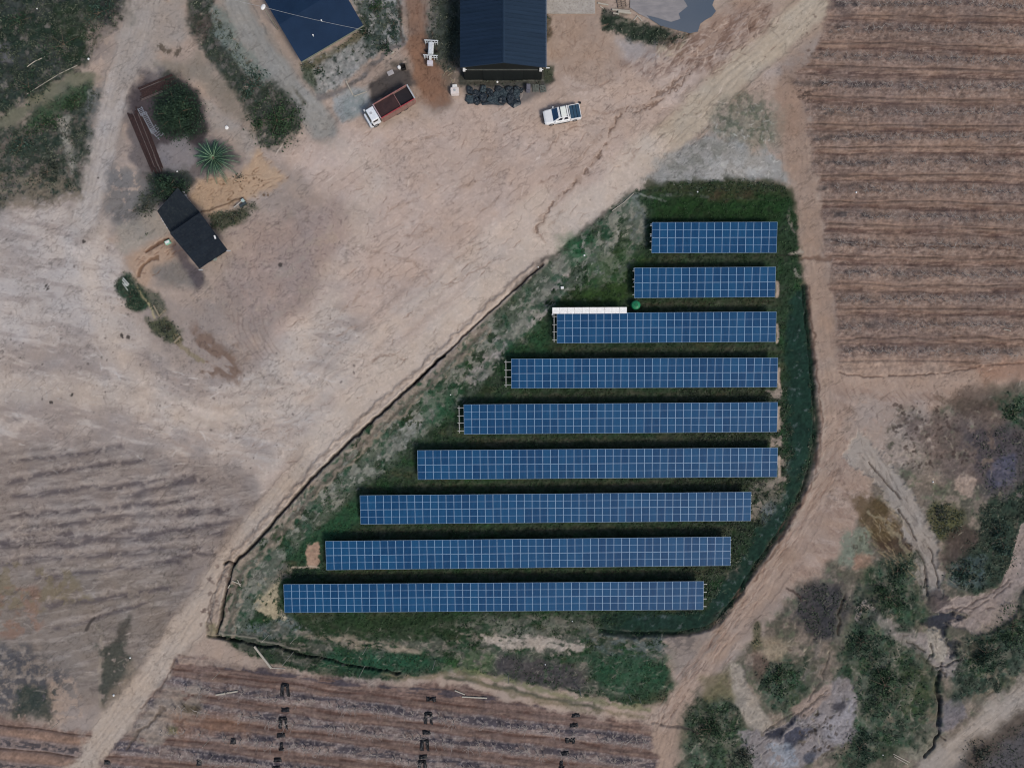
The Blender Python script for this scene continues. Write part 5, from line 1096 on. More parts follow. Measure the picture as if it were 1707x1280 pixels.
# pond and its pale mud shelf
m_w, nt, bw = newmat('pond_water'); bw.inputs['Base Color'].default_value = L4((58, 72, 92)); bw.inputs['Roughness'].default_value = .35
no = N(nt, 'ShaderNodeTexNoise', Scale=2.5, Detail=4); bp = N(nt, 'ShaderNodeBump', Strength=.15, Distance=.05); nt.links.new(no.outputs['Fac'], bp.inputs['Height']); nt.links.new(bp.outputs[0], bw.inputs['Normal'])
no2 = N(nt, 'ShaderNodeTexNoise', Scale=.35, Detail=5); nt.links.new(ramp(nt, no2.outputs['Fac'], [(.35, L4((80, 90, 102))), (.7, L4((110, 113, 118)))]), bw.inputs['Base Color'])
pond = [(1108, -60), (1196, -60), (1190, 2), (1187, 10), (1193, 20), (1186, 29), (1175, 35), (1167, 41), (1163, 54), (1150, 57), (1126, 51), (1100, 44), (1083, 33), (1078, 27), (1095, 31), (1118, 38), (1134, 33), (1131, 24), (1146, 12), (1140, 2), (1150, -10)]
mb = MB(); mb.poly([tuple(W(x, y) + Vector((0, 0, .13))) for x, y in pond]); o = mb.build('pond_water', m_w); tag(o, kind='structure')
mb = MB(); shelf = [(1052, -60), (1186, -60), (1186, 10), (1170, 34), (1150, 50), (1110, 45), (1080, 32), (1064, 24), (1050, 14)]
mb.poly([tuple(W(x, y) + Vector((0, 0, .115))) for x, y in shelf]); o = mb.build('mud', mottled('pale_mud', (122, 120, 122), (142, 138, 138), .6, .8, c3=(154, 148, 146), stretch=(1, 3, 1))); tag(o, kind='structure')
# pole with a lamp and its wire, beside the house
M_WOODP = mottled('pole_wood', (120, 116, 108), (142, 136, 126), 3, .9, stretch=(8, 8, .6))
def lamp_pole():
    h_ = 5.4; top = W(438.5, 12, h_); root = empty('utility_pole', (top.x, top.y, float(ground_z(top.x / S + CX, CY - top.y / S))), 0, 'grey utility pole with a white oval lamp at the track side corner of the house', 'pole')
    q = MB(); q.tube((0, 0, -.4), (0, 0, h_ - .1), .11, .08, 10); q.build('pole', M_WOODP, root)
    q = MB(); q.loft([[(.26 * k * math.cos(2 * math.pi * i / 16), .40 * k * math.sin(2 * math.pi * i / 16), z) for i in range(16)] for k, z in [(.5, h_ - .12), (1, h_ - .08), (1, h_), (.8, h_ + .06), (.3, h_ + .09)]]); q.build('lamp', M_WHITE, root, smooth=True, rot=(0, 0, -.5))
    q = MB(); q.box(-.04, .04, -.05, .05, 1.9, 2.4); q.build('meter_box', M_BOXGREY, root)
    # wires: sagging spans
    def wire(a, b, sag, r=.017):
        pts = [Vector(a).lerp(Vector(b), t) - Vector((0, 0, sag * 4 * t * (1 - t))) for t in [i / 14 for i in range(15)]]
        mb = MB(); mb.path([tuple(p) for p in pts], r, 4); return mb
    m_wire = mottled('weathered_cable', (150, 152, 154), (172, 172, 172), 3, .6)
    e = W(604, 50, 3.0); o = wire(top, e, .25).build('overhead_wire', m_wire); tag(o, 'pale overhead wire running across the blue house roof from the pole', 'wire', 'overhead wires')
    f = W(330, -18, 6.4); o = wire(top, f, .3).build('overhead_wire', m_wire); tag(o, 'pale overhead wire running from the pole over the grey track', 'wire', 'overhead wires')
lamp_pole()
# ================================================================== vehicles
M_CARW = mottled('white_car_paint', (214, 217, 219), (226, 228, 229), 1.2, .3, spec=.5)
M_GLASS = mottled('car_glass', (14, 44, 74), (24, 62, 98), 1.5, .08, spec=.6)
M_GLASSD = mottled('dark_side_glass', (12, 14, 16), (20, 24, 26), 1.5, .1, spec=.6)
M_GLASSS = mottled('side_glass', (12, 26, 40), (20, 38, 54), 1.5, .1, spec=.6)
M_TYRE = mottled('tyre_rubber', (22, 22, 22), (34, 33, 32), 6, .9)
M_RIM = mottled('wheel_rim', (130, 132, 134), (160, 162, 164), 6, .4, .6)
M_COVER = mottled('blue_grey_cover', (40, 66, 86), (52, 80, 100), 2.5, .5)
M_BLACK = mottled('black_trim', (18, 20, 22), (30, 32, 34), 4, .7)
M_LAMPG = mottled('lamp_lens', (188, 196, 200), (214, 218, 220), 5, .15, spec=.6)
M_REDL = mottled('red_lens', (130, 18, 18), (160, 30, 28), 5, .2)
def wheel(parent, x, y, r, w):
    q = MB(); q.tube((0, -w / 2, 0), (0, w / 2, 0), r, r, 20); t = q.build('wheel', M_TYRE, parent, bevel=.02, loc=(x, y, r))
    s = 1 if y > 0 else -1; q = MB(); q.tube((0, s * (w / 2 - .02), 0), (0, s * (w / 2 + .012), 0), r * .6, r * .55, 14); q.build('rim', M_RIM, t)
def ring(x, hw, z0, z1, r=.12):
    return [(x, -hw + .03, z0), (x, -hw, z0 + .12), (x, -hw, z1 - r), (x, -hw + r * .5, z1 - r * .3), (x, -hw + r * 1.4, z1), (x, hw - r * 1.4, z1), (x, hw - r * .5, z1 - r * .3), (x, hw, z1 - r), (x, hw, z0 + .12), (x, hw - .03, z0)]
def pickup():
    c = W(936.8, 190.5, .95); c.z = float(ground_z(936, 192)); a = W(966.5, 184.5, 1) - W(908, 195.5, 1); rz = math.atan2(-a.y, -a.x)
    root = empty('pickup_truck', c, rz, 'white double cab pickup truck with a blue grey bed cover parked in the dirt yard', 'pickup truck')
    q = MB(); q.loft([ring(2.46, .58, .45, .78), ring(2.40, .80, .40, .90), ring(2.22, .90, .36, .98), ring(1.9, .93, .34, 1.02), ring(1.2, .95, .33, 1.08), ring(.2, .95, .33, 1.06), ring(-.92, .95, .33, 1.06)]); q.build('body', M_CARW, root, smooth=False, bevel=0)
    # cab
    q = MB(); b0 = [(1.32, -.86, 1.05), (1.32, .86, 1.05), (-.98, .88, 1.05), (-.98, -.88, 1.05)]; t0 = [(.56, -.73, 1.72), (.56, .73, 1.72), (-.74, .74, 1.74), (-.74, -.74, 1.74)]
    q.hexa(b0, t0); q.build('cab', M_CARW, root, bevel=.05)
    def inset(p, k, off):
        P = [Vector(x) for x in p]; m = sum(P, Vector()) / 4; n = (P[1] - P[0]).cross(P[3] - P[0]).normalized()
        if n.dot(m - Vector((.2, 0, 1.2))) < 0: n = -n
        Q = [m + (x - m) * k + n * off for x in P]; return Q, [x - n * .02 for x in Q]
    for nm, p, k, mt in (('windscreen', (b0[0], b0[1], t0[1], t0[0]), .90, M_GLASS), ('rear_window', (b0[3], b0[2], t0[2], t0[3]), .8, M_GLASSD)):
        Q, Q2 = inset(p, k, .012); m = MB(); m.hexa(Q2, Q); m.build(nm, mt, root)
    for s in (-1, 1):
        bb = (b0[0], b0[3], t0[3], t0[0]) if s < 0 else (b0[1], b0[2], t0[2], t0[1])
        B = [Vector(x) for x in bb]
        for t1, t2 in ((.13, .52), (.56, .93)):
            p = (B[0].lerp(B[1], t1), B[0].lerp(B[1], t2), B[3].lerp(B[2], t2), B[3].lerp(B[2], t1)); Q, Q2 = inset(p, .70, .012); m = MB(); m.hexa(Q2, Q); m.build('side_window', M_GLASSS, root)
        m = MB(); m.box(.95, 1.13, s * .95, s * 1.12, 1.02, 1.16) if s > 0 else m.box(.95, 1.13, -1.12, -.95, 1.02, 1.16); m.build('mirror', M_CARW, root, bevel=.02)
        m = MB(); m.box(2.26, 2.42, s * .72 - .12, s * .72 + .12, .74, .88); m.build('headlight', M_LAMPG, root, bevel=.02)
        m = MB(); m.box(-2.475, -2.40, s * .86 - .06, s * .86 + .06, .72, 1.0); m.build('tail_light', M_REDL, root)
        for x in (.45, -.55):
            m = MB(); m.box(x - .1, x + .1, s * .957 - .012, s * .957 + .012, .86, .89); m.build('door_handle', M_BLACK, root)
        m = MB(); m.box(-.9, 1.0, s * .95 - .05, s * .95 + .05, .28, .33); m.build('side_step', M_BLACK, root)
    # cargo bed
    q = MB(); q.box(-2.45, -.96, -.95, -.87, .36, 1.10); q.box(-2.45, -.96, .87, .95, .36, 1.10); q.box(-1.04, -.96, -.87, .87, .36, 1.12); q.box(-2.45, -.96, -.87, .87, .36, .55); q.build('cargo_bed', M_CARW, root, bevel=.02)
    q = MB(); q.box(-2.46, -2.38, -.865, .865, .55, 1.08); q.build('tailgate', M_CARW, root, bevel=.015)
    for x0, x1 in ((-1.48, -1.06), (-1.90, -1.53), (-2.36, -1.95)):
        m = MB(); m.box(x0, x1, -.855, .855, 1.03, 1.09); m.build('bed_cover', M_COVER, root, bevel=.02)
    q = MB(); q.box(-2.36, -1.06, -.85, .85, .96, 1.03); q.build('cover_frame', M_BLACK, root)
    for x in (.28, -.52):
        m = MB(); m.box(x - .03, x + .03, -.70, .70, 1.80, 1.84)
        for s in (-1, 1): m.box(x - .05, x + .05, s * .66 - .04, s * .66 + .04, 1.70, 1.80)
        m.build('roof_bar', M_BLACK, root)
    m = MB(); m.box(-.48, .22, -.6, .6, 1.845, 1.87); m.build('roof_panel', mottled('cream_panel', (214, 220, 212), (226, 228, 220), 2, .5), root, bevel=.008)
    q = MB(); q.box(2.40, 2.50, -.74, .74, .40, .58); q.build('bumper', M_BLACK, root, bevel=.02); q = MB(); q.box(-2.54, -2.46, -.8, .8, .42, .56); q.build('bumper', M_BLACK, root, bevel=.02)
    q = MB(); q.box(2.415, 2.475, -.5, .5, .62, .80); q.build('grille', M_BLACK, root)
    for x in (1.55, -1.6):
        for s in (-1, 1): wheel(root, x, s * .82, .37, .26)
pickup()
M_TRED = mottled('faded_red_paint', (142, 40, 48), (166, 58, 66), 2, .5, dirt=(168, 120, 116))
M_TDUST = mottled('dusty_red_board', (116, 90, 84), (134, 110, 100), 2, .85, dirt=(124, 66, 66))
M_RIMP = mottled('worn_red_rim', (136, 78, 80), (152, 104, 100), 2, .6, dirt=(170, 146, 136))
M_FLOOR = mottled('dark_maroon_floor', (52, 36, 38), (62, 44, 44), .8, .85, dirt=(42, 32, 34))
M_FLOOR2 = mottled('black_floor', (30, 28, 33), (40, 36, 40), .8, .85)
def lorry():
    f, r = W(610, 198.3, 1.8), W(684.5, 154.5, 1.8); d = f - r; L = d.length; c2 = (f + r) / 2; rz = math.atan2(d.y, d.x)
    root = empty('lorry', (c2.x, c2.y, float(ground_z(c2.x / S + CX, CY - c2.y / S))), rz, 'open tipper lorry with a white cab and dark red load box beside the house garden', 'lorry')
    h = L / 2
    # cab
    q = MB(); x1, x0 = h, h - 1.55
    q.loft([[(x0, -.86, .55), (x0, .86, .55), (x0, .86, 2.14), (x0, .80, 2.22), (x0, -.80, 2.22), (x0, -.86, 2.14)], [(x1 - .52, -.88, .55), (x1 - .52, .88, .55), (x1 - .52, .86, 2.12), (x1 - .52, .78, 2.22), (x1 - .52, -.78, 2.22), (x1 - .52, -.86, 2.12)], [(x1 - .26, -.9, .5), (x1 - .26, .9, .5), (x1 - .26, .88, 1.45), (x1 - .26, .82, 1.52), (x1 - .26, -.82, 1.52), (x1 - .26, -.88, 1.45)], [(x1 - .03, -.82, .5), (x1 - .03, .82, .5), (x1 - .03, .80, 1.34), (x1 - .03, .74, 1.42), (x1 - .03, -.74, 1.42), (x1 - .03, -.80, 1.34)]]); q.build('cab', mottled('white_cab_paint', (206, 212, 218), (226, 230, 234), 2.2, .35, dirt=(182, 184, 196)), root)
    q = MB(); A = [(x1 - .50, -.72, 2.15), (x1 - .50, .72, 2.15), (x1 - .30, .78, 1.58), (x1 - .30, -.78, 1.58)]; n = Vector((.93, 0, .35)); q.hexa([Vector(p) for p in A], [Vector(p) + n * .05 for p in A]); q.build('windscreen', mottled('green_black_glass', (14, 44, 44), (22, 56, 56), 2, .1, spec=.6), root)
    for s in (-1, 1):
        q = MB(); y = s * .872; q.box(x0 + .25, x1 - .62, y - .012, y + .012, 1.55, 1.95); q.build('side_window', M_GLASSD, root)
        q = MB(); q.box(x1 - .40, x1 - .32, s * .90 - .02, s * .90 + .25 * s + .02 * (s > 0) , 1.72, 1.76) if s > 0 else q.box(x1 - .40, x1 - .32, -1.17, -.88, 1.72, 1.76); q.box(x1 - .46, x1 - .28, s * 1.10 - .08, s * 1.10 + .08, 1.42, 1.84); q.build('mirror', M_BLACK if s > 0 else M_WHITE, root)
        q = MB(); q.box(x1 - .04, x1 + .02, s * .62 - .14, s * .62 + .14, .78, .98); q.build('headlight', M_LAMPG, root, bevel=.01)
    q = MB(); q.tube((x0 + .62, -.12, 2.22), (x0 + .62, -.12, 2.27), .18, .17, 12); q.build('roof_hatch', mottled('grey_hatch', (158, 160, 168), (176, 178, 184), 4, .6), root)
    q = MB(); q.box(x1 - .05, x1 + .07, -.88, .88, .40, .66); q.build('bumper', M_TRIM, root, bevel=.02)
    # chassis
    q = MB(); q.box(-h + .2, x1 - .3, -.42, -.30, .62, .82); q.box(-h + .2, x1 - .3, .30, .42, .62, .82)
    for x in (-2.2, -.8, .8): q.box(x - .06, x + .06, -.30, .30, .64, .80)
    q.build('chassis', M_BLACK, root)
    # load box
    b0, b1, w = -h, x0 - .16, 1.04
    q = MB(); q.box(b0, b1, -w + .035, w - .035, .92, 1.62); q.build('load_floor', M_FLOOR2, root)
    for s in (-1, 1):
        q = MB(); q.box(b0, b1, s * w - .03, s * w + .03, .62, 2.0)
        for i in range(6):
            x = b0 + .3 + (b1 - b0 - .6) * i / 5; q.box(x - .04, x + .04, s * (w + .055) - .025, s * (w + .055) + .025, .88, 1.98)
        q.build('side_board', M_TDUST, root); q = MB(); q.box(b0 + .15, b1 - .1, s * (w - .10) - .02, s * (w - .10) + .02, .32, .60); q.build('side_guard', M_BLACK, root); q = MB(); q.box(b0, b1, s * w - .05, s * w + .05, 2.003, 2.06); q.build('top_rail', M_TRED if s > 0 else M_RIMP, root)
    q = MB(); q.box(b1 - .06, b1, -w + .03, w - .03, 1.63, 2.0); q.build('headboard', M_TRED, root); q = MB(); q.box(b1 - .08, b1 + .06, -w - .02, w + .02, 2.063, 2.12); q.build('head_rail', mottled('pinkish_grey_rail', (150, 132, 140), (176, 156, 160), 3, .6), root)
    q = MB(); q.box(b0 - .05, b0, -w + .03, w - .03, .92, 1.98); q.build('tailgate', M_TRED, root); q = MB(); q.box(b0 - .16, b0 + .02, -w, w, 1.983, 2.04); q.build('tail_rail', M_TRIM, root)
    xd = b0 + (b1 - b0) * .40
    q = MB(); ny, nx_ = 8, 14; P = [[(xd + (b1 - .08 - xd) * i / nx_, -w + .04 + (2 * w - .08) * j / ny, 1.84 + .10 * (vnoise(np.array([i * .5]), np.array([j * .6]), 5)[0] - .5)) for j in range(ny + 1)] for i in range(nx_ + 1)]
    for i in range(nx_):
        for j in range(ny): q.quad(P[i][j], P[i + 1][j], P[i + 1][j + 1], P[i][j + 1])
    q.build('load', M_FLOOR, root)
    q = MB(); q.box(xd - .03, xd + .03, -w + .02, w - .02, 1.93, 1.98); q.build('cross_bar', mottled('worn_bar', (132, 92, 92), (150, 112, 108), 4, .6), root)
    for x, ys in ((x1 - .75, (.82,)), (-h + 1.5, (.88, .58)), (-h + 2.6, (.88, .58))):
        for y in ys:
            for s in (-1, 1): wheel(root, x, s * (y - .06), .42, .25)
lorry()
M_IMPL = mottled('white_machine_paint', (192, 200, 204), (216, 220, 222), 3, .5, dirt=(150, 158, 160))
def implement():
    c = W(718, 88, .75); c.z = float(ground_z(718, 92)); root = empty('farm_implement', c, R(-3), 'white farm implement with two crossbars standing between the red path and the barn', 'farm machine')
    q = MB(); q.box(-.10, .10, -1.3, 1.55, .55, .68); q.box(-.30, -.22, -.3, 1.4, .55, .65); q.box(.22, .30, -.3, 1.4, .55, .65); q.build('frame', M_IMPL, root)
    q = MB(); q.loft([[(x * .36, y, .72 + z * .34) for x, z in ((-1, -.1), (-1, .6), (-.6, 1), (.6, 1), (1, .6), (1, -.1))] for y in (-.25, 1.30)]); q.build('tank_body', M_IMPL, root, bevel=.03)
    for y, l in ((1.55, .92), (-.42, .96)):
        q = MB(); q.box(-l, l, y - .05, y + .05, .82, .94); q.box(-l * .95, l * .95, y - .20, y - .14, .62, .70); q.build('crossbar', M_IMPL, root)
        for x in (-.8, -.45, .45, .8):
            q = MB(); q.box(x - .03, x + .03, y - .22, y + .06, .10, .84); q.build('tine', M_IMPL, root)
    q = MB(); q.box(-.16, .16, -1.05, -.5, .68, .95); q.build('pump', M_BOXGREY, root, bevel=.02)
    q = MB(); q.box(-.38, .38, -1.72, -1.15, .55, 1.05); q.build('hopper', mottled('pale_lilac_bin', (190, 186, 194), (206, 202, 208), 2, .6), root, bevel=.03)
    for s in (-1, 1): wheel(root, s * .001 + .55 * s, .4, .3, .16)
implement()
def ibc():
    c = W(758, 149.5, .6); c.z = float(ground_z(758, 152)); root = empty('plastic_tank', c, .05, 'cream white plastic tank between the black heap and the red path', 'tank')
    q = MB(); q.box(-.55, .55, -.62, .22, 0, .85); q.build('tank_body', mottled('cream_plastic', (204, 196, 192), (220, 212, 208), 2, .5, dirt=(180, 170, 166)), root, bevel=.06)
    q = MB(); q.box(-.30, .34, .22, .66, 0, .70); q.build('pump_housing', M_WHITE, root, bevel=.05)
    q = MB(); q.tube((0, -.2, .85), (0, -.2, .92), .16, .15, 14); q.build('cap', M_TRIM, root)
ibc()
# ================================================================== trees, shrubs, grass, vines
M_LEAF_D = foliage('leaves_dark', (26, 42, 32), (40, 60, 46), (76, 98, 74), 1.1)
M_LEAF_G = foliage('leaves_green', (30, 48, 32), (48, 70, 46), (90, 110, 80), 1.1)
M_LEAF_O = foliage('leaves_grey', (42, 48, 42), (64, 70, 60), (108, 110, 94), 1.1)
M_LEAF_B = foliage('leaves_bluegreen', (30, 50, 42), (50, 70, 60), (96, 116, 104), 1.1)
M_BARK = mottled('bark', (74, 64, 54), (104, 92, 78), 4, .95, stretch=(3, 3, .6))
def leaf_quads(P, size, up_=.6, seed=0, slim=.55):
    """one small bent-free leaf quad per point"""
    g = np.random.default_rng(seed); n = len(P)
    nrm = g.normal(size=(n, 3)); nrm[:, 2] = np.abs(nrm[:, 2]) + up_; nrm /= np.linalg.norm(nrm, axis=1)[:, None]
    t = np.cross(nrm, g.normal(size=(n, 3))); t /= np.linalg.norm(t, axis=1)[:, None]; b = np.cross(nrm, t)
    s = size * (.6 + .8 * g.random(n))[:, None]
    v = np.stack([P - t * s, P - b * s * slim, P + t * s, P + b * s * slim], 1).reshape(-1, 3)
    return v, np.arange(n * 4).reshape(-1, 4)
def crown_points(rx, ry, h, z0, nclump, per, spread, seed, shell=.55):
    g = np.random.default_rng(seed); pts = []
    for k in range(nclump):
        d = g.normal(size=3); d[2] = abs(d[2]) * .9 + .05; d /= np.linalg.norm(d)
        r = shell + (1 - shell) * g.random() ** .6
        ang = math.atan2(d[1], d[0]); lob = .95 + .24 * math.sin(3 * ang + seed) + .17 * math.sin(5 * ang + 2.1 * seed) + .10 * math.sin(9 * ang + seed * 1.3) + .08 * g.normal()
        c = np.array([d[0] * rx * r * lob, d[1] * ry * r * lob, z0 + d[2] * h * r])
        m = int(per * (.5 + g.random())); q = g.normal(size=(m, 3)) * spread * (.6 + .8 * g.random()) * np.array([1, 1, .6]); pts.append(c + q)
    return np.concatenate(pts)
def tree(name, cat, label, px, py, rx, ry, h, mat, ang=0, nclump=70, per=34, leaf=.16, spread=.34, trunk=.9, seed=1, group=None):
    """rx, ry in photo pixels as seen"""
    z_mid = h * .55
    c = W(px, py, z_mid); gp = (c.x / S + CX, CY - c.y / S); gz = float(ground_z(*gp))
    root = empty(name, (c.x, c.y, gz), -R(ang), label, cat, group)
    if not trunk: h *= .62; nclump = int(nclump * .15); spread *= 1.3; h *= .8
    P = crown_points(rx * S * .86, ry * S * .86, h * .62, h * .25 if trunk else .03, nclump, per, spread, seed, .30 if trunk else .25)
    g_ = np.random.default_rng(seed + 500); ne = int(nclump * 7); a_ = g_.uniform(0, 6.283, ne); r_ = 1.0 + .22 * np.abs(g_.normal(size=ne))   # loose outer sprays near the ground
    P = np.concatenate([P, np.stack([np.cos(a_) * r_ * rx * S * .86, np.sin(a_) * r_ * ry * S * .86, g_.uniform(.02, .25, ne) * h + (h * .3 if trunk else 0)], 1)])
    v, f = leaf_quads(P, leaf, .35, seed); np_mesh('crown' if trunk else 'foliage', v, f, mat, root)
    q = MB(); g = random.Random(seed); H0 = h * (.42 if trunk else .2); r0 = .05 + .035 * h
    q.path([(0, 0, -.3), (g.uniform(-.1, .1), g.uniform(-.1, .1), H0 * .6), (g.uniform(-.15, .15), g.uniform(-.15, .15), H0)], [r0, r0 * .8, r0 * .6], 8)
    for k in range(6 if trunk else 5):
        a = k * 6.283 / 6 + g.uniform(-.3, .3); L = .75
        q.path([(0, 0, H0 * .7), (math.cos(a) * rx * S * .3, math.sin(a) * ry * S * .3, H0 + h * .12), (math.cos(a) * rx * S * L, math.sin(a) * ry * S * L, H0 + h * .25)], [r0 * .5, r0 * .3, r0 * .1], 5)
    q.build('trunk' if trunk else 'stem', M_BARK, root)
    return root
tree('broadleaf_tree', 'tree', 'broad dark green tree beside the long rusty pipe stack', 294, 186, 37, 41, 3.6, M_LEAF_D, nclump=120, per=46, leaf=.13, spread=.46, seed=3)
tree('shrub_thicket', 'shrub', 'tall dark green thicket between the pale path and the grey house track', 456, 196, 42, 40, 2.6, M_LEAF_G, nclump=190, per=40, leaf=.13, seed=5, trunk=0)
tree('shrub_thicket', 'shrub', 'grey green thicket on the verge just above the tall thicket by the house track', 422, 138, 26, 30, 1.5, M_LEAF_B, ang=0, nclump=70, per=30, leaf=.14, seed=8, trunk=0)
tree('garden_bush', 'bush', 'round dark bush touching the corner of the blue house roof', 606, 50, 10, 11, 1.7, M_LEAF_D, nclump=34, per=24, leaf=.12, spread=.2, seed=9, trunk=0)
tree('garden_bush', 'bush', 'small dark round bush below the lower corner of the blue roofed house', 528, 111, 8, 8, 1.2, M_LEAF_D, nclump=26, per=22, leaf=.11, spread=.18, seed=10, trunk=0)
tree('garden_bush', 'bush', 'dark spreading bush in the garden against the brown boundary bank above the lorry', 640, 72, 20, 14, 1.5, M_LEAF_D, nclump=44, per=26, leaf=.13, spread=.25, seed=11, trunk=0)
tree('garden_bush', 'bush', 'green bush at the top of the house garden', 626, 8, 20, 14, 1.8, M_LEAF_G, nclump=50, per=26, leaf=.13, spread=.25, seed=12, trunk=0)
tree('garden_bush', 'bush', 'bluish bush in the garden halfway along its bank by the red path', 654, 36, 12, 17, 1.4, M_LEAF_B, nclump=40, per=26, leaf=.13, spread=.25, seed=13, trunk=0)
tree('verge_bush', 'bush', 'dark bush at the upper end of the low black shed roof', 280, 312, 27, 19, 3.0, M_LEAF_D, nclump=50, per=40, leaf=.12, spread=.28, seed=14)
tree('verge_bush', 'bush', 'low bush between the black shed and the pale track', 240, 342, 13, 18, 1.2, M_LEAF_O, nclump=40, per=24, leaf=.12, spread=.22, seed=15, trunk=0)
tree('verge_bush', 'bush', 'olive bush between the palm and the sandy mound', 396, 296, 9, 6, .8, M_LEAF_O, nclump=18, per=20, leaf=.10, spread=.16, seed=16, trunk=0)
tree('green_bush', 'bush', 'bright green low bush with white planks lying in it', 216, 494, 17, 24, 1.0, M_LEAF_D, ang=-28, nclump=55, per=26, leaf=.12, spread=.22, seed=17, trunk=0)
tree('green_bush', 'bush', 'olive low bush at the lower end of the ridge of logs', 276, 548, 19, 13, .9, M_LEAF_O, ang=25, nclump=40, per=24, leaf=.12, spread=.2, seed=18, trunk=0)
tree('green_bush', 'bush', 'olive low bush along the lower side of the sandy mound', 392, 358, 32, 10, .8, M_LEAF_O, ang=-22, nclump=46, per=24, leaf=.11, spread=.2, seed=19, trunk=0)
for (x, y, rx, ry, h, mt, a, nc, sd, lab) in [
    (1490, 1000, 36, 40, 2.6, M_LEAF_G, 35, 110, 31, 'green shrub in the fork of the pale gullies beside the dark hollow'),
    (1502, 955, 17, 26, 1.6, M_LEAF_D, 0, 50, 32, 'dark shrub between the brown bank and the pale cracked wash'),
    (1485, 1150, 58, 72, 3.0, M_LEAF_G, 10, 200, 33, 'largest green shrub mass among the eroded gullies'),
    (1445, 1075, 36, 36, 2.2, M_LEAF_D, 0, 90, 34, 'dark shrub just above the largest green shrub mass in the gullies'),
    (1440, 1255, 40, 36, 2.2, M_LEAF_D, 0, 90, 35, 'dark shrub at the bottom edge below the largest green shrub mass'),
    (1304, 1138, 30, 36, 2.2, M_LEAF_G, 0, 90, 36, 'round green shrub between the two short pale gullies'),
    (1190, 1222, 42, 48, 2.6, M_LEAF_G, 0, 130, 37, 'green shrub beside the track at the end of the bottom orchard'),
    (1240, 1262, 30, 30, 1.6, M_LEAF_O, 0, 60, 38, 'olive shrub at the bottom edge beside the grey rocky gully'),
    (1655, 1095, 52, 42, 2.8, M_LEAF_D, -30, 140, 39, 'dark shrub between the sand bed and the corner road'),
    (1700, 1050, 30, 50, 2.4, M_LEAF_G, 0, 90, 40, 'green shrub at the edge between the sand bed and the corner road'),
    (1678, 900, 28, 66, 2.2, M_LEAF_B, -20, 120, 41, 'long green shrub strip above the curved sand bed'),
    (1612, 955, 28, 26, 1.4, M_LEAF_B, 0, 60, 42, 'grey green shrub beside the foot of the pale cracked wash'),
    (1697, 688, 20, 18, 1.8, M_LEAF_G, 0, 44, 43, 'single green shrub at the edge just below the vineyard rows'),
    (1575, 862, 24, 26, 1.0, M_LEAF_O, 0, 44, 45, 'olive scrub patch below the pale round sand spot'),
    (1440, 1020, 10, 24, 1.4, M_LEAF_D, 20, 30, 46, 'narrow dark shrub along the bank of the dark hollow'),
    (1640, 1260, 40, 26, 1.6, M_LEAF_O, -20, 60, 47, 'grey scrub patch in the corner beyond the road')]:
    tree('gully_shrub', 'shrub', lab, x, y, rx * .74, ry * .74, h, mt, a, nc, 36, .13, .30, 0, sd, 'shrubs among the eroded gullies')
for (x, y, rx, ry, h, mt, sd, lab) in [
    (40, 140, 34, 28, 1.6, M_LEAF_D, 61, 'dark scrub bush at the edge above the pale grassy strip'), (100, 70, 40, 30, 1.5, M_LEAF_D, 62, 'dark scrub bush in the middle of the top corner scrub'),
    (160, 18, 26, 20, 1.3, M_LEAF_B, 63, 'blue green scrub bush where the pale track leaves the picture'), (30, 30, 30, 24, 1.3, M_LEAF_D, 64, 'dark scrub bush in the extreme top corner beside the scrub edge'),
    (120, 168, 20, 10, .9, M_LEAF_G, 65, 'fresh green bush at the upper end of the roadside scrub'), (70, 205, 30, 10, .9, M_LEAF_G, 66, 'fresh green bush along the lower side of the pale grassy strip'),
    (30, 240, 28, 20, 1.2, M_LEAF_B, 67, 'grey green bush at the edge below the pale grassy strip'), (75, 285, 26, 18, 1.1, M_LEAF_O, 68, 'olive grey bush near the lower end of the roadside scrub')]:
    tree('scrub_bush', 'bush', lab, x, y, rx, ry, h, mt, -25, 60, 28, .14, .28, 0, sd, 'bushes in the top corner scrub')

# palm
M_PALM = foliage('palm_leaf', (24, 50, 42), (38, 72, 58), (66, 104, 84), 1.2)
M_RACHIS = mottled('palm_rachis', (104, 136, 106), (132, 158, 124), 3, .6)
def palm():
    c = W(355, 263, 2.2); gz = float(ground_z(c.x / S + CX, CY - c.y / S)); root = empty('palm_tree', (c.x, c.y, gz), 0, 'palm tree with a round spiky green crown beside the pale path', 'palm tree')
    q = MB(); q.loft([[(r * math.cos(i * 6.2832 / 14), r * math.sin(i * 6.2832 / 14), z) for i in range(14)] for r, z in [(.42, -.3), (.38, .3), (.34, .8), (.36, 1.3), (.42, 1.7), (.36, 2.0), (.12, 2.25)]]); q.build('trunk', M_BARK, root)
    g = random.Random(4); nf = 46
    for k in range(nf):
        a = k * 2.39996; t = k / nf; L = 2.4 + .8 * t + g.uniform(-.2, .2); rise = 1.9 * (1 - t) ** 1.3 + .10; droop = .5 + 1.3 * t
        pts = [Vector((L * s * (1 - .18 * (1 - t)), 0, 2.0 + rise * s * 1.15 - droop * s * s * 1.15)) for s in [i / 10 for i in range(11)]]
        mb = MB(); mb.path([tuple(p) for p in pts], [.05 - .004 * i for i in range(11)], 4, 1)
        for i in range(3, 26):
            s = i / 26; j = min(int(s * 10), 9); p = pts[j].lerp(pts[j + 1], s * 10 - j); d = (pts[j + 1] - pts[j]).normalized()
            ll = .46 * (math.sin(math.pi * (.12 + .86 * s)) ** .7) + .05
            for sd in (-1, 1):
                side = Vector((0, sd, 0)); tip = p + side * ll * .82 + d * ll * .62 + Vector((0, 0, .10 * ll - .25 * ll * g.random())); w_ = d * .03
                mb.poly([p - w_, p + w_, tip], 0)
        mb.build('frond', [M_PALM, M_RACHIS], root, rot=(0, 0, a + g.uniform(-.1, .1)))
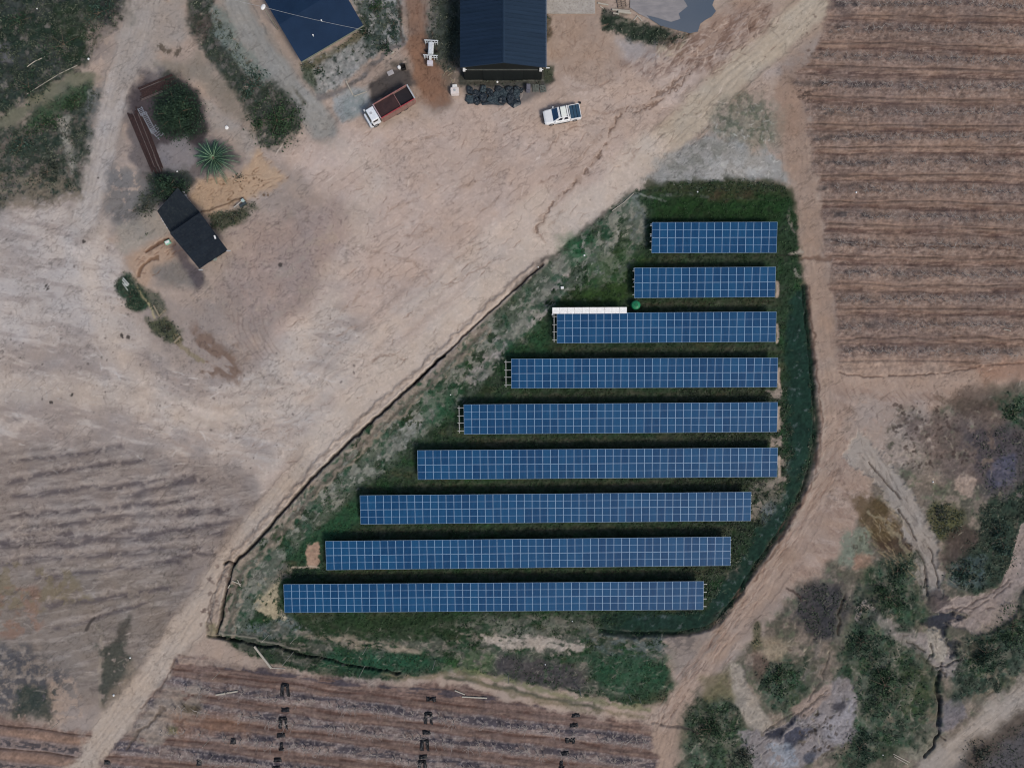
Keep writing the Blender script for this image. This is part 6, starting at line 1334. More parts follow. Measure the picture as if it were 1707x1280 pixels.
palm()

# ---- grass and weeds standing on the ground (uncountable)
def scatter(name, n, size, mat, seed, box, thr, gamma=1.0, zoff=.5, wt=None, up_=.35):
    g = np.random.default_rng(seed); x = g.uniform(box[0], box[2], n); y = g.uniform(box[1], box[3], n)
    w = weed_at(x, y) if wt is None else wt(x, y); cl = fbm(x / 9, y / 9, 3, seed + 5)
    keep = (w > thr) & (g.random(n) < np.clip(w, 0, 1) ** gamma) & (cl > .30 + .3 * g.random(n))
    x, y, cl = x[keep], y[keep], cl[keep]
    P = np.stack([(x - CX) * S, (CY - y) * S, ground_z(x, y) + size * zoff + .35 * np.clip(cl - .5, 0, 1) * g.random(len(x))], 1)
    v, f = leaf_quads(P, size, up_, seed, .38); o = np_mesh(name, v, f, mat); tag(o, kind='stuff'); return o
M_GRASS = foliage('grass_blades', (30, 50, 30), (48, 72, 44), (84, 102, 72), .35)
M_WEED = foliage('weed_leaves', (44, 54, 44), (72, 80, 66), (124, 126, 108), .5)
scatter('grass', 170000, .11, M_GRASS, 21, (340, 290, 1380, 1190), .45, 1.6)
scatter('weeds', 150000, .13, M_WEED, 22, (-60, -60, 760, 620), .34)
scatter('scrub_weeds', 150000, .13, M_WEED, 23, (1130, 640, 1770, 1340), .34)
scatter('verge_weeds', 30000, .13, M_WEED, 24, (700, -40, 1330, 320), .3)

# ---- bare pruned vines
M_VINE = mottled('bleached_vine_wood', (130, 122, 116), (160, 152, 146), 4, .9)
def vine_mesh(seed):
    g = random.Random(seed); mb = MB()
    hgt = g.uniform(.45, .65); mb.path([(0, 0, -.15), (g.uniform(-.04, .04), g.uniform(-.04, .04), hgt * .6), (0, 0, hgt)], [.045, .04, .035], 5)
    for k in range(g.randint(5, 8)):
        a = k * .8 + g.uniform(-.4, .4); L = g.uniform(.45, .85); z = hgt; p = [(0, 0, z * .95)]; x = y = 0
        for s in range(3):
            a += g.uniform(-.45, .45); x += math.cos(a) * L / 3; y += math.sin(a) * L / 3 * .9; z += g.uniform(.0, .16); p.append((x, y, z))
        mb.path(p, [.022, .018, .014, .008], 4)
        if g.random() < .7:
            b = p[2]; a2 = a + g.choice((-1, 1)) * .9; mb.path([b, (b[0] + math.cos(a2) * .22, b[1] + math.sin(a2) * .22, b[2] + .08)], [.016, .009], 4)
    return mb
protos = []
def vine_spots():
    out = []
    for k in range(0, 14):
        x0 = 1396 + (k > 10) * 8 - (4 < k < 8) * 8 - (2 <= k <= 4) * 30
        x = x0 + rng.uniform(0, 8)
        while x < 1716:
            if rng.random() < .80: out.append((x, vrow_y(k, x) + rng.normal(0, 2.2), ('right', k)))
            x += rng.uniform(9.5, 13)
    for k in range(1, 6):
        x = 250 - k * 22 + 80 + rng.uniform(0, 8)
        while x < 1080:
            y = VB0 + VBD * k + (x - 475) * SL + 3.5
            if y < 1292 and poly_sd(np.array([x]), np.array([y]), np.array(VB, float))[0] < -5 and rng.random() < .72: out.append((x, y + rng.normal(0, 2), ('bottom', k)))
            x += rng.uniform(11, 16)
    return out
ORD = ['topmost', 'second', 'third', 'fourth', 'fifth', 'sixth', 'seventh', 'eighth', 'ninth', 'tenth', 'eleventh', 'twelfth', 'thirteenth', 'lowest']
VS = vine_spots(); VS.sort(key=lambda s: math.hypot(s[0] - CX, s[1] - CY))
rest = MB(); rv, rf = [], []; base = [vine_mesh(900 + i) for i in range(7)]
for i, (x, y, (fld, k)) in enumerate(VS):
    if i < 300:
        if len(protos) < 7: o = base[i % 7].build('bare_vine', M_VINE); protos.append(o)
        else:
            o = protos[i % 7].copy(); COL.objects.link(o)
        s = rng.uniform(.8, 1.15) * (1.3 if fld == 'bottom' else 1); o.location = G(x, y); o.rotation_euler = (0, 0, rng.uniform(0, 6.28)); o.scale = (s, s, s)
        if fld == 'right': tag(o, f'bleached bare pruned vine in the {ORD[k]} row of the large striped vineyard', 'vine', f'bare vines, {ORD[k]} row of the large vineyard')
        else: tag(o, f'bleached bare pruned vine in the {ORD[k - 1]} row of the bottom orchard field', 'vine', f'bare vines, {ORD[k - 1]} row of the bottom field')
    else:
        p = G(x, y); b_ = base[i % 7]; a = rng.uniform(0, 6.28); c_, s_ = math.cos(a), math.sin(a); off = sum(len(q) for q in rv)
        V_ = np.array(b_.v); rv.append(np.stack([V_[:, 0] * c_ - V_[:, 1] * s_ + p.x, V_[:, 0] * s_ + V_[:, 1] * c_ + p.y, V_[:, 2] + p.z], 1))
        rf += [tuple(t + off for t in f) for f in b_.f]
if rv:
    me = bpy.data.meshes.new('vines'); me.from_pydata(np.concatenate(rv).tolist(), [], rf); me.materials.append(M_VINE); o = bpy.data.objects.new('vines', me); COL.objects.link(o); tag(o, kind='stuff')
print('VINES', len(VS))
# ================================================================== clutter
# black trellis sheeting in the bottom field
M_TARP = mottled('black_plastic', (18, 19, 22), (30, 31, 35), 3, .55, bump=.4, bscale=6, spec=.4)
def crumple(mb, pts, z, sd, n=9):
    """thick crumpled sheet over a px outline (quad), rows x cols grid"""
    A, B, D, E = [G(*p) for p in pts]; top = []; 
    for i in range(n + 1):
        row = []
        for j in range(n + 1):
            u, v = i / n, j / n; p = A.lerp(B, u).lerp(E.lerp(D, u), v); e = min(u, 1 - u, v, 1 - v)
            k = vnoise(np.array([u * 3.7 + sd]), np.array([v * 3.7 - sd]), 50 + sd)[0]; k2 = vnoise(np.array([u * 5 + sd]), np.array([v * 5]), 90 + sd)[0] - .5
            row.append((p.x + k2 * .10, p.y + (k - .5) * .12, p.z + .02 + min(1, e * 5) * (z * (.4 + k))))
        top.append(row)
    c = (A + B + D + E) / 4
    for i in range(n):
        for j in range(n): mb.quad(*[tuple(Vector(q) - c) for q in (top[i][j], top[i + 1][j], top[i + 1][j + 1], top[i][j + 1])])
    for i in range(n):   # skirt to the soil
        for a, b in ((top[i][0], top[i + 1][0]), (top[i][n], top[i + 1][n]), (top[0][i], top[0][i + 1]), (top[n][i], top[n][i + 1])):
            mb.quad(tuple(Vector(a) - c), tuple(Vector(b) - c), (b[0] - c.x, b[1] - c.y, b[2] - c.z - z - .3), (a[0] - c.x, a[1] - c.y, a[2] - c.z - z - .3))
    return c
cols_ = [('left', [(475, 1150, 1), (476, 1183, 0), (472, 1205, 1), (469, 1225, 0), (469, 1243, 2), (463, 1266, 0), (461, 1279, 0)]),
         ('middle', [(719, 1165, 3), (714, 1197, 1), (711, 1220, 0), (708, 1241, 1), (706, 1261, 0), (704, 1277, 1)]),
         ('right', [(960, 1192, 0), (957, 1208, 0), (951, 1234, 3), (942, 1255, 0), (936, 1274, 2)])]
O2 = ['topmost', 'second', 'third', 'fourth', 'fifth', 'sixth', 'lowest']
sd = 0
for nm, lst in cols_:
    for i, (x, y, kind) in enumerate(lst):
        mb = MB(); sd += 1
        if kind == 0: qs = [[(x - 7, y - 3), (x + 6, y - 4), (x + 7, y + 3), (x - 7, y + 4)]]
        elif kind == 1: qs = [[(x - 7, y - 10), (x - 1, y - 10), (x - 2, y + 10), (x - 8, y + 9)], [(x + 1.5, y - 10), (x + 7, y - 9), (x + 8, y + 11), (x + 3, y + 9)], [(x - 6, y - 11), (x + 6, y - 11), (x + 6, y - 6), (x - 5, y - 6)]]
        elif kind == 2: qs = [[(x - 3, y - 7), (x + 3, y - 7), (x + 3, y + 7), (x - 3, y + 7)], [(x - 5, y + 4), (x + 5, y + 3), (x + 4, y + 8), (x - 5, y + 8)]]
        else: qs = [[(x - 9, y - 5), (x - 2, y - 4), (x - 2, y + 4), (x - 8, y + 4)], [(x + 1, y - 4), (x + 8, y - 5), (x + 8, y + 4), (x + 3, y + 6)], [(x - 3, y - 3), (x + 3, y - 2), (x + 3, y + 3), (x - 3, y + 2)]]
        tmp = []
        for n_, q in enumerate(qs):
            m2 = MB(); c = crumple(m2, q, .22, sd * 3 + n_); tmp.append((m2, c))
        c0 = tmp[0][1]; off = 0
        for m2, c in tmp:
            b0 = len(mb.v); mb.v += [tuple(Vector(v) + c - c0) for v in m2.v]; mb.f += [tuple(t + b0 for t in f) for f in m2.f]; mb.mi += m2.mi
        o = mb.build('plastic_sheet', M_TARP, loc=c0); tag(o, f'black plastic sheet, {"lowest" if i == len(lst) - 1 else O2[i]} in the column of {["five", "six", "seven"][len(lst) - 5]} sheets in the bottom field', 'plastic sheet', 'black plastic sheets in the bottom field')
for x, y, lab in ((389, 1235, 'small black plastic sheet lying alone near the track end of the bottom field'), (332, 1271, 'black plastic sheet alone at the bottom edge between track and columns'), (179, 1270, 'small black plastic sheet beside the foot of the dirt track')):
    mb = MB(); c = crumple(mb, [(x - 4, y - 6), (x + 4, y - 6), (x + 5, y + 5), (x - 5, y + 5)] if x > 200 else [(x - 5, y - 3), (x + 5, y - 3), (x + 5, y + 3), (x - 5, y + 3)], .2, int(x)); o = mb.build('plastic_sheet', M_TARP, loc=c); tag(o, lab, 'plastic sheet', 'black plastic sheets in the bottom field')
# upright poles (base and height), lying beams
M_POLE = mottled('weathered_pole', (150, 144, 132), (182, 176, 164), 5, .9, stretch=(6, 6, .5))
def pole(px, py, h, label, r=.05, group='upright poles of the bottom field'):
    c = G(px, py); q = MB(); q.tube((0, 0, -.4), (0, 0, h), r, r * .85, 8); o = q.build('wooden_pole', M_POLE, loc=c); tag(o, label, 'pole', group)
pole(487.5, 1088, 4.4, 'pale upright pole beside the lying diagonal beam'); pole(608.5, 1109, 4.2, 'pale upright pole standing in the green strip, tallest of the middle ones'); pole(612, 1077, 2.6, 'short pale pole above the drain below the bottom solar array')
pole(725.5, 1100, 3.0, 'pale upright pole above the column of six black sheets'); pole(847.5, 1125, 2.6, 'pale upright pole standing on the dark bare patch above the field'); pole(966, 1148, 2.4, 'pale upright pole above the column of five black sheets')
pole(447.5, 1058, 2.2, 'pale upright pole beside the sharp corner of the drain'); pole(491, 1064, 1.8, 'short pale pole just inside the drain past its sharp corner')
pole(1049, 1160, 1.6, 'one of two short poles at the end of the bottom grass strip', .04, 'two short poles'); pole(1065, 1162, 1.6, 'one of two short poles at the end of the bottom grass strip', .04, 'two short poles')
pole(366, 1120, 2.2, 'thin pole at the upper headland of the bottom field by the track', .04); pole(349, 1232, 2.0, 'thin pole among the first vines of the bottom field', .04); pole(99, 1203, 1.8, 'short white pole by the small corner field', .04)
def beam(a, b, r, label, name='wooden_plank', mat=None, group=None, z=.0):
    A, B = G(*a), G(*b); A.z += r + z; B.z += r + z; c = (A + B) / 2; d = (B - A); L = d.length / 2
    q = MB(); q.box(-L, L, -r, r, -r * .8, r * .8); o = q.build(name, mat or M_POLE, loc=c, rot=(0, -math.asin(d.z / d.length), math.atan2(d.y, d.x)), bevel=r * .2); tag(o, label, 'beam', group); return o
beam((424, 1077), (453, 1113), .13, 'thick pale beam lying diagonally below the drain corner')
beam((360, 1157.5), (397, 1151), .10, 'pale beam lying in the bottom field by the track headland'); beam((770, 1160.5), (812, 1162.5), .09, 'pale beam lying flat at the upper edge of the bottom field')
beam((758, 1150), (775, 1157), .07, 'thin short stick at the end of the flat pale beam'); beam((453, 1113), (476, 1114), .05, 'thin stick joining the diagonal beam to a pole foot')
beam((388, 968), (402, 974), .06, 'pale stick lying across the bank below the drain bend'); beam((396, 966), (401, 977), .05, 'short white stick just inside the drain below the first bend')
beam((380, 980), (384, 974), .06, 'pale stick bridging the dark drain'); beam((1672, 549), (1684, 551.5), .05, 'white stick lying in the vineyard rows')
beam((577, 136), (589, 160), .07, 'straight pale beam along the track end of the garden', z=.1); beam((590, 161), (612, 153), .05, 'thin rail at the lower corner of the garden')
beam((651, 92), (657, 87), .09, 'short white plank above the square white slab in the garden corner'); beam((1014, 1), (1014.5, 1.5), .05, 'tiny stick') if False else None
beam((996, 6), (1014, 9.5), .09, 'white bar lying beside the concrete slab')
for i, (a, b, r) in enumerate([((1020, 17), (1050, 20), .10), ((1030, 21), (1052, 23.5), .13), ((1022, 22.5), (1032, 24.5), .08), ((1000, 11), (1006, 15), .06), ((1056, 35), (1063, 27), .06), ((1062, 27), (1070, 36), .06)]):
    beam(a, b, r, ['long grey plank, upper one of the pile above the pond bank', 'thick grey plank, front of the pile above the pond bank', 'short grey plank at the outer end of the pile above the pond bank', 'short stick by the white bar', 'longer of two crossed sticks on the pond bank', 'shorter of two crossed sticks on the pond bank'][i], group='planks above the pond bank')
M_LOG = mottled('dry_log', (118, 108, 92), (148, 138, 118), 4, .95, stretch=(1, 5, 5))
beam((257, 509), (267, 527.5), .10, 'straight grey timber lying on the weedy ridge', mat=M_LOG); beam((267, 514), (276, 520), .06, 'short grey branch crossing the timber on the weedy ridge', mat=M_LOG); beam((266, 526), (277, 516), .06, 'dark branch propped by the timber on the weedy ridge', mat=M_LOG); beam((291, 571), (302, 560), .10, 'curved dead log at the lower tip of the weedy ridge', mat=M_LOG)
M_WPLANK = mottled('whitewashed_plank', (166, 172, 168), (196, 200, 196), 3, .8)
for i, (a, b) in enumerate([((211, 465), (221, 476)), ((209.5, 468), (219, 478)), ((213, 474), (217, 478)), ((209, 473), (219, 486))]):
    beam(a, b, [.07, .07, .10, .04][i], ['upper white plank in the bright green bush', 'lower white plank in the bright green bush', 'short wide white board in the bright green bush', 'thin white rod in the bright green bush'][i], mat=M_WPLANK, group='white planks in the green bush', z=.75)
# rusty pipes in two stacks
M_RUST = mottled('rusty_steel', (44, 33, 34), (60, 45, 44), 2.2, .9, dirt=(78, 58, 54))
M_RUST2 = mottled('dull_grey_pipe', (84, 74, 74), (110, 100, 98), 2.5, .8, dirt=(66, 52, 50))
def pipe(a, b, r, z, label, group, mat):
    A, B = G(*a), G(*b); zz = max(A.z, B.z, float(ground_z((a[0] + b[0]) / 2, (a[1] + b[1]) / 2))) + z; A.z = B.z = zz; c = (A + B) / 2; d = B - A; L = d.length / 2
    q = MB(); n = 8; ro = [[(x, r * math.cos(i * 6.283 / n), r * math.sin(i * 6.283 / n)) for i in range(n)] for x in (-L, L)]; ri = [[(x, r * .75 * math.cos(i * 6.283 / n), r * .75 * math.sin(i * 6.283 / n)) for i in range(n)] for x in (-L, L)]
    for i in range(n):
        j = (i + 1) % n; q.quad(ro[0][i], ro[0][j], ro[1][j], ro[1][i]); q.quad(ri[0][i], ri[1][i], ri[1][j], ri[0][j]); q.quad(ro[0][i], ri[0][i], ri[0][j], ro[0][j]); q.quad(ro[1][i], ro[1][j], ri[1][j], ri[1][i])
    o = q.build('steel_pipe', mat, loc=c, rot=(0, 0, math.atan2(d.y, d.x))); tag(o, label, 'pipe', group)
g_ = random.Random(3); A0, A1 = (222, 181), (266, 291); dx, dy = A1[0] - A0[0], A1[1] - A0[1]; Lp = math.hypot(dx, dy); nx_, ny_ = -dy / Lp, dx / Lp
for i in range(24):
    layer = 0 if i < 13 else 1; o_ = (-11 + 1.85 * i) if layer == 0 else (-9.6 + 1.95 * (i - 13)); s0, s1 = g_.uniform(0, .14), g_.uniform(.86, 1.0)
    if i % 5 == 1: s1 -= .25
    gr = i in (4, 15, 19); f0 = abs(o_) < 6
    pipe((A0[0] + dx * s0 + nx_ * o_, A0[1] + dy * s0 + ny_ * o_), (A0[0] + dx * s1 + nx_ * o_ * .85, A0[1] + dy * s1 + ny_ * o_ * .85), .080 if not gr else .05, .09 + layer * .155, ('grey steel pipe lying in the long rusty stack by the pale track' if gr else 'rusty brown steel pipe lying in the long stack by the pale track'), 'pipes of the long stack' if not gr else 'grey pipes of the long stack', M_RUST2 if gr else M_RUST)
B0, B1 = (230, 158), (292, 132); dx, dy = B1[0] - B0[0], B1[1] - B0[1]; Lp = math.hypot(dx, dy); nx_, ny_ = -dy / Lp, dx / Lp
for i in range(13):
    o_ = -8 + 1.75 * i; s0, s1 = g_.uniform(0, .12), g_.uniform(.75, 1.0); gr = i in (2, 11, 12)
    if gr: s1 = min(s1, .62)
    pipe((B0[0] + dx * s0 + nx_ * o_, B0[1] + dy * s0 + ny_ * o_), (B0[0] + dx * s1 + nx_ * o_, B0[1] + dy * s1 + ny_ * o_), .07 if not gr else .045, .10 + (.12 if gr else 0), ('pale grey pipe on the short brown stack above the dark tree' if gr else 'dark brown steel pipe lying in the short stack above the dark tree'), 'pipes of the short stack' if not gr else 'pale pipes of the short stack', M_RUST2 if gr else M_RUST)
# grey ladder-like racks between stack and tree
def rack(px, py, L, w_, a, n, label, z=.3):
    c = G(px, py); root = empty('steel_rack', c, a, label, 'rack', 'grey racks by the dark tree')
    for s in (-1, 1):
        q = MB(); q.box(-L / 2, L / 2, s * w_ / 2 - .035, s * w_ / 2 + .035, z, z + .07); q.build('side_rail', M_RACK, root)
    for i in range(n):
        x = -L / 2 + .1 + (L - .2) * i / (n - 1); q = MB(); q.box(x - .03, x + .03, -w_ / 2 + .035, w_ / 2 - .035, z + .01, z + .06); q.build('rung', M_RACK, root)
    for x in (-L / 2 + .06, L / 2 - .06):
        for s in (-1, 1): q = MB(); q.box(x - .03, x + .03, s * w_ / 2 - .03, s * w_ / 2 + .03, -.15, z - .002); q.build('leg', M_RACK, root)
M_RACK = mottled('pale_grey_steel', (118, 124, 134), (146, 150, 158), 3, .6)
rack(250, 206, 3.0, .62, R(-63), 12, 'long grey ladder-like rack lying between the rusty pipes and the dark tree'); rack(264, 222, 1.7, .95, R(-48), 6, 'short wide grey rack at the lower edge of the dark tree', .35); rack(238, 188, 1.1, .6, R(-63), 5, 'small grey rack at the upper end of the rusty pipes')
# black wrapped heap under the barn
M_BALE = mottled('black_wrap', (20, 26, 33), (40, 50, 58), 1.6, .45, bump=.5, bscale=5, spec=.5, dirt=(62, 72, 78))
g_ = random.Random(12)
M_BALE2 = mottled('slate_wrap', (38, 50, 58), (58, 70, 76), 1.6, .5, bump=.4, bscale=5, dirt=(80, 90, 92))
spots = [(783, 152, 6), (783, 166, 6.5), (795, 158, 7), (806, 150, 5.5), (806, 165, 7), (817, 156, 7), (828, 162, 7.5), (832, 150, 6), (840, 158, 7), (850, 152, 6.5), (851, 165, 7), (861, 158, 6), (838, 169, 6), (818, 168, 5.5), (795, 169, 5.5), (862, 150, 5), (827, 171, 4.5), (869, 152, 3.5)]
for i, (x, y, r) in enumerate(spots):
    c = G(x, y); n = 9; rings = []
    hh = g_.uniform(.30, .62); rr = r * S * 1.12; ex = g_.uniform(.8, 1.3); ja = [g_.uniform(.78, 1.18) for _ in range(9)]
    for k, (q_, z) in enumerate([(.95, -.1), (1.0, .12), (1.0, .6), (.90, .93), (.55, 1.0), (.12, .92)]):
        rings.append([(rr * q_ * ex * math.cos(j * 6.283 / n) * ja[j] * (1 + .07 * math.sin(j * 2.3 + i + k)), rr * q_ / ex * math.sin(j * 6.283 / n) * ja[j] * (1 + .07 * math.cos(j * 1.7 + i)), z * hh + .03 * math.sin(j * 3 + i)) for j in range(n)])
    mb = MB(); mb.loft(rings); o = mb.build('wrapped_bundle', [M_BALE, M_BALE2][i % 5 in (1, 3)], loc=c, rot=(0, 0, g_.uniform(0, 3)))
    lab = {0: 'black wrapped bundle at the heap corner beside the cream tank', 17: 'small black wrapped bundle at the heap tip beside the lilac crate'}.get(i)
    tag(o, lab or ('slate grey wrapped bundle in the black heap below the barn' if i % 5 in (1, 3) else 'black wrapped bundle in the black heap below the barn'), 'bundle', 'wrapped bundles below the barn')
mb = MB(); c = crumple(mb, [(838, 166), (866, 160), (869, 174), (856, 181)], .25, 301, 10); o = mb.build('tarpaulin', M_BALE, loc=c); tag(o, 'pointed black tarpaulin spilling from the heap towards the white pickup', 'tarpaulin')
mb = MB(); c = crumple(mb, [(776, 158), (800, 162), (802, 174), (779, 174)], .2, 317, 8); o = mb.build('tarpaulin', M_BALE, loc=c); tag(o, 'black tarpaulin at the heap end beside the cream tank', 'tarpaulin')
mb = MB(); c = crumple(mb, [(800, 163), (838, 166), (840, 176), (803, 175)], .2, 323, 8); o = mb.build('tarpaulin', M_BALE, loc=c); tag(o, 'black tarpaulin along the lower middle of the heap below the barn', 'tarpaulin')
q = MB(); q.box(-.28, .28, -.42, .42, 0, .9); q.box(-.22, .22, -.36, .36, .9, .96); o = q.build('grey_crate', mottled('lilac_grey_crate', (92, 92, 104), (112, 112, 122), 3, .7), loc=G(880.5, 150), bevel=.03); tag(o, 'upright lilac grey crate beside the black heap below the barn', 'crate')
def pallet(px, py, a, lab, n=5, w_=.5, mat=None):
    root = empty('wooden_pallet', G(px, py), a, lab, 'pallet', 'pallets and slatted frames')
    for i in range(n):
        y = -w_ + 2 * w_ * i / (n - 1); q = MB(); q.box(-w_, w_, y - .06, y + .06, .13, .155); q.build('slat', mat or M_LOG, root)
    for x in (-w_ + .06, 0, w_ - .06): q = MB(); q.box(x - .05, x + .05, -w_ - .04, w_ + .04, 0, .127); q.build('bearer', mat or M_LOG, root)
M_GPAL = mottled('grey_green_slats', (82, 88, 84), (104, 108, 102), 4, .9)
pallet(893, 148, .05, 'grey slatted frame beside the lilac crate below the barn', 6, .42, M_GPAL); pallet(905, 149, .2, 'dark slatted frame outermost beyond the lilac crate below the barn', 5, .4, M_GPAL)
M_BRD = mottled('brown_board', (104, 92, 84), (128, 114, 102), 4, .9)
pallet(1036, 5, .15, 'brown pallet at the top edge beside the pond', 5, .6, M_BRD)
# bits by the red path and garden corner
for i, (a, b, r) in enumerate([((742, 121), (752, 114), .05), ((746, 127), (754, 121), .06), ((750, 130), (757, 137), .05), ((744, 118), (738, 128), .04), ((753, 140), (757, 132), .05)]):
    beam(a, b, r, ['uppermost', 'second', 'third', 'leftmost', 'lowest'][i] + ' of the scattered sticks above the cream plastic tank', group='sticks above the cream tank', mat=M_LOG)
q = MB(); q.box(-.42, .42, -.30, .30, 0, .10); o = q.build('concrete_block', mottled('pale_slab', (150, 146, 148), (170, 166, 166), 3, .8), loc=G(651, 122), rot=(0, 0, .45), bevel=.02); tag(o, 'square pale slab in the garden corner above the lorry', 'slab')
q = MB(); q.loft([[(r * math.cos(i * .5236), r * math.sin(i * .5236), z) for i in range(12)] for r, z in ((.2, 0), (.24, .3), (.22, .34), (.1, .36))]); o = q.build('plastic_bucket', M_WHITE, loc=G(666, 114)); tag(o, 'small white bucket near the square pale slab', 'bucket')
q = MB(); q.box(-.30, .30, -.03, .03, 0, .5); q.box(-.30, .30, .57, .63, 0, .5); q.box(-.30, -.24, .03, .57, 0, .5); q.box(.24, .30, .03, .57, 0, .5); q.box(-.24, .24, .03, .57, 0, .03); o = q.build('open_crate', mottled('black_crate', (24, 24, 24), (36, 34, 32), 4, .8), loc=G(674, 117), rot=(0, 0, .3)); tag(o, 'open black crate beside the red path', 'crate')
q = MB(); q.box(-.16, .16, -.12, .12, 0, .3, top=(-.12, .12, -.09, .09)); o = q.build('black_bag', M_TARP, loc=G(966.5, 172.5), bevel=.03); tag(o, 'tiny black bag on the sand behind the white pickup', 'bag')
# mint cooler, pump, white bits
q = MB(); q.box(-.36, .36, -.25, .25, 0, .38); o = q.build('cool_box', mottled('mint_plastic', (126, 178, 158), (150, 196, 176), 3, .5), loc=G(281, 404.5), rot=(0, 0, .45), bevel=.03); tag(o, 'mint green cool box beside the long edge of the black shed', 'cool box')
q = MB(); q.box(-.26, .26, -.17, .17, .381, .41); q.build('lid', M_WHITE, o)
def pump():
    root = empty('water_pump', G(404, 338), .6, 'small pale machine with a long arm at the end of the sandy mound', 'pump')
    q = MB(); q.box(.1, .5, -.18, .18, .15, .6); q.build('housing', mottled('pale_mint_paint', (150, 170, 168), (174, 190, 188), 3, .5), root, bevel=.03)
    q = MB(); q.tube((.1, 0, .5), (-1.2, -.1, .4), .05); q.build('arm', M_GALV, root)
    q = MB(); q.box(-.5, .45, -.5, -.2, 0, .3); q.build('base', mottled('slate_base', (44, 54, 60), (60, 70, 76), 3, .7), root)
pump()
M_STONE = mottled('pale_stone', (164, 160, 160), (188, 184, 182), 3, .9)
def stone(px, py, r, label, mat=None, sd=0, group='white stones and rubble'):
    n = 8; g = random.Random(sd + int(px)); mb = MB()
    mb.loft([[(r * k * math.cos(i * 6.283 / n) * g.uniform(.75, 1.15), r * k * math.sin(i * 6.283 / n) * g.uniform(.75, 1.15), z * r) for i in range(n)] for k, z in ((.8, -.3), (1, .15), (.85, .6), (.4, .85))])
    o = mb.build('stone', mat or M_STONE, loc=G(px, py)); tag(o, label, 'stone', group)
stone(378, 213.5, .27, 'bright white stone alone on the pale path above the palm', M_WHITE); stone(295.5, 286, .13, 'small white stone between the palm and the rusty pipes', M_WHITE); stone(357, 431, .40, 'rounded grey green boulder by the open end of the black shed', mottled('grey_boulder', (104, 112, 106), (128, 134, 126), 2, .95))
for i, (x, y, r) in enumerate([(306, 321, .2), (309, 326, .22), (311, 331, .25), (314, 337, .36), (317, 343, .38), (321, 349, .30)]):
    stone(x, y, r, ['topmost', 'second', 'third', 'fourth', 'fifth', 'lowest'][i] + ' pale block in the row along the mound side of the low shed roof', sd=i, group='pale blocks beside the shed')
for i, (x, y, r) in enumerate([(270, 364, .16), (273, 368, .22), (276, 373, .18), (279, 379, .15)]):
    stone(x, y, r, ['topmost', 'second', 'third', 'lowest'][i] + ' small pale block along the track side of the low shed roof', sd=i + 9, group='small pale blocks beside the shed')
for x, y, r, lab in [(62, 15, .12, 'white speck of rubbish in the top corner scrub'), (148, 99, .16, 'white scrap at the end of the thin wire by the scrub'), (1163, 320, .14, 'white scrap on the grass above the shortest array'), (974, 426, .14, 'white scrap on the brightest green grass near the rocky strip'), (897, 445, .10, 'white scrap by the drain above the rocky strip'), (1427, 321, .14, 'white scrap in the vineyard rows'), (829, 137, .15, 'white scrap between the barn and the black heap'), (1687, 682, .07, 'white scrap beside the single green shrub below the vineyard'), (217, 1096, .13, 'white scrap on the dry ground beside the long dirt track'), (190, 1158, .16, 'white scrap in the dark green patch by the dirt track'), (909, 1107, .10, 'white scrap on the dark patch below the bottom array'), (954, 1035, .09, 'white scrap just below the bottom array'), (751, 658, .10, 'white scrap in the grass before the middle array'), (1555, 803, .12, 'white scrap beside the pale round sand spot'), (1472, 1258, .08, 'white scrap by the two lying rails')]:
    stone(x, y, r, lab, M_WHITE, group='white scraps')
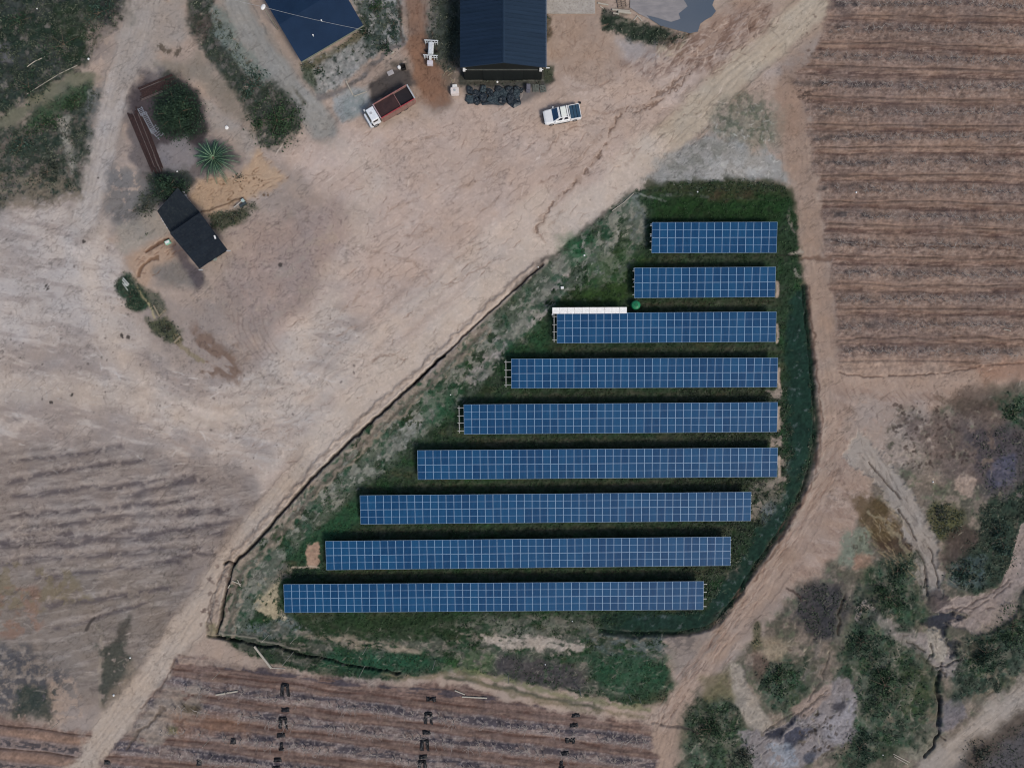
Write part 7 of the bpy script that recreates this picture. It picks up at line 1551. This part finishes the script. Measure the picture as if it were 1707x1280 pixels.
# thin wire and lying frame
def lying_wire(pts, r, label, mat=None, name='wire'):
    P = [G(*p) for p in pts]; c = P[0]; mb = MB(); mb.path([tuple(p - c + Vector((0, 0, r * 1.5))) for p in P], r, 5); o = mb.build(name, mat or M_POLE, loc=c); tag(o, label, 'wire')
lying_wire([(45, 158), (70, 142), (100, 124), (130, 109)], .035, 'thin pale wire along the upper edge of the pale grassy strip'); lying_wire([(1020, 352), (1040, 338), (1056, 323)], .05, 'pale pipe lying along the north west corner of the plot', name='pipe_length'); lying_wire([(46, 112), (58, 103), (75, 95)], .05, 'pale dead branch lying in the top corner scrub', name='dead_branch')
beam((1489, 1256), (1516, 1270), .04, 'upper of two pale rails lying beside the corner road', group='lying rails'); beam((1490, 1260), (1513, 1273), .04, 'lower of two pale rails lying beside the corner road', group='lying rails')
# ================================================================== light and camera
SUN_DIR = Vector((.62, -.72, 1.10)).normalized()
w = bpy.data.worlds.new('World'); SC.world = w; w.use_nodes = True
nt = w.node_tree; bg = nt.nodes['Background']
sky = nt.nodes.new('ShaderNodeTexSky'); sky.sky_type = 'NISHITA'; sky.sun_disc = False
sky.sun_elevation = math.asin(SUN_DIR.z); sky.sun_rotation = math.atan2(SUN_DIR.x, SUN_DIR.y)
sky.air_density = 1.0; sky.dust_density = 2.5; sky.ozone_density = 1.0
nt.links.new(sky.outputs[0], bg.inputs[0]); bg.inputs[1].default_value = .10
sl = bpy.data.lights.new('sun', 'SUN'); sl.energy = 1.9; sl.angle = R(13); sl.color = (1, .93, .83)
so = bpy.data.objects.new('sun', sl); COL.objects.link(so); so.rotation_euler = SUN_DIR.to_track_quat('Z', 'Y').to_euler()
cam = bpy.data.cameras.new('camera'); co = bpy.data.objects.new('camera', cam); COL.objects.link(co)
co.location = (0, 0, H); co.rotation_euler = (0, 0, 0)
cam.sensor_fit = 'HORIZONTAL'; cam.sensor_width = 36; cam.lens = 36 * H / (1707 * S); cam.clip_end = 6000; cam.clip_start = 1
SC.camera = co
SC.view_settings.view_transform = 'Standard'; SC.view_settings.look = 'None'; SC.view_settings.exposure = 0.22; SC.view_settings.gamma = 1
SC.cycles.max_bounces = 6
SC.cycles.pixel_filter_type = 'BLACKMAN_HARRIS'; SC.cycles.filter_width = 1.1
